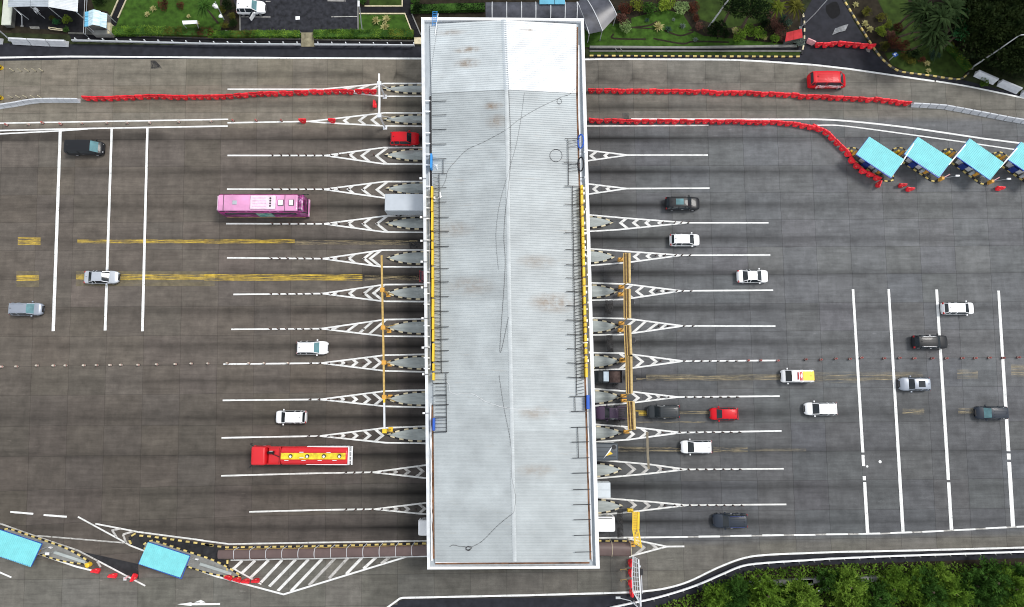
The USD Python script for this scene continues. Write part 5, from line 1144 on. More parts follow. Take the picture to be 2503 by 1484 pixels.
for r, x, y, yaw, lab in (('B', 995, 1292, 0, 'single red water barrier on the white line, farther from the canopy'), ('B', 1305, 1290, 0, 'single red water barrier at the tip of the striped triangle near the white gantry'),
                          ('B', 1750, 1125, 1.57, 'single red water barrier standing crosswise beside the white gantry'), ('F', 722, 695, 1.15, 'red water barrier standing crosswise at the end of the curved row'),
                          ('F', 965, 702, 0, 'red water barrier at the nose of the leftmost cyan booth'), ('F', 1045, 742, -.12, 'red water barrier right of the leftmost cyan booth nose'), ('F', 1995, 733, -.1, 'red water barrier at the nose of the third cyan booth'),
                          ('O', 1105, 1070, -.15, 'red water barrier beside the yellow drum at the lower left'), ('O', 1295, 1125, -.12, 'red water barrier next to the fallen white post at the lower left'), ('O', 1525, 1135, 1.2, 'red water barrier standing crosswise between the two lower cyan roofs')):
    put_barrier(at(r, x, y), yaw, lab)
barrier_row(ats('Q', [(215, 1225), (300, 1250), (340, 1260), (500, 1268)]), 'red plastic water barrier at the tip of the hatched area', 'red barriers at the hatched area')
barrier_row(ats('T', [(598, 885), (605, 1140), (608, 1330)]), 'red plastic water barrier in front of the grey lattice gate', 'red barriers before the lattice gate', 1.45)
t = thing('water_barrier', 'faded pink water barrier beside the red roof at the top right', 'barrier', at('D', 2222, 458), -.45)
rings = [[(-l, -w, z), (l, -w, z), (l, w, z), (-l, w, z)] for z, l, w in ((0, .42, .23), (.45, .58, .18), (.62, .62, .13), (.92, .60, .08))]
part(t, 'body', MB().loft(rings), m_pink); part(t, 'top_grip', MB().cbox(-.12, -.05, .9, .12, .05, .96, .02), m_pink)

def jersey_proto(name, L, H, W, label, group):
    t = thing(name, label, 'barrier', group=group)
    prof = [(-W / 2, 0), (-W / 2, .10 * H), (-W * .26, .36 * H), (-W * .15, .97 * H), (-W * .12, H), (W * .12, H), (W * .15, .97 * H), (W * .26, .36 * H), (W / 2, .10 * H), (W / 2, 0)]
    part(t, 'body', MB().loft([[(x, y, z) for y, z in prof] for x in (-L / 2, L / 2)]), m_jersey)
    return t
def jersey_row(pts, proto, L, group, label, notch=None):
    ls = LineString([(p[0], p[1]) for p in pts]); n = max(1, int(round(ls.length / L))); f = ls.length / n / L; objs = []
    for k in range(n):
        s = (k + .5) * ls.length / n; a, b = ls.interpolate(max(s - L * .4, 0)), ls.interpolate(min(s + L * .4, ls.length)); p = ls.interpolate(s); yaw = math.atan2(b.y - a.y, b.x - a.x)
        if k == 0: move(proto, (p.x, p.y, 0), yaw)
        else: dup(proto, (p.x, p.y, 0), yaw, label, group)
l_ = 'low grey concrete barrier in the curved row at the left edge'
pr = jersey_proto('concrete_barrier', .94, .85, .62, l_, 'low concrete barriers at the left edge'); jersey_row(ats('A', [(-90, 1160), (0, 1138), (170, 1112), (300, 1088), (420, 1072), (600, 1070), (855, 1072)]), pr, 1.02, 'low concrete barriers at the left edge', l_)
l_ = 'low grey concrete barrier in the row following the red one to the right edge'
pr = jersey_proto('concrete_barrier', 1.10, .80, .62, l_, 'low concrete barriers at the right edge'); jersey_row(ats('E', [(1075, 1118), (1220, 1124), (1420, 1138), (1640, 1178), (1850, 1218), (2100, 1266), (2279, 1296), (2420, 1325)]), pr, 1.19, 'low concrete barriers at the right edge', l_)
l_ = 'large concrete barrier segment beside the guardrail at the top left'
pr = jersey_proto('concrete_barrier', 2.62, 1.15, .85, l_, 'large concrete barriers at the top left'); jersey_row(ats('A', [(140, 445), (335, 455), (535, 465), (735, 472)]), pr, 2.72, 'large concrete barriers at the top left', l_)
t = jersey_proto('concrete_barrier', 2.62, 1.15, .85, 'large concrete barrier cut by the left edge beside the lamp pole', None); move(t, at('A', -60, 440), -.05)
l_ = 'large concrete barrier segment at the foot of the street lamp on the right'
pr = jersey_proto('concrete_barrier', 3.0, 1.1, .9, l_, 'large concrete barriers on the right verge'); jersey_row(ats('E', [(1735, 775), (1900, 850), (2080, 920), (2270, 1000), (2470, 1085)]), pr, 3.05, 'large concrete barriers on the right verge', l_)

# ================================================================ posts and bollards
m_post = M('brown_reflector_post', (.10, .055, .045), .6, .25, 3.0, rnd=.3); m_cap = M('bollard_cream', (.55, .50, .43), .7, .2, 3.0, rnd=.15); m_bred = M('bollard_red', (.34, .10, .09), .6, .25, 3.0, rnd=.3)
def post_proto(kind, label, group, cat):
    if kind == 'delineator':
        t = thing('delineator_post', label, cat, group=group)
        part(t, 'base', MB().cyl((0, 0, 0), (0, 0, .06), .13, .10, 10), m_dark); part(t, 'post', MB().tube([(0, 0, .05), (0, 0, .85), (0, 0, .90)], [.065, .06, .03], 8), m_post)
        part(t, 'reflector_band', MB().cyl((0, 0, .56), (0, 0, .66), .057, n=8), m_cap)
    elif kind in ('bollard', 'rbollard'):
        t = thing('bollard', label, cat, group=group)
        part(t, 'base', MB().cyl((0, 0, 0), (0, 0, .07), .18, .16, 12), m_dark)
        part(t, 'post', MB().tube([(0, 0, .05), (0, 0, .35), (0, 0, .52), (0, 0, .62), (0, 0, .66)], [.15, .14, .13, .09, .02], 12), m_cap if kind == 'bollard' else m_bred, 40)
        part(t, 'band', MB().cyl((0, 0, .22), (0, 0, .34), .153, n=12), m_bred if kind == 'bollard' else m_cap)
    else:
        t = thing('marker_post', label, cat, group=group)
        part(t, 'base', MB().cyl((0, 0, 0), (0, 0, .05), .10, n=8), m_dark); part(t, 'post', MB().tube([(0, 0, .04), (0, 0, .95)], .05, 8), m_kcream)
    return t
def posts(kind, r, pts, label, group, cat='post'):
    pr = None
    for x, y in pts:
        p = at(r, x, y)
        if pr is None: pr = post_proto(kind, label, group, cat); move(pr, p)
        else: dup(pr, p, random.random() * 6, label, group)
L9 = ['red hatchback', 'third', 'silver box truck']
def dl(r, y, xs, where): posts('delineator', r, [(x, y) for x in xs], f'slim brown reflector post on the {where}', f'reflector posts on the {where}')
W7 = [665, 757, 846, 940, 1020, 1110, 1200]
dl('H', 430, W7 + [1285, 1375, 1470, 1740], 'white line west of the canopy below the red hatchback')
dl('H', 790, W7 + [1285, 1370, 1475, 1625], 'white line above the pink coach')
dl('H', 1156, W7 + [1285, 1370, 1465, 1630, 1770], 'white line below the pink coach')
dl('K', 200, [655, 742, 828, 930, 1005, 1093, 1187, 1285, 1370, 1462, 1632], 'western line above the broad yellow strip')
dl('K', 573, [650, 738, 824, 922, 997, 1086, 1185, 1280, 1365, 1458, 1632, 1780], 'western line below the broad yellow strip')
dl('K', 945, [648, 732, 818, 915, 990, 1078, 1175, 1275, 1450, 1633], 'western line with diagonal stripes above the white crossover')
dl('K', 1308, [1073, 1170, 1265, 1352, 1448, 1632], 'western line at the end of the bollard row')
dl('V', 525, [1068, 1162, 1262, 1348, 1448], 'western line above the white people carrier heading left')
dl('V', 912, [1052, 1155, 1262, 1345, 1448, 1622], 'western line just above the red tanker truck')
dl('V', 1297, [1445, 1535, 1625, 1715, 1830, 1915, 2002], 'western line just below the red tanker truck')
dl('Q', 686, [1192, 1270, 1335, 1408, 1482, 1555, 1630, 1760], 'lowest western line')
dl('J', 1076, [910, 1035, 1105, 1178], 'eastern line below the black off-roader')
dl('L', 166, [855, 945, 1062, 1130, 1215], 'eastern line above the white saloon-backed car'); dl('L', 543, [870, 970, 1075, 1138, 1228], 'eastern line below the white saloon-backed car')
dl('L', 914, [888, 985, 1152, 1247], 'eastern line with diagonal stripes'); dl('L', 1285, [905, 1155, 1252, 1340, 1428, 1515, 1612, 1706], 'eastern line above the ambulance strip')
dl('R', 288, [910, 990, 1175, 1268, 1356, 1440, 1538, 1622, 1716], 'eastern line above the queue of cars'); dl('R', 660, [925, 1105, 1195, 1287, 1377, 1462, 1560, 1648, 1740], 'eastern line below the queue of cars')
dl('R', 1054, [930, 1120, 1200, 1292, 1387, 1475, 1570, 1657, 1748], 'eastern line below the dark minibus'); dl('T', 330, [975, 1085, 1160, 1250, 1348, 1440, 1537, 1625, 1718, 1812], 'lowest eastern line above the dark blue off-roader')
posts('bollard', 'M', [(30, 1345), (190, 1343), (407, 1333), (582, 1333), (710, 1332), (902, 1331), (1038, 1329), (1180, 1328), (1293, 1326), (1475, 1326), (1672, 1320), (1868, 1318), (2037, 1312), (2213, 1311)], 'cream round-headed bollard in the row crossing the west lanes', 'bollards in the row west of the canopy', 'bollard')
posts('bollard', 'K', [(190, 1308), (418, 1308), (580, 1308), (832, 1306)], 'cream round-headed bollard on the white line in continuation of the row', 'bollards on the west white line', 'bollard')
posts('rbollard', 'N', [(118, 1268), (278, 1270), (435, 1260), (585, 1262), (708, 1250), (947, 1256), (1110, 1252), (1265, 1256), (1455, 1256), (1605, 1256), (1772, 1254), (1910, 1254), (2060, 1250), (2205, 1252), (2367, 1246)], 'dull red bollard in the row crossing the east lanes', 'bollards in the row east of the canopy', 'bollard')
posts('rbollard', 'L', [(1832, 1278), (1962, 1278), (2145, 1280)], 'dull red bollard on the white line above the ambulance', 'bollards on the east white line', 'bollard')
posts('bollard', 'A', [(313, 1325), (878, 1314), (1143, 1310), (1357, 1310), (1597, 1308), (1902, 1298), (2245, 1292)], 'cream bollard along the double white line at the upper left', 'cream bollards on the upper left line', 'bollard')
posts('rbollard', 'A', [(80, 1330), (460, 1308), (653, 1322)], 'red bollard along the double white line at the upper left', 'red bollards on the upper left line', 'bollard')
posts('rbollard', 'B', [(250, 1286), (495, 1284), (762, 1284)], 'dull red bollard on the line leading to the two single red barriers', 'bollards before the single red barriers', 'bollard')
posts('marker', 'A', [(150, 758), (230, 760), (308, 760), (385, 760), (460, 760)], 'thin pale marker post in the upper short row at the left edge', 'marker posts in the upper short row')
posts('marker', 'A', [(135, 1040), (212, 1040), (290, 1040), (367, 1040), (442, 1040)], 'thin pale marker post in the lower short row at the left edge', 'marker posts in the lower short row')
for (x, y, lab) in ((15, 740, 'red and yellow crash cushion at the left edge, upper one'), (15, 1060, 'yellow and black crash cushion at the left edge, lower one')):
    p = at('A', x, y); t = thing('crash_cushion', lab, 'crash cushion', p)
    for k in range(3): dr = part(t, 'drum', MB().tube([(-.5 * k, .25 - .25 * k, 0), (-.5 * k, .25 - .25 * k, .9), (-.5 * k, .25 - .25 * k, .95)], [.3, .3, .2], 12), (m_yel, m_bred, m_yel)[k] if y < 900 else (m_yel, m_dark, m_yel)[k], 40); part(dr, 'band', MB().cyl((-.5 * k, .25 - .25 * k, .4), (-.5 * k, .25 - .25 * k, .6), .31, n=12), m_kblk)

# ================================================================ gantries and height frames
def gantry(label, cat, segs, posts_, z, mat, w=.24, name='gantry', joints=()):
    t = thing(name, label, cat)
    for a, b, m in segs: part(t, 'beam', MB().bar(a, b, w, w), m)
    for p, m in posts_:
        part(t, 'post', MB().cyl((p[0], p[1], 0), (p[0], p[1], z), .11, n=10), m); part(t, 'bracket', MB().cbox(p[0] - .28, p[1] - .28, z - .25, p[0] + .28, p[1] + .28, z + .16, .04), m)
        part(t, 'base_plate', MB().box(p[0] - .3, p[1] - .3, .0, p[0] + .3, p[1] + .3, .06), m)
    return t
zg = 4.6
m_palegold = M('faded_gold_rail', (.46, .34, .15), .55, .2, 3)
A1, A2, A3, A4, A5, A6, A7, A8 = at('K', 1820, 165, zg), at('K', 1826, 530, zg), at('K', 1834, 930, zg), at('K', 1842, 1300, zg), at('V', 1846, 500, zg), at('V', 1847, 560, zg), at('V', 1850, 860, zg), None
g1 = gantry('long rusty yellow gantry beam across six lanes west of the canopy', 'gantry', [(A1, A2, m_gold), (A2, A3, m_gold), (A3, A4, m_gold), (A4, A5, m_gold), (A5, A6, m_yel), (A6, A7, m_offwhite)],
            [(A2, m_orange), (A3, m_orange), (A4, m_orange), (A5, m_orange), (A7, m_yel)], zg, m_gold)
for k, (a, b) in enumerate(((A2, ('K', 1945, 580)), (A3, ('K', 1960, 900)), (A4, ('K', 1915, 1280)), (A5, ('V', 1960, 545)), (A7, ('V', 1950, 875)))): part(g1, 'arm', MB().cyl(a + (0, 0, -.2), at(*b, .9), .06), m_gold)
zg2 = 4.4
B1, B2, B3, B4 = at('B', 1792, 785, zg2), at('B', 1793, 885, zg2), at('B', 1797, 1040, zg2), at('B', 1795, 1225, zg2)
g2 = gantry('white gantry beam across the barrier lane at the upper left of the canopy', 'gantry', [(B1, B2, m_white), (B2, B3, m_offwhite), (B3, B4, m_white)], [(B2, m_offwhite), (B4, m_offwhite)], zg2, m_white)
part(g2, 'arm', MB().cyl(B2, at('B', 1930, 955, .9), .05), m_offwhite); part(g2, 'arm', MB().cyl(B4, at('B', 1925, 1250, .9), .05), m_offwhite)
def height_frame(label, r, x0, x1, y0, y1, dx, z=4.7, yellow=False, arms=(), box_=None):
    """lattice panel hung level over a lane between two islands"""
    t = thing('height_limit_frame', label, 'height barrier')
    c = [at(r, x0, y0, z), at(r, x1, y0, z), at(r, x1 + dx, y1, z), at(r, x0 + dx, y1, z)]
    mat = m_yel if yellow else m_gold
    part(t, 'rail', MB().bar(c[0], c[3], .10, .12), mat); part(t, 'rail', MB().bar(c[1], c[2], .26, .2), m_yel if yellow else m_palegold)
    for k in range(4):
        f = (k + 1) / 5; part(t, 'slat', MB().bar(c[0] * (1 - f) + c[1] * f + (0, 0, -.03), c[3] * (1 - f) + c[2] * f + (0, 0, -.03), .10, .05), m_slat if k % 2 == 0 and not yellow else mat)
    for k in range(8):
        f = k / 7; part(t, 'cross_bar', MB().bar(c[0] * (1 - f) + c[3] * f + (0, 0, -.08), c[1] * (1 - f) + c[2] * f + (0, 0, -.08), .08, .05), mat if k in (0, 7) else m_slat if not yellow else m_yel)
    if not yellow: part(t, 'mesh_sheet', MB().loft([[p + (0, 0, -.16) for p in c], [p + (0, 0, -.13) for p in c]]), M('dark_mesh', (.045, .028, .016), .7, .3, 3) if not stage.GetPrimAtPath(lookname('dark_mesh')) else UsdShade.Material.Get(stage, lookname('dark_mesh')))
    for (a, b, (bx, by)) in arms:
        q = at(r, bx, by, 0); 
        part(t, 'post', MB().cyl(q, q + (0, 0, 2.2), .09), m_orange if not yellow else m_yel); part(t, 'motor_box', MB().cbox(q[0] - .35, q[1] - .22, .6, q[0] + .35, q[1] + .22, 1.5, .05), m_yel if yellow else m_orange)
        part(t, 'arm', MB().bar(q + (0, 0, 2.1), c[a] * (1 - b) + c[(a + 1) % 4] * b, .10, .14), m_gold if not yellow else m_yel)
    if box_:
        q = at(r, *box_, z - .2); bxp = part(t, 'signal_box', MB().cbox(q[0] - .26, q[1] - .42, z - .75, q[0] + .26, q[1] + .42, z - .05, .04), m_dark); part(bxp, 'lens', MB().cyl((q[0] + .26, q[1], z - .4), (q[0] + .29, q[1], z - .4), .2), m_head)
    return t
height_frame('weathered yellow height frame over the lane of the white saloon-backed car', 'L', 515, 578, 140, 455, 4, arms=((0, .3, (470, 225)), (2, .5, (478, 512))), box_=(600, 282))
height_frame('weathered yellow height frame second from the top beside the canopy', 'L', 517, 580, 520, 830, 4, arms=((0, .3, (470, 590)), (2, .5, (478, 892))), box_=(604, 668))
height_frame('weathered yellow height frame third from the top, with the pale signal box', 'L', 519, 583, 905, 1235, 14, arms=((0, .3, (470, 965)), (2, .5, (490, 1285))), box_=(616, 1070))
height_frame('weathered yellow height frame over the lane of the dark flatbed pickup', 'R', 538, 596, -160, 250, 6, arms=((0, .3, (490, -105)), (2, .5, (500, 275))), box_=(628, 92))
height_frame('weathered yellow height frame over the tail of the purple pickup', 'R', 552, 622, 335, 632, 14, arms=((0, .3, (505, 325)), (2, .5, (530, 650))), box_=(652, 475))
yf = height_frame('bright yellow folded height frame over the lowest lane east of the canopy', 'T', 630, 692, 405, 590, -4, 4.2, True, arms=((0, .3, (585, 372)),))
c = [at('T', 626, 575, 4.2), at('T', 690, 595, 4.2), at('T', 722, 790, 4.2), at('T', 655, 750, 4.2)]
for p, q in ((c[0], c[3]), (c[1], c[2])): part(yf, 'rail', MB().bar(p, q, .16, .16), m_yel)
for k in range(3): f = (k + 1) / 4; part(yf, 'slat', MB().bar(c[0] * (1 - f) + c[1] * f, c[3] * (1 - f) + c[2] * f, .08, .05), m_yel)
for k in range(6): f = k / 5; part(yf, 'cross_bar', MB().bar(c[0] * (1 - f) + c[3] * f + (0, 0, -.06), c[1] * (1 - f) + c[2] * f + (0, 0, -.06), .07, .05), m_yel)
q = at('T', 610, 742); part(yf, 'motor_box', MB().cbox(q[0] - .35, q[1] - .25, .2, q[0] + .35, q[1] + .25, 1.3, .05), m_orange); part(yf, 'post', MB().cyl(q + (0, 0, 1), c[3], .08), m_gold)
lg = thing('lattice_gate', 'grey steel lattice gantry with red barriers before it at the bottom', 'gantry')
pL, pR = ats('T', [(632, 885), (622, 1090), (632, 1270), (700, 1385)], 4.6), ats('T', [(692, 920), (700, 1100), (712, 1280), (717, 1432)], 4.6)
for q in (pL, pR):
    for a, b in zip(q[:-1], q[1:]): part(lg, 'chord', MB().bar(a, b, .15, .15), m_galv if q is pL else m_offwhite)
for f in (.35, .65): 
    mid = [a * (1 - f) + b * f for a, b in zip(pL, pR)]
    for a, b in zip(mid[:-1], mid[1:]): part(lg, 'slat', MB().bar(a, b, .07, .06), m_galv)
for k in range(12):
    f = k / 11 * 2.999; i = int(f); f -= i; part(lg, 'cross_bar', MB().bar(pL[i] * (1 - f) + pL[i + 1] * f, pR[i] * (1 - f) + pR[i + 1] * f, .06, .05), m_galv)
for q in (at('T', 640, 905), at('T', 690, 1410)): part(lg, 'post', MB().cyl(q, q + (0, 0, 4.6), .12), m_galv)
part(lg, 'sign_box', MB().bar(at('T', 716, 1025, 4.4), at('T', 716, 1085, 4.4), .5, .4), m_dark); part(lg, 'sign_box', MB().bar(at('T', 720, 1090, 4.3), at('T', 728, 1285, 4.3), .1, .5), m_galv)
fl = thing('lamp_post', 'grey lamp arm at the foot of the lattice gate', 'lamp'); p = at('T', 640, 1366)
part(fl, 'pole', MB().tube([p, p + (0, 0, 3.0), at('T', 600, 1368, 3.4), at('T', 470, 1338, 3.6)], .06), m_galv); part(fl, 'lamp_head', MB().cbox(-.3, -.15, 0, .3, .15, .14, .04).turned(at('T', 468, 1336, 3.55)), m_galv)
bf = thing('bicycle_rack', 'thin yellow steel rack left of the red barriers at the bottom', 'rack')
for y in (1030, 1145): part(bf, 'bar', MB().tube(ats('T', [(490, y)], .9) + ats('T', [(560, y - 6)], .9), .035), m_gold)
for x, y in ((492, 1030), (555, 1026), (495, 1145), (560, 1140)): p = at('T', x, y); part(bf, 'leg', MB().cyl(p, p + (0, 0, .9), .03), m_gold)
fp = thing('fallen_post', 'pale post lying on the white line at the lower left', 'post')
part(fp, 'post', MB().tube([at('O', 1400, 1168, .12), at('O', 1448, 1135, .12)], .09), m_pink); part(fp, 'base', MB().cbox(-.2, -.2, 0, .2, .2, .1, .02).turned(at('O', 1405, 1166)), m_offwhite)

# ================================================================ covered walkways
def barrel(label, mid_pts, radii, zs, bays, mat, ribm, name='covered_walkway'):
    t = thing(name, label, 'walkway roof')
    ls = np.array(mid_pts)[:, :2]; cum = np.r_[0, np.cumsum(np.linalg.norm(np.diff(ls, axis=0), axis=1))]
    at_s = lambda s: np.array([np.interp(s, cum, ls[:, k]) for k in (0, 1)])
    def ring(s, dr=0):
        c = at_s(s); d = at_s(min(s + .1, cum[-1])) - at_s(max(s - .1, 0)); d /= np.linalg.norm(d); n = np.array((-d[1], d[0]))
        r = np.interp(s, cum, radii) + dr; z = np.interp(s, cum, zs)
        return [(*(c + n * r * math.cos(a)), z + r * .62 * math.sin(a)) for a in np.linspace(0, math.pi, 13)]
    for k in range(bays):
        s0, s1 = cum[-1] * k / bays, cum[-1] * (k + 1) / bays
        o = [ring(s0), ring(s1)]; i_ = [ring(s0, -.03), ring(s1, -.03)]
        part(t, 'roof_sheet', MB().loft([o[0] + i_[0][::-1], o[1] + i_[1][::-1]]), mat, 40)
        o, i_ = [ring(s1 - .06, .02), ring(s1 + .0, .02)], [ring(s1 - .06, -.01), ring(s1, -.01)]
        part(t, 'rib', MB().loft([o[0] + i_[0][::-1], o[1] + i_[1][::-1]]), ribm)
        for r_ in (ring(s1)[0], ring(s1)[-1]):
            part(t, 'leg', MB().cyl((r_[0], r_[1], 0), r_, .05), ribm)
    return t
barrel('long brown barrel roof of the walkway along the lower edge, west of the canopy', [at('Q', 146, 1058, 1.7), at('Q', 1000, 1046, 2.1), at('Q', 1860, 1024, 2.4)], [.58, .62, .68], [1.5, 1.9, 2.2], 13, m_pipe, m_offwhite)
barrel('short brown barrel roof of the walkway east of the canopy', [at('T', 200, 812, 2.6), at('T', 440, 816, 2.6), at('T', 612, 816, 2.6)], [.86, .86, .86], [2.3, 2.3, 2.3], 2, m_pipe, m_kcream)
wr = thing('handrail', 'thin dark handrail between the black and yellow kerb and the brown walkway', 'railing')
hp = ats('Q', [(205, 1015), (390, 1012), (760, 1005), (1120, 998), (1300, 992), (1480, 988), (1840, 978)], .9); part(wr, 'rail', MB().tube(hp, .035), m_gold)
for p in hp: part(wr, 'post', MB().cyl((p[0], p[1], 0), p, .03), m_gold)
# upper smoked canopy
sc = thing('smoked_canopy', 'dark translucent arched canopy behind the north end of the roof', 'canopy')
def bay(a, b, c, d, zb=2.7, rise=.55, dark=None):
    """sheet between two ribs a-b and d-c, arched between its edges"""
    A_, B_, C_, D_ = [np.array(x) for x in (a, b, c, d)]
    top, bot = [], []
    for f in np.linspace(0, 1, 9):
        z = zb + rise * math.sin(f * math.pi); top.append([(*(A_ * (1 - f) + B_ * f)[:2], z), (*(D_ * (1 - f) + C_ * f)[:2], z)])
    V = [p for r in top for p in r]; V += [(x, y, z - .03) for x, y, z in V]; F = []; n = 18
    for i in range(8):
        F += [(2 * i, 2 * i + 2, 2 * i + 3), (2 * i, 2 * i + 3, 2 * i + 1), (n + 2 * i, n + 2 * i + 3, n + 2 * i + 2), (n + 2 * i, n + 2 * i + 1, n + 2 * i + 3)]
    V, F = np.array(V), np.array(F)
    if np.cross(V[F[0, 1]] - V[F[0, 0]], V[F[0, 2]] - V[F[0, 0]])[2] < 0: F = F[:, ::-1]
    part(sc, 'roof_sheet', MB().add(V, F), m_smoke, 60)
    part(sc, 'rib', MB().tube([(p[1][0], p[1][1], p[1][2] + .03) for p in top], .06, 6), m_offwhite)
nx = [750, 818, 972, 1130, 1280, 1437, 1590, 1717]
for a, b in zip(nx[:-1], nx[1:]): bay(at('C', a, 24, 2.7), at('C', a, 195, 2.7), at('C', b, 195, 2.7), at('C', b, 24, 2.7))
bay(at('C', 1717, 24, 2.7), at('C', 1717, 195, 2.7), at('C', 1845, 360, 2.7), at('C', 1722, 24, 2.7), rise=.4)
bay(at('C', 1722, 24, 2.7), at('C', 1845, 360, 2.7), at('C', 1988, 330, 2.7), at('C', 1800, -40, 2.7))
bay(at('C', 1800, -40, 2.7), at('C', 1988, 330, 2.7), at('C', 2140, 165, 2.7), at('C', 1990, -70, 2.7))
for x, y in ((760, 190), (1280, 190), (1850, 350), (1985, 325), (2130, 165)): p = at('C', x, y, 2.7); part(sc, 'post', MB().cyl((p[0], p[1], 0), p, .06), m_galv)
bs = thing('shelter', 'blue panelled roof at the very top behind the smoked canopy', 'shelter'); 
for x0, x1 in ((1320, 1475), (1481, 1590)):
    part(bs, 'roof_panel', MB().prism(pgon([at('C', x0, -60, 3.4), at('C', x1, -60, 3.4), at('C', x1, 44, 3.4), at('C', x0, 44, 3.4)]), 3.3, 3.4), M('faded_blue_roof', (.10, .33, .46), .5, .12, 1.2) if not stage.GetPrimAtPath(lookname('faded_blue_roof')) else UsdShade.Material.Get(stage, lookname('faded_blue_roof')))
for x, y in ((1325, 40), (1585, 40)): p = at('C', x, y, 3.3); part(bs, 'post', MB().cyl((p[0], p[1], 0), p, .06), m_galv)

# ================================================================ guardrails, kerbs, drains
def guardrail(label, pts, spacing=2.0, side=1, mat=None, double=False, z=.72, posts_=True):
    t = thing('guardrail', label, 'guardrail'); ls = LineString([(p[0], p[1]) for p in pts]); n = max(1, int(ls.length / spacing))
    co_ = [np.array(c) for c in ls.segmentize(3.0).coords]
    b = MB()
    for p, q in zip(co_[:-1], co_[1:]):
        b.bar((*p, z + .10), (*q, z + .10), .17, .12); b.bar((*p, z - .12), (*q, z - .12), .17, .12); b.bar((*p, z), (*q, z), .08, .16)
    part(t, 'beam', b, mat or m_galv)
    for k in range(n + 1):
        s = min(k * spacing + .5, ls.length - .01); p, q = ls.interpolate(s), ls.interpolate(max(s - .3, 0)); d = np.array((p.x - q.x, p.y - q.y)); d = d / (np.linalg.norm(d) + 1e-9); n_ = np.array((-d[1], d[0])) * side * .26
        part(t, 'post', MB().cyl((p.x + n_[0], p.y + n_[1], 0), (p.x + n_[0], p.y + n_[1], z + .22), .085, n=8), m_offwhite if side > 0 else m_concd)
        part(t, 'spacer', MB().bar((p.x, p.y, z), (p.x + n_[0], p.y + n_[1], z), .1, .2), m_galv)
    return t
z_ = .75
guardrail('galvanised guardrail along the hedge at the upper left', ats('A', [(760, 428), (1500, 446), (2279, 466)], z_) + ats('B', [(400, 468), (962, 472)], z_), 2.02)
guardrail('galvanised guardrail between the concrete slab bridge and the canopy', ats('B', [(1108, 472), (1600, 476), (2160, 480)], z_), 2.02)
guardrail('white topped guardrail curving along the trees at the lower right', smooth(ats('T', [(330, 1470), (430, 1436), (900, 1334), (1300, 1210), (1600, 1082), (1830, 990), (2100, 956), (2503, 930)], z_), 5) + ats('U', [(400, 776), (1000, 750), (2503, 700), (2700, 694)], z_), 2.0, -1, m_white)
def kerb_line(label, pts, step, w=.22, h=.16, mats=None, single=False, name='kerb', closed=False, start=0):
    t = thing(name, label, 'kerb'); ls = LineString([(p[0], p[1]) for p in pts]); n = max(2, int(ls.length / step))
    for k in range(n):
        a, b = ls.interpolate(ls.length * (k + .01) / n), ls.interpolate(ls.length * (k + .99) / n)
        p, q = np.array((a.x, a.y)), np.array((b.x, b.y)); d = (q - p) / np.linalg.norm(q - p); m = np.array((-d[1], d[0])) * w / 2
        r = lambda f, z: [(*(p - m * f), z), (*(q - m * f), z), (*(q + m * f), z), (*(p + m * f), z)]
        part(t, 'kerb_block', MB().loft([r(1, -.03), r(1, h - .03), r(.85, h)]), (mats or (m_kyel, m_kblk))[(k + start) % 2])
    return t
kerb_line('yellow and black kerb below the drain at the upper right', ats('D', [(-110, 594), (0, 594), (2060, 604), (2115, 602)]), .53)
kerb_line('yellow and black kerb along the western lower lane above the brown walkway', ats('O', [(1570, 680), (1700, 690), (2413, 792)]) + ats('Q', [(30, 972), (215, 996), (560, 992), (1000, 985), (1840, 964)]), .52)
kerb_line('yellow and black kerb end under the folded yellow frame', ats('T', [(240, 716), (560, 718)]), .52)
kerb_line('yellow and black kerb of the planted traffic island at the top right', ats('E', [(340, -40), (400, 55), (490, 205), (590, 360), (690, 520), (770, 625), (860, 705), (960, 762), (1100, 782), (1300, 805), (1460, 832), (1580, 845), (1640, 825), (1690, 775)]), .56, mats=(m_kyel, m_concd))
kerb_line('pale kerb of the side road beside the red roof', ats('D', [(2150, 150), (2165, 240), (2163, 420)]) , .5, mats=(m_kcream, m_kblk))
kerb_line('pale kerb end where the drain meets the side road', ats('D', [(2155, 485), (2135, 580)]), .5, mats=(m_kcream, m_kblk))
kerb_line('rounded yellow kerb nose at the lower left booth', ats('O', [(1525, 655), (1470, 690), (1452, 740), (1475, 775)]), .55)
kerb_line('short yellow and black kerb across the head of the hatched area', ats('Q', [(226, 1098), (222, 1195)]), .5)
for k, (r, pts, wd, mat, h, nm) in enumerate([('A', [(730, 355), (1200, 372), (2279, 408)], .22, m_concd, .18, 0), ('B', [(0, 408), (960, 418)], .2, m_concd, .18, 0), ('B', [(1108, 425), (2160, 438)], .2, m_concd, .18, 0), ('D', [(-110, 505), (0, 505), (950, 510), (2080, 492)], .30, m_conc, .25, 0), ('D', [(-110, 546), (2130, 546)], .14, m_conc, .15, 0)]):
    solo('drain_wall', MB().prism(strip(ats(r, pts), wd), -.07, h), mat, ['weathered concrete edge of the drain below the kiosk', 'weathered concrete edge of the drain below the car park', 'weathered concrete edge of the drain right of the slab bridge', 'broad concrete wall of the drain below the garden', 'thin concrete wall of the drain at the upper right'][k], 'wall')
solo('drain', MB().poly(pgon(ats('A', [(730, 360), (2279, 412)]) + ats('B', [(960, 420), (2160, 440), (2230, 490), (960, 470)]) + ats('A', [(2279, 460), (760, 425)])), -.035), m_path, kind='structure')
solo('drain', MB().poly(pgon(ats('D', [(-110, 512), (2120, 500), (2130, 548), (-110, 548)])), -.035), m_path, kind='structure')
solo('verge', MB().poly(pgon(ats('D', [(-110, 550), (2130, 550), (2110, 590), (-110, 588)])), -.012), m_lawn2, kind='structure')
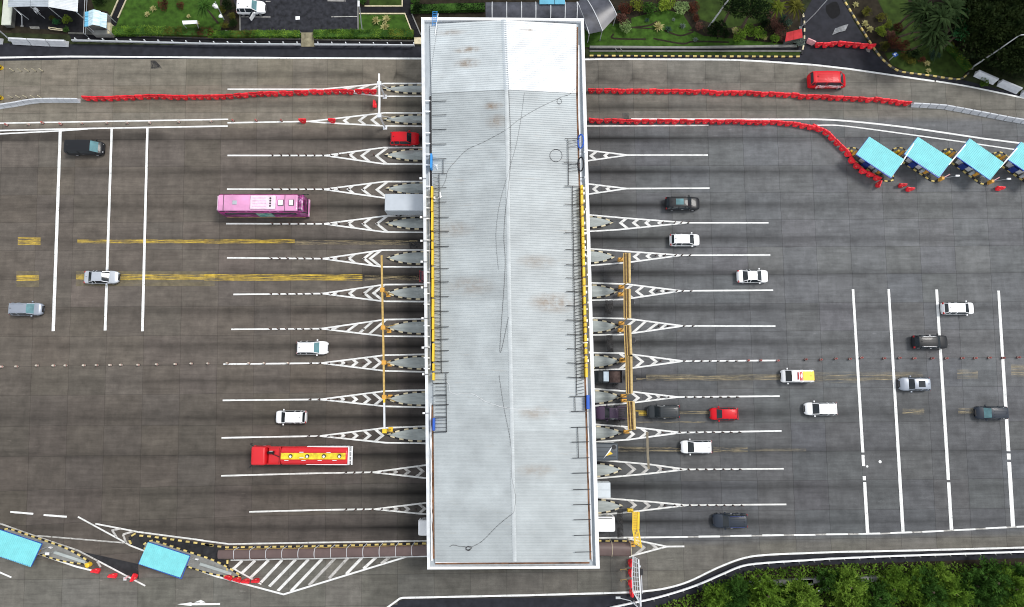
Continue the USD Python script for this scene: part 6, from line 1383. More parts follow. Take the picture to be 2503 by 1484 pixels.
for k, x in enumerate((160, 215)): part(thing('drain_brace', f'short grey strut across the drain, {"left" if k == 0 else "right"} one of the pair', 'strut'), 'bar', MB().bar(at('D', x, 515, .2), at('D', x + 28, 548, .2), .08, .08), m_conc)
sb = thing('slab_bridge', 'moss stained concrete slab bridging the drain at the car park gap', 'slab'); part(sb, 'slab', MB().prism(pgon(ats('B', [(968, 350), (1100, 350), (1106, 498), (970, 498)])), -.05, .12), M('mossy_slab', (.20, .18, .12), .9, .45, 1.5, detail=7))
sb = thing('slab_bridge', 'small concrete slab by the north west corner of the canopy', 'slab'); part(sb, 'slab', MB().prism(pgon(ats('B', [(2165, 402), (2240, 402), (2240, 470), (2165, 470)])), -.05, .12), m_kcream)
solo('drain_grate', MB().cbox(0, 0, 0, .9, .9, .04, .01).turned(at('D', 240, 1262)), m_concd, 'grey manhole plate on the line below the middle barrier row', 'manhole cover')

# ================================================================ cyan booths
def booth(label, corners, z, isl, post_end, extras):
    """corners of the roof as the photograph shows them: west, north, east, south"""
    c = [np.array(x) for x in corners]
    t = thing('toll_booth', label, 'toll booth')
    d = (c[2] - c[1]); Ld = np.linalg.norm(d); d /= Ld; e = c[0] - c[1]; We = np.linalg.norm(e); e /= We
    n = int(Ld / .24); prof = [(0, 0), (.55, 0), (.65, .06), (.9, .06)]
    rows = [((k + a) / n, h) for k in range(n) for a, h in prof] + [(1, 0)]; V, F = [], []
    for s, h in rows: V += [c[1] + d * Ld * s + (0, 0, h), c[1] + d * Ld * s + e * We + (0, 0, h - .10)]
    for i in range(len(rows) - 1): F += [(2 * i, 2 * i + 1, 2 * i + 3), (2 * i, 2 * i + 3, 2 * i + 2)]
    V, F = np.array(V), np.array(F)
    if np.cross(V[F[0, 1]] - V[F[0, 0]], V[F[0, 2]] - V[F[0, 0]])[2] < 0: F = F[:, ::-1]
    part(t, 'roof', MB().add(V, F), m_cyan)
    fr = MB()
    for a, b in ((0, 1), (1, 2), (2, 3), (3, 0)): fr.bar(c[a] + (0, 0, -.16), c[b] + (0, 0, -.16), .06, .16)
    part(t, 'fascia', fr, m_royal)
    ctr = sum(c) / 4
    loc = lambda s, w, z_: (*(ctr + d * s + e * w)[:2], z_)
    for s in (-Ld * .42, Ld * .42):
        for w in (-.35, .35): part(t, 'post', MB().cyl(loc(s, w, .1), loc(s, w, z - .1), .06), m_galv)
    def obox(s0, s1, w0, w1, z0, z1): return MB().loft([[loc(s0, w0, zz), loc(s1, w0, zz), loc(s1, w1, zz), loc(s0, w1, zz)] for zz in (z0, z1)])
    cb = part(t, 'cabin', obox(-1.5, .7, -.55, .55, .18, 2.5), m_offwhite); part(cb, 'window', obox(-1.3, .5, .545, .57, 1.2, 2.1), m_glass); part(cb, 'window', obox(-1.3, .5, -.57, -.545, 1.2, 2.1), m_glass)
    part(t, 'blue_panel', obox(-.9, -.1, .58, .95, .2, 1.5), m_navy)
    part(t, 'card_reader', obox(1.4, 1.8, .35, .65, .2, 1.3), m_orange); part(t, 'cabinet', obox(.9, 1.3, .5, .85, .2, 1.0), m_galv)
    for o in extras: part(t, o[0], obox(*o[1:7]), o[7])
    return t, d, e, ctr, loc, Ld
def booth_island(label, ctr, d, L0, L1, hw, tA=1.2, tB=1.2, mats=None, plate=None):
    a, b = ctr[:2] + d[:2] * L0, ctr[:2] + d[:2] * L1
    pg, A_, dd, n_, LEN, f = lens(a, b, hw, tA, tB)
    t = thing('booth_island', label, 'traffic island')
    inn = kerb_blocks(t, pg, .48, .2, .17, mats or (m_kyel, m_kblk))
    part(t, 'plate', MB().prism(inn, -.02, .14), plate or m_concd)
    return t, dd
zb = 3.1
BR = [[(503, 362), (640, 178), (1012, 420), (872, 612)], [(1015, 360), (1155, 180), (1523, 420), (1382, 610)], [(1560, 378), (1705, 197), (2068, 455), (1918, 628)], [(2110, 415), (2250, 232), (2615, 478), (2470, 660)]]
nm = ['leftmost', 'second', 'third', 'rightmost']
for k, q in enumerate(BR):
    ex = [('traffic_cone', -3.35, -3.05, .1, .4, .15, .9, m_yel), ('orange_board', -2.9, -2.65, .2, .75, .2, 1.5, m_orange), ('white_sign', 2.3, 2.7, .3, .36, .9, 1.3, m_white), ('step', 2.2, 2.8, .25, .7, .14, .5, m_concd)]
    t, d, e, ctr, loc, Ld = booth(f'cyan roofed toll booth standing diagonally at the right, {nm[k]} of the four', ats('F', q, zb), zb, None, None, ex)
    booth_island(f'kerbed island under the {nm[k]} cyan booth roof at the right', ctr, d, -3.9, 4.1, .95)
    if k in (1, 2, 3):
        a = ctr + d * (-Ld * .48) + e * (-.5); b = np.array(prev) ; part(t, 'link_beam', MB().bar((a[0], a[1], zb - .05), (b[0], b[1], zb - .05), .14, .14), m_white)
    prev = ctr + d * (Ld * .5) + e * (-.65)
    if k in (1, 2):
        bp = loc(3.9, .1, 0); lp = thing('barrier_arm', f'lane barrier arm and lamp rod at the nose of the {nm[k]} cyan booth', 'barrier arm')
        part(lp, 'housing', MB().cbox(-.2, -.2, 0, .2, .2, 1.05, .04).turned(bp), m_orange); tip = np.array(bp) + (1.0, .55, 1.0); part(lp, 'arm', MB().bar(np.array(bp) + (0, 0, .95), tip, .10, .12), m_pink)
        tip2 = at('F', 1575 if k == 1 else 2120, 592 if k == 1 else 625, 2.6); part(lp, 'rod', MB().cyl(np.array(bp) + (.1, 0, .9), tip2, .03), m_galv); part(lp, 'lamp', MB().cbox(-.26, -.12, -.1, .26, .12, .1, .05).turned(tip2), m_white)
for k, q in enumerate([[(-150, 872), (-20, 612), (465, 775), (340, 1030)], [(1550, 1000), (1660, 757), (2128, 910), (2030, 1168)]]):
    w = ['at the lower left edge', 'left of the hatched area'][k]
    t, d, e, ctr, loc, Ld = booth(f'cyan roofed toll booth {w}', ats('O', q, zb), zb, None, None, [('white_sign', 2.9, 3.3, -.6, -.5, .5, .9, m_white)])
    isl, dd = booth_island(f'long kerbed island under the cyan booth {w}', ctr, d, -4.6, 8.8 if k == 0 else 9.4, 1.0, 1.4, 5.6, plate=m_conc)
    rd = MB().bar((*(ctr[:2] + d[:2] * 3.6), .32), (*(ctr[:2] + d[:2] * 8.0), .22), .35, .2); part(isl, 'ridge', rd, m_nose)
p = at('O', 1012, 1002); solo('yellow_drum', MB().tube([p, p + (0, 0, .7), p + (0, 0, .78)], [.3, .3, .12], 14), m_yel, 'yellow rounded drum at the nose of the lower left island', 'drum', smooth=40)
lp = thing('sign_post', 'small leaning sign post with a white head on the lower left island', 'sign'); a = at('O', 640, 845); part(lp, 'post', MB().cyl(a, at('O', 535, 885, 2.2), .03), m_galv); part(lp, 'head', MB().cbox(-.25, -.15, -.08, .25, .15, .1, .05).turned(at('O', 528, 884, 2.2)), m_white)
# ================================================================ gardens, buildings and trees around the road
REG['Y'] = (0, 0, 5.441)
ZM = 2.65 / 0.61108 * 17.4                                # pixels of a close view per metre on the ground
def area(name, r, pts, mat, z): solo(name, MB().poly(pgon(ats(r, pts)), z), mat, kind='structure')
area('garden_soil', 'A', [(-200, -300), (2500, -300), (2500, 420), (730, 365), (-200, 340)], m_soil, -.062)
area('garden_soil', 'B', [(-100, -300), (2400, -300), (2300, 440), (0, 420)], m_soil, -.058)
area('garden_soil', 'C', [(-60, -300), (2400, -300), (2400, 520), (1780, 520), (1780, 190), (-60, 190)], m_soil, -.054)
area('garden_soil', 'D', [(-400, -300), (2150, -300), (2150, 505), (-200, 508)], m_soil, -.050)
area('garden_soil', 'E', [(330, -300), (1500, -300), (1700, 760), (1640, 830), (1100, 790), (860, 700), (480, 205)], m_soil, -.050)
area('lawn', 'A', [(1372, -80), (2330, -80), (2330, 290), (1222, 290), (1256, 200)], m_lawn, -.042)
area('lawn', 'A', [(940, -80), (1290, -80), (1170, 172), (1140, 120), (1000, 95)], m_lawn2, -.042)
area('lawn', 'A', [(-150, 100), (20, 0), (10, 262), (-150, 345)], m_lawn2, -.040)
area('path', 'A', [(1300, -80), (1366, -80), (1250, 198), (1212, 345), (1175, 345), (1185, 178)], m_path, -.038)
area('lawn', 'B', [(-60, -80), (40, -80), (150, 200), (110, 320), (-60, 290)], m_lawn, -.040)
area('car_park', 'B', [(322, 345), (316, 165), (205, -100), (1566, -100), (1566, 336), (1104, 345), (965, 345)], m_asphalt2, -.034)
area('path', 'B', [(1590, 72), (2042, 72), (2042, -100), (2115, -100), (2135, 130), (2235, 370), (2165, 405), (2062, 142), (1590, 142)], m_path, -.038)
area('lawn', 'B', [(1580, 152), (2060, 152), (2132, 334), (1578, 334)], m_lawn, -.040)
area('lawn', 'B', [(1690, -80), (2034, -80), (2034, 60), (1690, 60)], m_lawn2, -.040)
area('lawn', 'C', [(1960, 250), (2330, 250), (2330, 500), (1965, 500)], m_lawn, -.046)
area('lawn', 'D', [(-380, 320), (330, 300), (1000, 330), (1100, 380), (2000, 470), (2000, 495), (-250, 500)], m_lawn, -.040)
area('lawn', 'D', [(330, 190), (700, 100), (880, 150), (975, 300), (860, 365), (560, 300), (340, 285)], m_lawn, -.038)
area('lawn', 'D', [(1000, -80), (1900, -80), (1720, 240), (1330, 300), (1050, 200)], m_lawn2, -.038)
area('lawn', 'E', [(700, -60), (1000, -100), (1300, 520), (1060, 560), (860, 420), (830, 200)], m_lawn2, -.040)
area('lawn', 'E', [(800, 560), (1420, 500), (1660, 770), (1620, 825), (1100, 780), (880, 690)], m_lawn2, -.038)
area('path', 'Y', [(270, -60), (1820, -60), (1820, 720), (1560, 700), (290, 560)], m_path, -.048)
for r, pts in (('D', [(140, 365), (150, 408), (480, 415)]), ('D', [(575, 410), (870, 462), (1000, 440), (1360, 447)]), ('D', [(340, 292), (520, 270), (600, 228)]), ('D', [(690, 325), (850, 377), (985, 338)])):
    solo('garden_path', MB().poly(LineString([p[:2] for p in ats(r, smooth(pts))]).buffer(.13), -.030), m_soil, kind='structure')
for r, pts, lab in (('A', [(1278, -60), (1176, 175)], 'left cream edging of the dark garden path at the upper left'), ('A', [(1364, -60), (1250, 192)], 'right cream edging of the dark garden path at the upper left'), ('B', [(318, 165), (320, 345), (965, 345)], 'pale edging around the lower left corner of the car park'),
                    ('B', [(1567, -60), (1570, 335)], 'pale edging on the right side of the car park'), ('B', [(1580, 146), (2066, 146), (2138, 332)], 'cream edging around the lawn with three spiky plants'), ('B', [(1640, 66), (2038, 66), (2038, -60)], 'cream edging of the small lawn at the very top'),
                    ('B', [(2140, 150), (2236, 372)], 'pale edging of the path beside the canopy corner'), ('B', [(165, 325), (215, 345), (310, 352)], 'short curved pale edging below the bushes')):
    solo('edging', MB().prism(strip(ats(r, pts), .16), -.06, .07), m_kcream if 'cream' in lab else m_conc, lab, 'edging')
for pts in ([(330, 178), (640, 180)], [(1285, 178), (1560, 175)], [(590, 14), (640, 14)], [(1245, 8), (1440, 10)]):
    solo('parking_line', MB().poly(strip(ats('B', pts), .12), -.027), m_paint2, kind='structure')
t = thing('paper_sheet', 'square white sheet lying on the car park', 'sheet', at('B', 930, 192, -.03), .1); part(t, 'sheet', MB().cbox(-.32, -.27, 0, .32, .27, .03, .01), m_white)

# ---------------------------------------------------------------- leaves
def leafquads(c, size, g, outward=None, asp=.45, up=.5):
    """a small pointed leaf at every point c"""
    n = len(c); d = g.normal(size=(n, 3)); d[:, 2] = d[:, 2] * .6 + .15
    if outward is not None: d = d * .6 + outward * 1.0
    d /= np.linalg.norm(d, axis=1, keepdims=True); nr = g.normal(size=(n, 3)) + (0, 0, 1.2 * up * 2)
    s = np.cross(d, nr); s /= np.linalg.norm(s, axis=1, keepdims=True) + 1e-9
    L_ = (size * g.uniform(.6, 1.3, n))[:, None]
    V = np.stack([c, c + d * L_ * .5 + s * L_ * asp * .5, c + d * L_, c + d * L_ * .5 - s * L_ * asp * .5], 1).reshape(-1, 3)
    i = np.arange(n)[:, None] * 4
    return V, np.vstack([np.hstack([i, i + 1, i + 2]), np.hstack([i, i + 2, i + 3])])
def blob_points(n, rx, ry, rz, g, lumps=7, shell=.55):
    """points through a lumpy crown: several clumps of different size round its middle"""
    lc = g.normal(size=(lumps, 3)); lc /= np.linalg.norm(lc, axis=1, keepdims=True); lc *= g.uniform(.35, .72, (lumps, 1)); lc[:, 2] = np.abs(lc[:, 2]) * .9
    lr = g.uniform(.30, .52, lumps); k = g.integers(0, lumps, n)
    d = g.normal(size=(n, 3)); d /= np.linalg.norm(d, axis=1, keepdims=True)
    p = lc[k] + d * (lr[k] * g.uniform(shell, 1.0, n) ** .6)[:, None]
    return p * (rx, ry, rz), d
def core(rx, ry, rz, z, k=.62):
    s = trimesh.creation.icosphere(2); v = s.vertices * (rx * k, ry * k, rz * k); v = v * (1 + .18 * (meshkit.noise(s.vertices * 2.5) - .5))[:, None]
    return MB().add(v + (0, 0, z), s.faces)
LG = {}
for nm, dk, lt in (('green', (.012, .034, .006), (.050, .115, .020)), ('dark_green', (.006, .016, .005), (.022, .044, .012)), ('lime', (.060, .10, .010), (.22, .30, .035)), ('pale_lime', (.10, .17, .06), (.30, .40, .16)),
                   ('red_brown', (.030, .010, .008), (.12, .042, .024)), ('dusty_red', (.055, .026, .020), (.17, .085, .065)), ('olive', (.028, .032, .006), (.12, .12, .022)), ('blue_green', (.012, .030, .022), (.045, .085, .060)),
                   ('golden', (.22, .20, .07), (.45, .42, .20)), ('grey_green', (.05, .07, .06), (.17, .21, .18)), ('fern_green', (.022, .052, .006), (.125, .215, .026)), ('palm_green', (.016, .034, .010), (.060, .10, .035)), ('bright_fern', (.035, .075, .008), (.16, .25, .035)), ('forest_green', (.008, .018, .005), (.036, .055, .016)), ('yellow_green', (.05, .075, .008), (.17, .20, .03)), ('emerald', (.01, .06, .02), (.05, .19, .06))):
    k_ = 1.0 if nm in ('dark_green', 'forest_green', 'palm_green') else 1.75 if nm in ('fern_green', 'bright_fern', 'green') else 1.5
    LG[nm] = leafmat(nm + '_leaves', tuple(k_ * c for c in dk), tuple(min(k_ * c, .8) for c in lt))
protos = {}
def shrub(r, x, y, rad, kind, label, name='shrub', h=None, squash=.75):
    R_ = rad / ZM; var = int(x * 7 + y * 13) % 3; key = (name, kind, var)
    p = at(r, x, y, 0.3 * R_)
    loc = (p[0], p[1], 0)
    if key not in protos:
        g = np.random.default_rng(11 + 17 * len(protos)); t = thing(name, label, 'shrub', loc)
        b = MB(); n = 620
        pts, d = blob_points(n, 1, 1, squash, g, 8)
        b.add(*leafquads(pts + (0, 0, squash * .75), .20, g, d, .5)); part(t, 'foliage', b, LG[kind])
        part(t, 'stem', MB().cyl((0, 0, 0), (0, 0, .7), .09, .05, 6), m_bark)
        UsdGeom.Xformable(t).AddScaleOp().Set(Gf.Vec3f(R_, R_, R_)); protos[key] = t; t.SetCustomDataByKey('label', label)
    else: dup(protos[key], loc, (x * .37) % 6.28, label, None, (R_, R_, R_ * (0.85 + .3 * ((x * 31 + y) % 10) / 10)))
def spiky(r, x, y, rad, kind, label, n=22, droop=.45, name='spiky_plant', wd=.10):
    R_ = rad / ZM; p = at(r, x, y, .4 * R_); key = (name, kind)
    if key not in protos:
        g = np.random.default_rng(5 + len(protos)); t = thing(name, label, 'plant', (p[0], p[1], 0))
        for k in range(n):
            a = k * 2.39996 + g.uniform(-.2, .2); el = .25 + 1.05 * k / n; l = g.uniform(.8, 1.05)
            d = np.array((math.cos(a) * math.cos(el), math.sin(a) * math.cos(el), math.sin(el))); s = np.array((-math.sin(a), math.cos(a), 0)) * wd
            q0 = np.array((0, 0, .12)); q1 = q0 + d * l * .5; q2 = q0 + d * l + (0, 0, -droop * l * .5)
            V = [q0 - s * .5, q0 + s * .5, q1 + s, q1 - s, q1 + (0, 0, .0), q2]
            part(t, 'leaf', MB().add(V, [(0, 1, 2), (0, 2, 3), (3, 2, 5)]), LG[kind])
        part(t, 'stem', MB().cyl((0, 0, 0), (0, 0, .2), .10, .08, 8), m_bark)
        UsdGeom.Xformable(t).AddScaleOp().Set(Gf.Vec3f(R_, R_, R_)); protos[key] = t
    else: dup(protos[key], (p[0], p[1], 0), (x * .53) % 6.28, label, None, (R_, R_, R_))
def hedge(r, pts, wd, h, mats, label, dens=95, size=.17, name='hedge'):
    ls = LineString([p[:2] for p in ats(r, pts)]); g = np.random.default_rng(int(abs(ls.length * 100)) % 9999); t = thing(name, label, 'hedge')
    pg = ls.buffer(wd / 2, cap_style=2); part(t, 'inside', MB().prism(ls.buffer(wd / 2 - .12, cap_style=2), -.05, h - .16), LG['green'])
    k = len(mats)
    for m in range(k):
        n = int(ls.length / k * wd * dens * 1.6); s = g.uniform(m / k, (m + 1) / k, n) + g.normal(0, .015, n); w = g.uniform(-.5, .5, n)
        C = np.array([ls.interpolate(min(max(x, 0), 1), normalized=True).coords[0] for x in s]); C2 = np.array([ls.interpolate(min(max(x, 0), .999) + .001, normalized=True).coords[0] for x in s])
        d = C2 - C; d /= np.linalg.norm(d, axis=1, keepdims=True) + 1e-9; nn = np.c_[-d[:, 1], d[:, 0]]
        xy = C + nn * (w * wd)[:, None]; z = h * (.72 + .28 * meshkit.noise(np.c_[xy * 1.3, np.zeros(n)])) * np.where(np.abs(w) > .40, g.uniform(.3, .95, n), g.uniform(.85, 1.05, n))
        part(t, 'foliage', MB().add(*leafquads(np.c_[xy, z], size, g, None, .55)), LG[mats[m]])
def tree(base, top, rad, kind, label, name='broad_tree', n=3400, size=.42, rz=.7, lumps=14, cat='tree'):
    """base, top: where trunk foot and crown middle stand"""
    key = (name, kind); top = np.array(top); base = (top[0], top[1], 0); h = top[2]
    if key not in protos or name == 'lone':
        g = np.random.default_rng(40 + len(protos)); t = thing(name, label, cat, (base[0], base[1], -.07))
        off = np.array((0, 0, 0.0))
        part(t, 'trunk', MB().tube([(0, 0, 0), (.08, .05, h * .3), (0, .1, h * .62), (.1, 0, h)], [.26, .21, .16, .07], 8), m_bark, 40)
        for k in range(6):
            a = k * 1.05 + .3; part(t, 'limb', MB().tube([(0, .08, h * (.5 + .05 * k)), (math.cos(a) * rad * .35, math.sin(a) * rad * .35, h * (.68 + .04 * k)), (math.cos(a) * rad * .7, math.sin(a) * rad * .7, h * (.85 + .03 * k))], [.10, .07, .03], 6), m_bark)
        pts, d = blob_points(n, rad, rad, rad * rz, g, lumps); part(t, 'crown', MB().add(*leafquads(pts + (0, 0, h - rad * rz * .25), size, g, d, .5)), LG[kind])
        protos[key] = t; protos[(key, 'r')] = (rad, h)
    else:
        r0, h0 = protos[(key, 'r')]; dup(protos[key], (base[0], base[1], -.07), (base[0] * 1.7) % 6.28, label, None, (rad / r0, rad / r0, h / h0))
def palm(r, x, y, rad, h, label, kind='palm_green', bx=None, n=44, name='palm_tree'):
    R_ = rad / ZM; top = at(r, x, y, h); foot = at(r, *bx) if bx else np.array((top[0], top[1], 0)); key = (name, kind)
    lean = top[:2] - foot[:2]
    def trunk(t): part(t, 'trunk', MB().tube([(0, 0, -.07), (*(lean * .4), h * .5), (*lean, h)], [.17, .13, .10], 8), m_bark, 40)
    g = np.random.default_rng(int(x + y))
    t = thing(name, label, 'palm tree', (foot[0], foot[1], 0)); trunk(t)
    for k in range(n):
        a = k * 2.39996; el = -.2 + 1.4 * (k / n) + g.uniform(-.15, .15); l = R_ * g.uniform(.6, 1.1)
        d = np.array((math.cos(a) * math.cos(el), math.sin(a) * math.cos(el), math.sin(el)))
        sp = [np.array((*lean, h)) + d * l * s + np.array((0, 0, -.55 * l * s * s)) for s in np.linspace(0, 1, 9)]
        side = np.array((-math.sin(a), math.cos(a), 0)); wds = l * np.array((.015, .05, .07, .075, .07, .06, .045, .03, .004))
        V = []; F = []
        for i in range(9): V += [sp[i] - side * wds[i], sp[i] + (0, 0, .05 * l), sp[i] + side * wds[i]]
        for i in range(8): F += [(3 * i, 3 * i + 3, 3 * i + 4), (3 * i, 3 * i + 4, 3 * i + 1), (3 * i + 1, 3 * i + 4, 3 * i + 5), (3 * i + 1, 3 * i + 5, 3 * i + 2)]
        m = MB().add(V, F); part(t, 'frond', m, LG[kind])
# upper left
hedge('A', [(1215, 345), (1640, 345), (2279, 362)], 1.5, .8, ['fern_green', 'bright_fern', 'olive', 'red_brown'], 'low hedge turning from green to reddish brown below the lawn')
hedge('B', [(0, 378), (300, 382), (640, 376), (960, 380)], 1.15, .8, ['fern_green', 'olive', 'fern_green', 'bright_fern'], 'low mixed hedge below the car park left of the slab bridge')
hedge('B', [(1108, 378), (1600, 375), (2160, 378)], 1.35, .8, ['bright_fern', 'fern_green', 'bright_fern', 'yellow_green'], 'clipped green hedge between the slab bridge and the canopy')
hedge('C', [(-40, 110), (350, 100), (740, 92)], 1.3, .8, ['dark_green', 'green', 'dark_green'], 'dark green hedge behind the north parapet of the canopy')
for x, y, rad, k, lab in ((1150, 410, 75, 'olive', 'round olive bush left of the bright bush by the shed'), (1250, 480, 85, 'emerald', 'leafy green bush between the two round bushes by the shed'), (1485, 440, 115, 'lime', 'bright lime round bush in front of the shed'), (1450, 640, 80, 'green', 'dark green bush below the bright lime bush')):
    shrub('Y', x, y, rad * 2.65 / 5.441, k, lab)
for x, y, rad, k, lab in ((1740, 60, 62, 'red_brown', 'large red brown round shrub on the upper left lawn'), (1918, 62, 45, 'red_brown', 'smaller red brown round shrub on the upper left lawn'), (1070, 30, 80, 'dark_green', 'dark bush beside the blue gabled kiosk')): shrub('A', x, y, rad, k, lab)
for x, y, rad, lab in ((1620, 88, 52, 'pale spiky plant, upper of the pair on the upper left lawn'), (1560, 150, 46, 'pale spiky plant, lower of the pair on the upper left lawn'), (1998, 172, 36, 'pale spiky plant above the information board'), (2085, 240, 42, 'pale spiky plant behind the right leg of the information board')): spiky('A', x, y, rad, 'golden', lab)
for x, y, rad, k, lab in ((140, 110, 50, 'olive', 'olive bush nearest the loudspeaker pole'), (235, 185, 52, 'olive', 'olive bush beside the parked white estate car'), (162, 270, 50, 'olive', 'olive bush above the short curved edging'), (210, 60, 80, 'dark_green', 'dark bush behind the parked white estate car'), (250, 270, 65, 'dark_green', 'dark shrub in the corner of the car park edging'), (1630, 20, 50, 'green', 'green bush by the lamp post at the top'), (2200, 90, 80, 'dark_green', 'dark green bush beside the canopy corner'), (2180, 20, 60, 'green', 'green bush at the very top left of the canopy')): shrub('B', x, y, rad, k, lab)
for x, y, rad, lab in ((1757, 215, 70, 'pale striped spiky plant, left of the three on the small lawn'), (1868, 200, 70, 'pale striped spiky plant, right of the three on the small lawn'), (1850, 285, 78, 'pale striped spiky plant, lowest of the three on the small lawn')): spiky('B', x, y, rad, 'golden', lab)
palm('A', 2165, 60, 130, 4.5, 'palm tree at the top beside the loudspeaker pole', 'green')
# garden right of the canopy
for x, y, rad, k, lab in ((380, 65, 88, 'yellow_green', 'speckled yellow green bush at the top of the garden'), (265, 110, 75, 'red_brown', 'dark red bush right of the smoked canopy'), (540, 95, 100, 'green', 'large green bush at the top of the garden'), (685, 55, 100, 'lime', 'large lime bush at the top of the garden'), (850, 95, 88, 'pale_lime', 'pale mint bush right of the large lime bush'),
                          (990, 90, 68, 'red_brown', 'tall red brown bush right of the pale mint bush'), (1020, 200, 45, 'red_brown', 'small red brown bush beside the garden path'), (1045, 290, 52, 'dusty_red', 'dusty red bush at the path bend'), (225, 215, 80, 'dusty_red', 'dusty red bush above the round pale bush'), (190, 155, 45, 'blue_green', 'blue green bush against the smoked canopy'), (268, 290, 76, 'pale_lime', 'round pale bush below the smoked canopy'),
                          (1230, 325, 130, 'dark_green', 'very dark wide bush at the foot of the utility pole'), (1330, 350, 70, 'dark_green', 'dark bush right of the utility pole'), (1425, 335, 42, 'golden', 'golden bush left of the broad leaved plants'), (1470, 390, 82, 'fern_green', 'broad leaved green bush, leftmost in the bed'), (1570, 330, 78, 'fern_green', 'broad leaved green bush, upper one in the bed'), (1680, 365, 86, 'fern_green', 'broad leaved green bush, middle one in the bed'),
                          (1742, 405, 34, 'golden', 'small golden bush in the broad leaved bed'), (1840, 425, 62, 'fern_green', 'broad leaved green bush, rightmost in the bed'), (1805, 190, 66, 'dusty_red', 'dusty red feathery shrub, topmost of the slanting row'), (1850, 265, 70, 'dusty_red', 'dusty red feathery shrub, second of the slanting row'), (1895, 340, 68, 'dusty_red', 'dusty red feathery shrub, third of the slanting row'),
                          (1930, 415, 50, 'dusty_red', 'dusty red feathery shrub beside the red roof'), (1965, 225, 80, 'blue_green', 'blue green bush above the red roof'), (2090, 445, 72, 'grey_green', 'grey green bush in front of the red roof'), (2010, 445, 45, 'grey_green', 'small grey green bush left of the larger one by the red roof'), (1720, 245, 75, 'dark_green', 'dark bush behind the dusty red row')): shrub('D', x, y, rad, k, lab)
spiky('D', 620, 280, 85, 'golden', 'large golden spiky plant on the garden island'); spiky('D', 725, 305, 58, 'blue_green', 'dark spiky plant beside the golden one', name='dark_spiky_plant')
spiky('D', 500, 212, 42, 'blue_green', 'dark spiky plant on the upper garden lawn', name='dark_spiky_plant'); spiky('D', 876, 275, 48, 'grey_green', 'grey spiky plant on the right of the garden lawn', name='grey_spiky_plant'); spiky('D', 780, 206, 30, 'grey_green', 'small pale spiky plant on the garden lawn', name='grey_spiky_plant'); spiky('D', 1015, 420, 42, 'grey_green', 'grey spiky plant beside the thin garden path', name='grey_spiky_plant')
for x, y, h, rad, k, lab in ((1420, 40, 6, 190, 'dark_green', 'dark broad tree at the top above the utility pole'), (1640, 70, 6.5, 200, 'dark_green', 'dark broad tree at the top left of the palms')): tree(at('D', x, y + 55, 0), at('D', x, y, h), rad / ZM, k, lab, 'garden_tree', 1500, .30)
palm('D', 1885, 70, 130, 4.2, 'yellow green palm at the top, left of the pair by the side road', 'yellow_green'); palm('D', 2070, 65, 150, 4.6, 'yellow green palm at the top, right of the pair by the side road', 'olive')
ex = np.random.default_rng(33); kinds = ['green', 'fern_green', 'olive', 'red_brown', 'dark_green', 'blue_green']
xy = np.array([at('D', x, y)[:2] for x, y in zip(ex.uniform(-60, 2100, 2600), ex.uniform(-80, 470, 2600))]); bed = unary_union([pgon(ats('D', q)) for q in ([(200, -60), (980, -60), (1000, 230), (860, 120), (700, 80), (330, 180), (300, 250), (200, 120)], [(1380, 300), (1720, 240), (2020, 200), (2030, 440), (1380, 440)], [(1050, 210), (1320, 290), (1360, 420), (1050, 340)])])
xy = xy[[bed.contains(Point(p)) for p in xy]]
solo('ground_cover', MB().add(*leafquads(np.c_[xy, ex.uniform(-.02, .3, len(xy))], .22, ex)), LG['olive'], 'low mixed ground cover in the garden beds right of the canopy', 'ground cover', kind='stuff')
# planted island and forest, upper right
for x, y, rad, k, lab in ((600, 130, 68, 'olive', 'brownish bush at the top of the planted island'), (765, 195, 62, 'olive', 'brown green bush left of the dark palms'), (750, 335, 68, 'lime', 'bright yellow green bush beside the pale spiky plants'), (830, 270, 55, 'yellow_green', 'yellow green bush behind the bright one'), (935, 300, 58, 'red_brown', 'dark red bush before the leaning palm trunk'), (850, 375, 62, 'dusty_red', 'purple brown bush below the bright one'),
                          (890, 460, 78, 'red_brown', 'wide reddish bush on the planted island'), (795, 505, 66, 'olive', 'brown olive bush by the kerb'), (985, 500, 70, 'red_brown', 'reddish bush above the blue sign'), (1000, 620, 52, 'olive', 'olive bush right of the blue sign'), (1085, 660, 55, 'olive', 'olive bush in the lower curved bed'), (1190, 650, 48, 'red_brown', 'orange brown bush in the lower curved bed'), (1110, 575, 85, 'dark_green', 'dark wide bush in the middle of the planted island'),
                          (1320, 590, 62, 'blue_green', 'blue green bush under the dark palms'), (1850, 880, 55, 'fern_green', 'bright low bush beside the large barrier segments')): shrub('E', x, y, rad, k, lab)
for x, y, rad, lab in ((497, 45, 50, 'pale spiky plant at the top of the planted island'), (595, 248, 58, 'pale spiky plant, left of the pair by the kerb'), (650, 305, 58, 'pale spiky plant, right of the pair by the kerb'), (1255, 668, 50, 'pale spiky plant in the lower part of the planted island'), (1268, 748, 45, 'pale spiky plant nearest the lower kerb')): spiky('E', x, y, rad, 'golden', lab)
hedge('E', [(1450, 490), (1560, 610), (1680, 755)], 1.0, 1.0, ['yellow_green'], 'narrow yellow green hedge running down to the street lamp')
for k, (x, y, rad, h, b_) in enumerate(((1230, 130, 210, 7.5, (980, 330)), (1400, 190, 230, 8.5, (1120, 420)), (1300, 330, 210, 7.5, (930, 400)), (1500, 90, 220, 8.5, (1230, 330)), (1370, 430, 190, 6.5, (1055, 540)), (1160, 60, 170, 6.5, (960, 250)))):
    palm('E', x, y, rad, h, f'dark palm of the clump on the planted island, {["upper left", "middle", "lower left", "upper right", "lowest", "topmost"][k]} crown', 'palm_green', b_, 52)
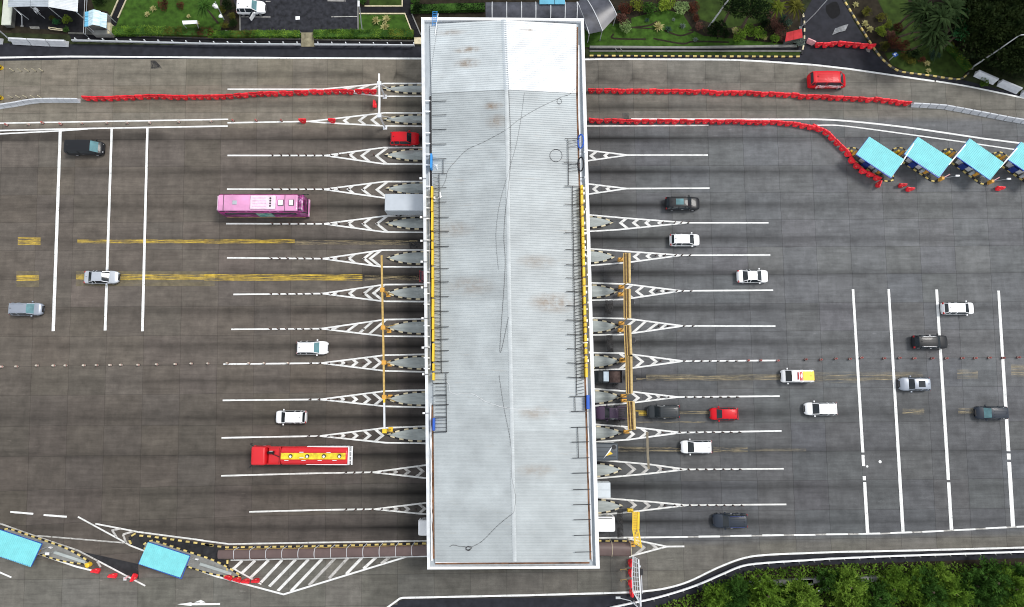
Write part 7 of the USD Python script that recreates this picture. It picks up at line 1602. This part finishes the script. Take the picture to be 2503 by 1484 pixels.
for k, (x, y, rad) in enumerate(((1640, 190, 95), (1620, 340, 85))): tree(at('E', x - 90, y + 110, 0), at('E', x, y, 4.5), rad / ZM, 'emerald', f'bright green tree at the forest edge, {["upper", "lower"][k]} one', 'edge_tree', 700, .34)
fr = [(1760, 40), (2010, 20), (2250, 60), (1870, 190), (2120, 190), (2020, 270), (2260, 300), (1880, 290), (2120, 440), (2310, 440), (2330, 330), (2210, 480), (2390, 500), (1790, 300), (2150, 330), (2190, 330), (2400, 160), (2440, 400), (1700, -80), (2150, -90)]
pl = ['at the top beside the palms', 'top middle', 'top right corner', 'behind the bright edge trees', 'upper middle', 'centre left', 'right above the lamp head', 'left edge of the forest', 'under the lamp arm', 'right edge below the lamp head', 'beside the lamp pole', 'right of the lamp pole', 'lower right', 'at the foot of the lamp', 'behind the barrier segments', 'lowest right', 'partly outside the right edge, upper', 'partly outside the right edge, lower', 'beyond the top edge, left', 'beyond the top edge, right']
for k, (x, y) in enumerate(fr): tree(at('E', x - 60, y + 50, 0), at('E', x, y, 3.6 + (k * 37 % 20) / 16), 3.9 + (k * 53 % 10) / 9, 'forest_green', f'dark forest tree at the upper right, {pl[k]}', 'forest_tree', 4200, .42)
g = np.random.default_rng(21)
xy = np.array([at('E', x, y)[:2] for x, y in zip(g.uniform(1500, 2420, 5200), g.uniform(-120, 960, 5200))]); pgf = pgon(ats('E', [(1450, -120), (2420, -120), (2420, 900), (1760, 740), (1560, 500)]))
keep = np.array([pgf.contains(Point(p)) for p in xy]); xy = xy[keep]
solo('undergrowth', MB().add(*leafquads(np.c_[xy, g.uniform(0, .5, len(xy))], .32, g)), LG['dark_green'], 'dark leafy undergrowth covering the forest floor at the upper right', 'undergrowth', kind='stuff')
# lower right slope
def bushy(r, x, y, rad, label, kind='fern_green'):
    R_ = 1.04 * rad / (ZM * 2.721 / 2.65); h = R_ * .9; p = at(r, x, y, h); key = ('bushy', kind, int(x) % 3)
    if key not in protos:
        g = np.random.default_rng(70 + len(protos)); t = thing('feathery_tree', label, 'tree', (p[0], p[1], -.07))
        part(t, 'trunk', MB().tube([(0, 0, 0), (0, 0, 1.5)], [.12, .05], 8), m_bark)
        C, D = [], []
        for k in range(95):
            a = g.uniform(0, 6.28); el = g.uniform(-.15, 1.45); d = np.array((math.cos(a) * math.cos(el), math.sin(a) * math.cos(el), math.sin(el))); l = g.uniform(.55, 1.0) * (1.0 if el < .9 else 1.15)
            s = g.uniform(.25, 1, 42) ** .7
            C.append(np.array((0, 0, .65)) + d * (s * l)[:, None] + (0, 0, .18) * (s * s * l)[:, None] + g.normal(0, .045, (42, 3))); D.append(np.repeat(d[None], 42, 0) + g.normal(0, .5, (42, 3)))
        part(t, 'foliage', MB().add(*leafquads(np.vstack(C), .17, g, np.vstack(D), .30)), LG[kind])
        UsdGeom.Xformable(t).AddScaleOp().Set(Gf.Vec3f(R_, R_, R_)); protos[key] = t
    else: dup(protos[key], (p[0], p[1], -.07), (x * .61) % 6.28, label, None, (R_, R_, R_))
bl = [('T', 1530, 1300, 190), ('T', 1760, 1265, 150), ('T', 1700, 1385, 170), ('T', 2060, 1290, 170), ('T', 2010, 1400, 170), ('T', 2300, 1360, 170), ('U', 60, 1190, 190), ('U', 380, 1010, 150), ('U', 560, 1060, 170), ('U', 690, 1180, 190), ('U', 420, 1210, 100), ('U', 880, 1180, 170), ('U', 1110, 980, 140), ('U', 1040, 1090, 130),
      ('U', 1330, 1000, 150), ('U', 1230, 1130, 170), ('U', 1450, 1110, 180), ('U', 1590, 960, 150), ('U', 1700, 1130, 170), ('U', 1800, 1220, 150), ('U', 1950, 1060, 180), ('U', 2140, 1010, 190), ('U', 2100, 1180, 180), ('U', 2330, 1070, 180), ('U', 2440, 1210, 170), ('U', 2460, 960, 150), ('U', 150, 980, 110), ('U', 1360, 1240, 160), ('U', 600, 1270, 150), ('U', 2280, 1270, 160), ('T', 2440, 1260, 140), ('T', 1960, 1190, 90)]
pk_ = ['fern_green', 'green', 'fern_green', 'green', 'bright_fern', 'fern_green', 'green']
wh = 'leftmost bright|second from the left|lower left|left of the grey channel|below the grey channel left end|under the grey channel middle|beside the white slats|above the white slats|hiding the channel|right of the white slats|small one below the white slats|below the channel gap|upper middle|middle left|right of the channel end|middle|middle right|near the guardrail|centre|lower centre|right of centre|upper right|right|far right|lower right corner|upper right edge|small one at the channel|bottom middle|bottom left of middle|bottom right|between the two frames of view|small one at the channel start'.split('|')
for k, (r, x, y, rad) in enumerate(bl):
    if k in (10, 26, 31): continue
    bushy(r, x, y, rad * (.85, 1.08, .95, 1.2, .78)[k % 5], f'feathery green tree on the lower right slope, {wh[k]}', pk_[(k * 3 + k // 7) % 7])
xy = np.array([at('U', x, y)[:2] for x, y in zip(g.uniform(-1500, 2800, 15000), g.uniform(760, 1500, 15000))])
pgu = pgon(ats('T', [(880, 1420), (1250, 1300), (1560, 1160), (1850, 1040), (2100, 1010), (2600, 1000), (2600, 1600), (700, 1600)]) ).union(pgon(ats('U', [(-30, 860), (500, 830), (1200, 815), (2600, 830), (2600, 1500), (-30, 1500)])))
keep = np.array([pgu.contains(Point(p)) for p in xy]); xy = xy[keep]
solo('undergrowth', MB().add(*leafquads(np.c_[xy, g.uniform(.05, .75, len(xy))], .34, g, None, .6)), LG['fern_green'], 'leafy green undergrowth between the guardrail and the slope trees', 'undergrowth', kind='stuff')
solo('slope', MB().poly(pgu.buffer(.6), -.052), m_soil, kind='structure')
ch = thing('concrete_channel', 'grey concrete channel slab among the slope trees at the lower right', 'channel')
for a, b in (((1885, 1172), (2180, 1165)), ((2195, 1163), (2380, 1150)), ((2390, 1152), (2560, 1150))): part(ch, 'slab', MB().prism(strip(ats('T', [a, b], 0), .62), -.07, .9), m_conc)
for a, b in (((0, 1012), (340, 990)), ((660, 985), (905, 982)), ((912, 985), (1030, 980)), ((1400, 972), (1510, 985))): part(ch, 'slab', MB().prism(strip(ats('U', [a, b], 0), .58), -.07, .9), m_conc)
ws = thing('slatted_frame', 'small white slatted frame among the trees at the lower right', 'frame')
for a, b in (((275, 1108), (320, 1100)), ((262, 1126), (312, 1118)), ((345, 1098), (398, 1092)), ((340, 1116), (392, 1110))): part(ws, 'slat', MB().bar(at('U', *a, 1.2), at('U', *b, 1.2), .14, .04), m_white)
part(ws, 'post', MB().cyl(at('U', 330, 1112, 0), at('U', 330, 1112, 1.2), .04), m_galv)

# ---------------------------------------------------------------- poles, lamps, signs
up = thing('utility_pole', 'galvanised lattice pole leaning over the garden right of the canopy', 'utility pole'); a, b = at('D', 1145, 300), at('D', 1368, -10, 7.6)
part(up, 'pole', MB().tube([a, b], [.13, .09], 8), m_galv)
for k in range(14): p = a + (b - a) * (.15 + .8 * k / 14); part(up, 'step', MB().cyl(p + (-.18, 0, .03), p + (.18, .06, .03), .025), m_galv)
sl = thing('street_lamp', 'tall grey street lamp standing at the large barrier segments on the right', 'street lamp'); a = at('E', 1718, 722)
part(sl, 'pole', MB().tube([a, at('E', 2000, 535, 5.2), at('E', 2205, 392, 8.6)], [.12, .09, .07], 8), m_galv); part(sl, 'arm', MB().tube([at('E', 2205, 392, 8.6), at('E', 2245, 372, 9.1), at('E', 2330, 368, 9.3)], .055), m_galv); part(sl, 'lamp_head', MB().cbox(-.4, -.15, 0, .4, .15, .14, .05).turned(at('E', 2350, 370, 9.2)), m_offwhite); part(sl, 'base_plate', MB().cbox(-.25, -.25, 0, .25, .25, .12, .02).turned(a), m_conc)
sl = thing('street_lamp', 'thin grey lamp post on the right edge of the car park', 'street lamp'); a, b = at('B', 1612, 322), at('B', 1585, 60, 5.6)
part(sl, 'pole', MB().tube([a, b], [.09, .06], 8), m_galv); part(sl, 'lamp_head', MB().cbox(-.14, -.42, 0, .14, .42, .16, .05).turned(at('B', 1576, 42, 5.7)), m_head); part(sl, 'base_plate', MB().cbox(-.2, -.2, 0, .2, .2, .1, .02).turned(a), m_conc)
sl = thing('loudspeaker_pole', 'pole with white loudspeakers between the lawn and the car park', 'pole'); a, b = at('B', 148, 208), at('B', 55, 20, 4.2)
part(sl, 'pole', MB().tube([a, b], [.08, .05], 8), m_galv)
for x, y, z in ((40, 55, 3.9), (62, 70, 3.7), (108, 170, 1.2)): part(sl, 'loudspeaker', MB().tube([at('B', x, y, z), at('B', x + 22, y + 14, z)], [.32, .10], 12), m_white)
sl = thing('street_lamp', 'grey pole with a clamp at the left edge by the large barriers', 'street lamp'); a = at('A', 112, 430)
part(sl, 'pole', MB().tube([a, at('A', -40, 295, 4.0)], [.10, .07], 8), m_galv); part(sl, 'clamp', MB().cbox(-.2, -.15, 0, .2, .15, .3, .04).turned(a), m_offwhite)
sl = thing('street_lamp', 'grey pole leaning in from the red roof over the side road', 'street lamp'); part(sl, 'pole', MB().tube([at('D', 2122, 298), at('E', 60, 150, 4.0), at('E', 210, -20, 8.0)], [.07, .06, .05], 8), m_galv); part(sl, 'base_plate', MB().cbox(-.2, -.2, 0, .2, .2, .1, .02).turned(at('D', 2122, 298)), m_conc)
bs_ = thing('road_sign', 'blue square sign with a white arrow on the planted island', 'sign'); q = ats('E', [(882, 572), (920, 552), (950, 582), (912, 608)], 2.1); a = at('E', 850, 640)
part(bs_, 'panel', MB().loft([[p + (0, 0, -.04) for p in q], q]), m_royal); c = sum(q) / 4; part(bs_, 'arrow', MB().add([c + (-.28, -.06, .02), c + (.05, -.22, .02), c + (.02, .02, .02), c + (.26, .16, .02), c + (.20, .24, .02), c + (-.04, .10, .02), c + (-.16, .2, .02)], [(0, 1, 2), (2, 3, 4), (2, 4, 5), (0, 2, 5), (0, 5, 6)]), m_white); part(bs_, 'post', MB().cyl(a, c, .04), m_galv)
ib = thing('information_board', 'white board on two legs on the upper left lawn', 'board'); q = ats('A', [(1928, 222), (2088, 215), (2092, 250), (1940, 258)], 1.9)
part(ib, 'panel', MB().loft([[p + (0, 0, -.08) for p in q], q]), m_white)
for x, y, k in ((2000, 322, 3), (2108, 325, 2)):
    p = at('A', x, y); part(ib, 'leg', MB().cyl(p, q[k] + (0, 0, -.05), .04), m_galv); part(ib, 'foot', MB().cbox(-.3, -.22, 0, .3, .22, .15, .05).turned(p), m_conc)
# ---------------------------------------------------------------- small buildings
sh_ = thing('shed', 'open shed with a silver corrugated roof in the upper left corner', 'shed')
def sheet(t, name, quad, mat, n, thick=.03, rib=.035):
    A_, B_, C_, D_ = [np.array(p) for p in quad]; rows = []; prof = [(0, 0), (.6, 0), (.7, rib), (.9, rib)]
    for k in range(n):
        for a, h in prof: rows.append(((k + a) / n, h))
    rows.append((1, 0)); V, F = [], []
    for s, h in rows: V += [A_ + (D_ - A_) * s + (0, 0, h), B_ + (C_ - B_) * s + (0, 0, h)]
    for i in range(len(rows) - 1): F += [(2 * i, 2 * i + 1, 2 * i + 3), (2 * i, 2 * i + 3, 2 * i + 2)]
    V, F = np.array(V), np.array(F)
    if np.cross(V[F[0, 1]] - V[F[0, 0]], V[F[0, 2]] - V[F[0, 0]])[2] < 0: F = F[:, ::-1]
    part(t, name, MB().add(V, F), mat)
m_shed = M('shed_roof', (.36, .40, .44), .45, .2, .9, detail=6); m_shedb = M('bright_shed_roof', (.62, .65, .67), .45, .12, .9, detail=6)
sheet(sh_, 'roof_sheet', [at('Y', 190, -300, 3.6), at('Y', 650, -300, 3.7), at('Y', 660, 142, 3.3), at('Y', 172, 160, 3.2)], m_shed, 12); sheet(sh_, 'roof_sheet', [at('Y', 655, -300, 3.7), at('Y', 1045, -300, 3.7), at('Y', 1045, 152, 3.3), at('Y', 665, 142, 3.3)], m_shed, 12); sheet(sh_, 'roof_sheet', [at('Y', 1050, -300, 3.7), at('Y', 1715, -300, 3.6), at('Y', 1692, 262, 3.2), at('Y', 1050, 152, 3.3)], m_shedb, 16)
for x, y in ((300, 170), (660, 145), (1050, 155), (1660, 262)): p = at('Y', x, y, 3.1); part(sh_, 'post', MB().cyl((p[0], p[1], 0), p, .06), m_galv)
wl = thing('flat_roof_building', 'low building with a plain pale flat roof in the upper left corner', 'building'); q = ats('Y', [(100, -300), (280, -300), (262, 165), (222, 540), (25, 540)], 1.0)
part(wl, 'wall', MB().prism(pgon(q).buffer(-.1), -.07, .85), m_concd); part(wl, 'roof', MB().prism(pgon(q), .85, 1.0), M('pale_flat_roof', (.50, .53, .46), .7, .12, 1.0, detail=6))
pf = thing('support_post', 'thin white bent pipe standing before the shed', 'post'); part(pf, 'pipe', MB().tube([at('Y', 300, 170, 2.6), at('Y', 465, 330, 2.2), at('Y', 475, 350, 2.0), at('Y', 480, 570, 0)], .05), m_offwhite); part(pf, 'foot', MB().cbox(-.2, -.12, 0, .2, .12, .1, .02).turned(at('Y', 485, 575)), m_conc)
chh = thing('plastic_chair', 'white plastic chair in the shade of the shed', 'chair', at('Y', 840, 275), .3)
part(chh, 'seat', MB().cbox(-.24, -.24, .40, .24, .24, .46, .02), m_white); part(chh, 'backrest', MB().cbox(-.24, .20, .46, .24, .26, .9, .02), m_white)
for sx in (-.2, .2):
    for sy in (-.2, .2): part(chh, 'leg', MB().cyl((sx * 1.1, sy * 1.1, 0), (sx, sy, .42), .025), m_white)
    part(chh, 'armrest', MB().cbox(sx * 1.2 - .03, -.22, .62, sx * 1.2 + .03, .22, .66, .01), m_white)
fp_ = thing('fence', 'grey rail fence running down beside the blue gabled kiosk', 'fence'); q = [at('Y', 1850, -100, 1.1), at('Y', 1832, 300, 1.1), at('Y', 1815, 720, 1.1)]; part(fp_, 'rail', MB().tube(q, .05), m_galv); part(fp_, 'lower_rail', MB().tube([p + (0, 0, -.5) for p in q], .04), m_galv)
for p in q: part(fp_, 'post', MB().cyl((p[0], p[1], 0), p, .05), m_galv)
dg = thing('drain_cover', 'grey grated drain cover in front of the shed', 'drain cover'); part(dg, 'frame', MB().prism(pgon(ats('Y', [(640, 580), (855, 585), (858, 635), (670, 628)])), -.07, .05), m_conc)
for k in range(6): part(dg, 'bar', MB().bar(at('Y', 680 + 28 * k, 588, .07), at('Y', 695 + 28 * k, 628, .07), .04, .03), m_concd)
pb = thing('pipe_bench', 'pale bent pipe rail lying below the bushes by the shed', 'rail'); part(pb, 'pipe', MB().tube([at('Y', 1360, 668, .3), at('Y', 1100, 640, .3), at('Y', 1060, 620, .3), at('Y', 1065, 595, .3), at('Y', 1110, 602, .3), at('Y', 1360, 640, .3)], .07), m_kcream)
ko = thing('kiosk', 'small kiosk with a blue and white gabled roof at the upper left', 'kiosk')
m_kb = M('patched_blue_roof', (.13, .42, .62), .5, .55, 1.8, stretch=(.5, 2.5, 1), detail=6); m_kw = M('bleached_blue_roof', (.48, .64, .70), .5, .35, 1.8, stretch=(.5, 2.5, 1), detail=6)
for nm_, q, zz, m_ in (('roof_wing', [(1848, 260), (1928, 250), (1920, 572), (1838, 580)], (2.4, 2.55, 2.55, 2.4), m_kb), ('roof_slope', [(1926, 240), (2036, 205), (2012, 535), (1920, 572)], (2.6, 3.1, 3.1, 2.6), m_kw), ('roof_slope', [(2036, 205), (2190, 245), (2172, 566), (2012, 535)], (3.1, 2.6, 2.6, 3.1), m_kw), ('roof_wing', [(2190, 262), (2332, 295), (2312, 615), (2172, 570)], (2.55, 2.35, 2.35, 2.55), m_kw)):
    p = [at('Y', x, y, z) for (x, y), z in zip(q, zz)]; part(ko, nm_, MB().loft([[a + (0, 0, -.05) for a in p], p]), m_)
part(ko, 'counter', MB().prism(pgon(ats('Y', [(1990, 660), (2390, 660), (2400, 745), (2010, 742)], 1.0)), 0, 1.0), m_conc); part(ko, 'side_wall', MB().prism(pgon(ats('Y', [(2330, 500), (2415, 505), (2400, 742), (2350, 742)], 1.0)), 0, 1.1), m_kcream)
part(ko, 'floor', MB().prism(pgon(ats('Y', [(1850, 330), (2420, 330), (2420, 748), (1850, 748)])), -.06, .05), m_concd)
for x, y in ((1850, 575), (1915, 575), (2300, 610), (1850, 280), (2320, 300)): p = at('Y', x, y, 2.4); part(ko, 'post', MB().cyl((p[0], p[1], 0), p, .05), m_galv)
rh = thing('hut', 'small hut with a faded red sheet roof beside the side road', 'hut'); q = ats('D', [(1978, 345), (2140, 306), (2147, 400), (1962, 442)], 1.4); m_rr = M('faded_red_roof', (.40, .03, .035), .75, .2, 1.2, detail=6)
part(rh, 'roof', MB().loft([[p + (0, 0, -.06) for p in q], q]), m_rr); c = sum(q) / 4; part(rh, 'wall', MB().prism(pgon([c + (p - c) * .85 for p in q]), -.05, 1.33), m_concd)
part(rh, 'roof_seam', MB().bar((q[0] + q[1]) / 2 + (0, 0, .02), (q[2] + q[3]) / 2 + (0, 0, .02), .06, .04), m_rr)
tp = thing('tarpaulin', 'crumpled grey tarpaulin lying on the side road at the top right', 'tarpaulin', at('E', 330, 315)); gg = np.random.default_rng(3); gx, gy = np.meshgrid(np.linspace(-1.0, 1.0, 14), np.linspace(-.5, .5, 8)); zz = .05 + .30 * meshkit.fbm(np.stack([gx * 1.6, gy * 2.5, gx * 0], -1), 3) * np.clip(1.1 - np.abs(gx) - .6 * np.abs(gy), 0, 1)
V = np.stack([gx + .5 * gy, gy + .35 * gx, zz], -1).reshape(-1, 3); F = [(j * 14 + i, j * 14 + i + 1, j * 14 + i + 15, j * 14 + i + 14) for j in range(7) for i in range(13)]; part(tp, 'sheet', MB().add(V, F), M('grey_tarpaulin', (.16, .17, .18), .5, .5, 2.5), 60)
tp = thing('stone_slab', 'pale slab lying at the kerb by the side road barriers', 'slab'); part(tp, 'slab', MB().prism(pgon(ats('E', [(600, 518), (648, 528), (640, 556), (615, 550)])), -.02, .12), m_conc)
solo('puddle', MB().poly(pgon(ats('E', smooth([(180, 60), (290, 20), (330, 140), (250, 200), (185, 130), (180, 60)]))), -.018), M('wet_tar', (.007, .007, .008), .8, .3, 2.0), kind='structure')
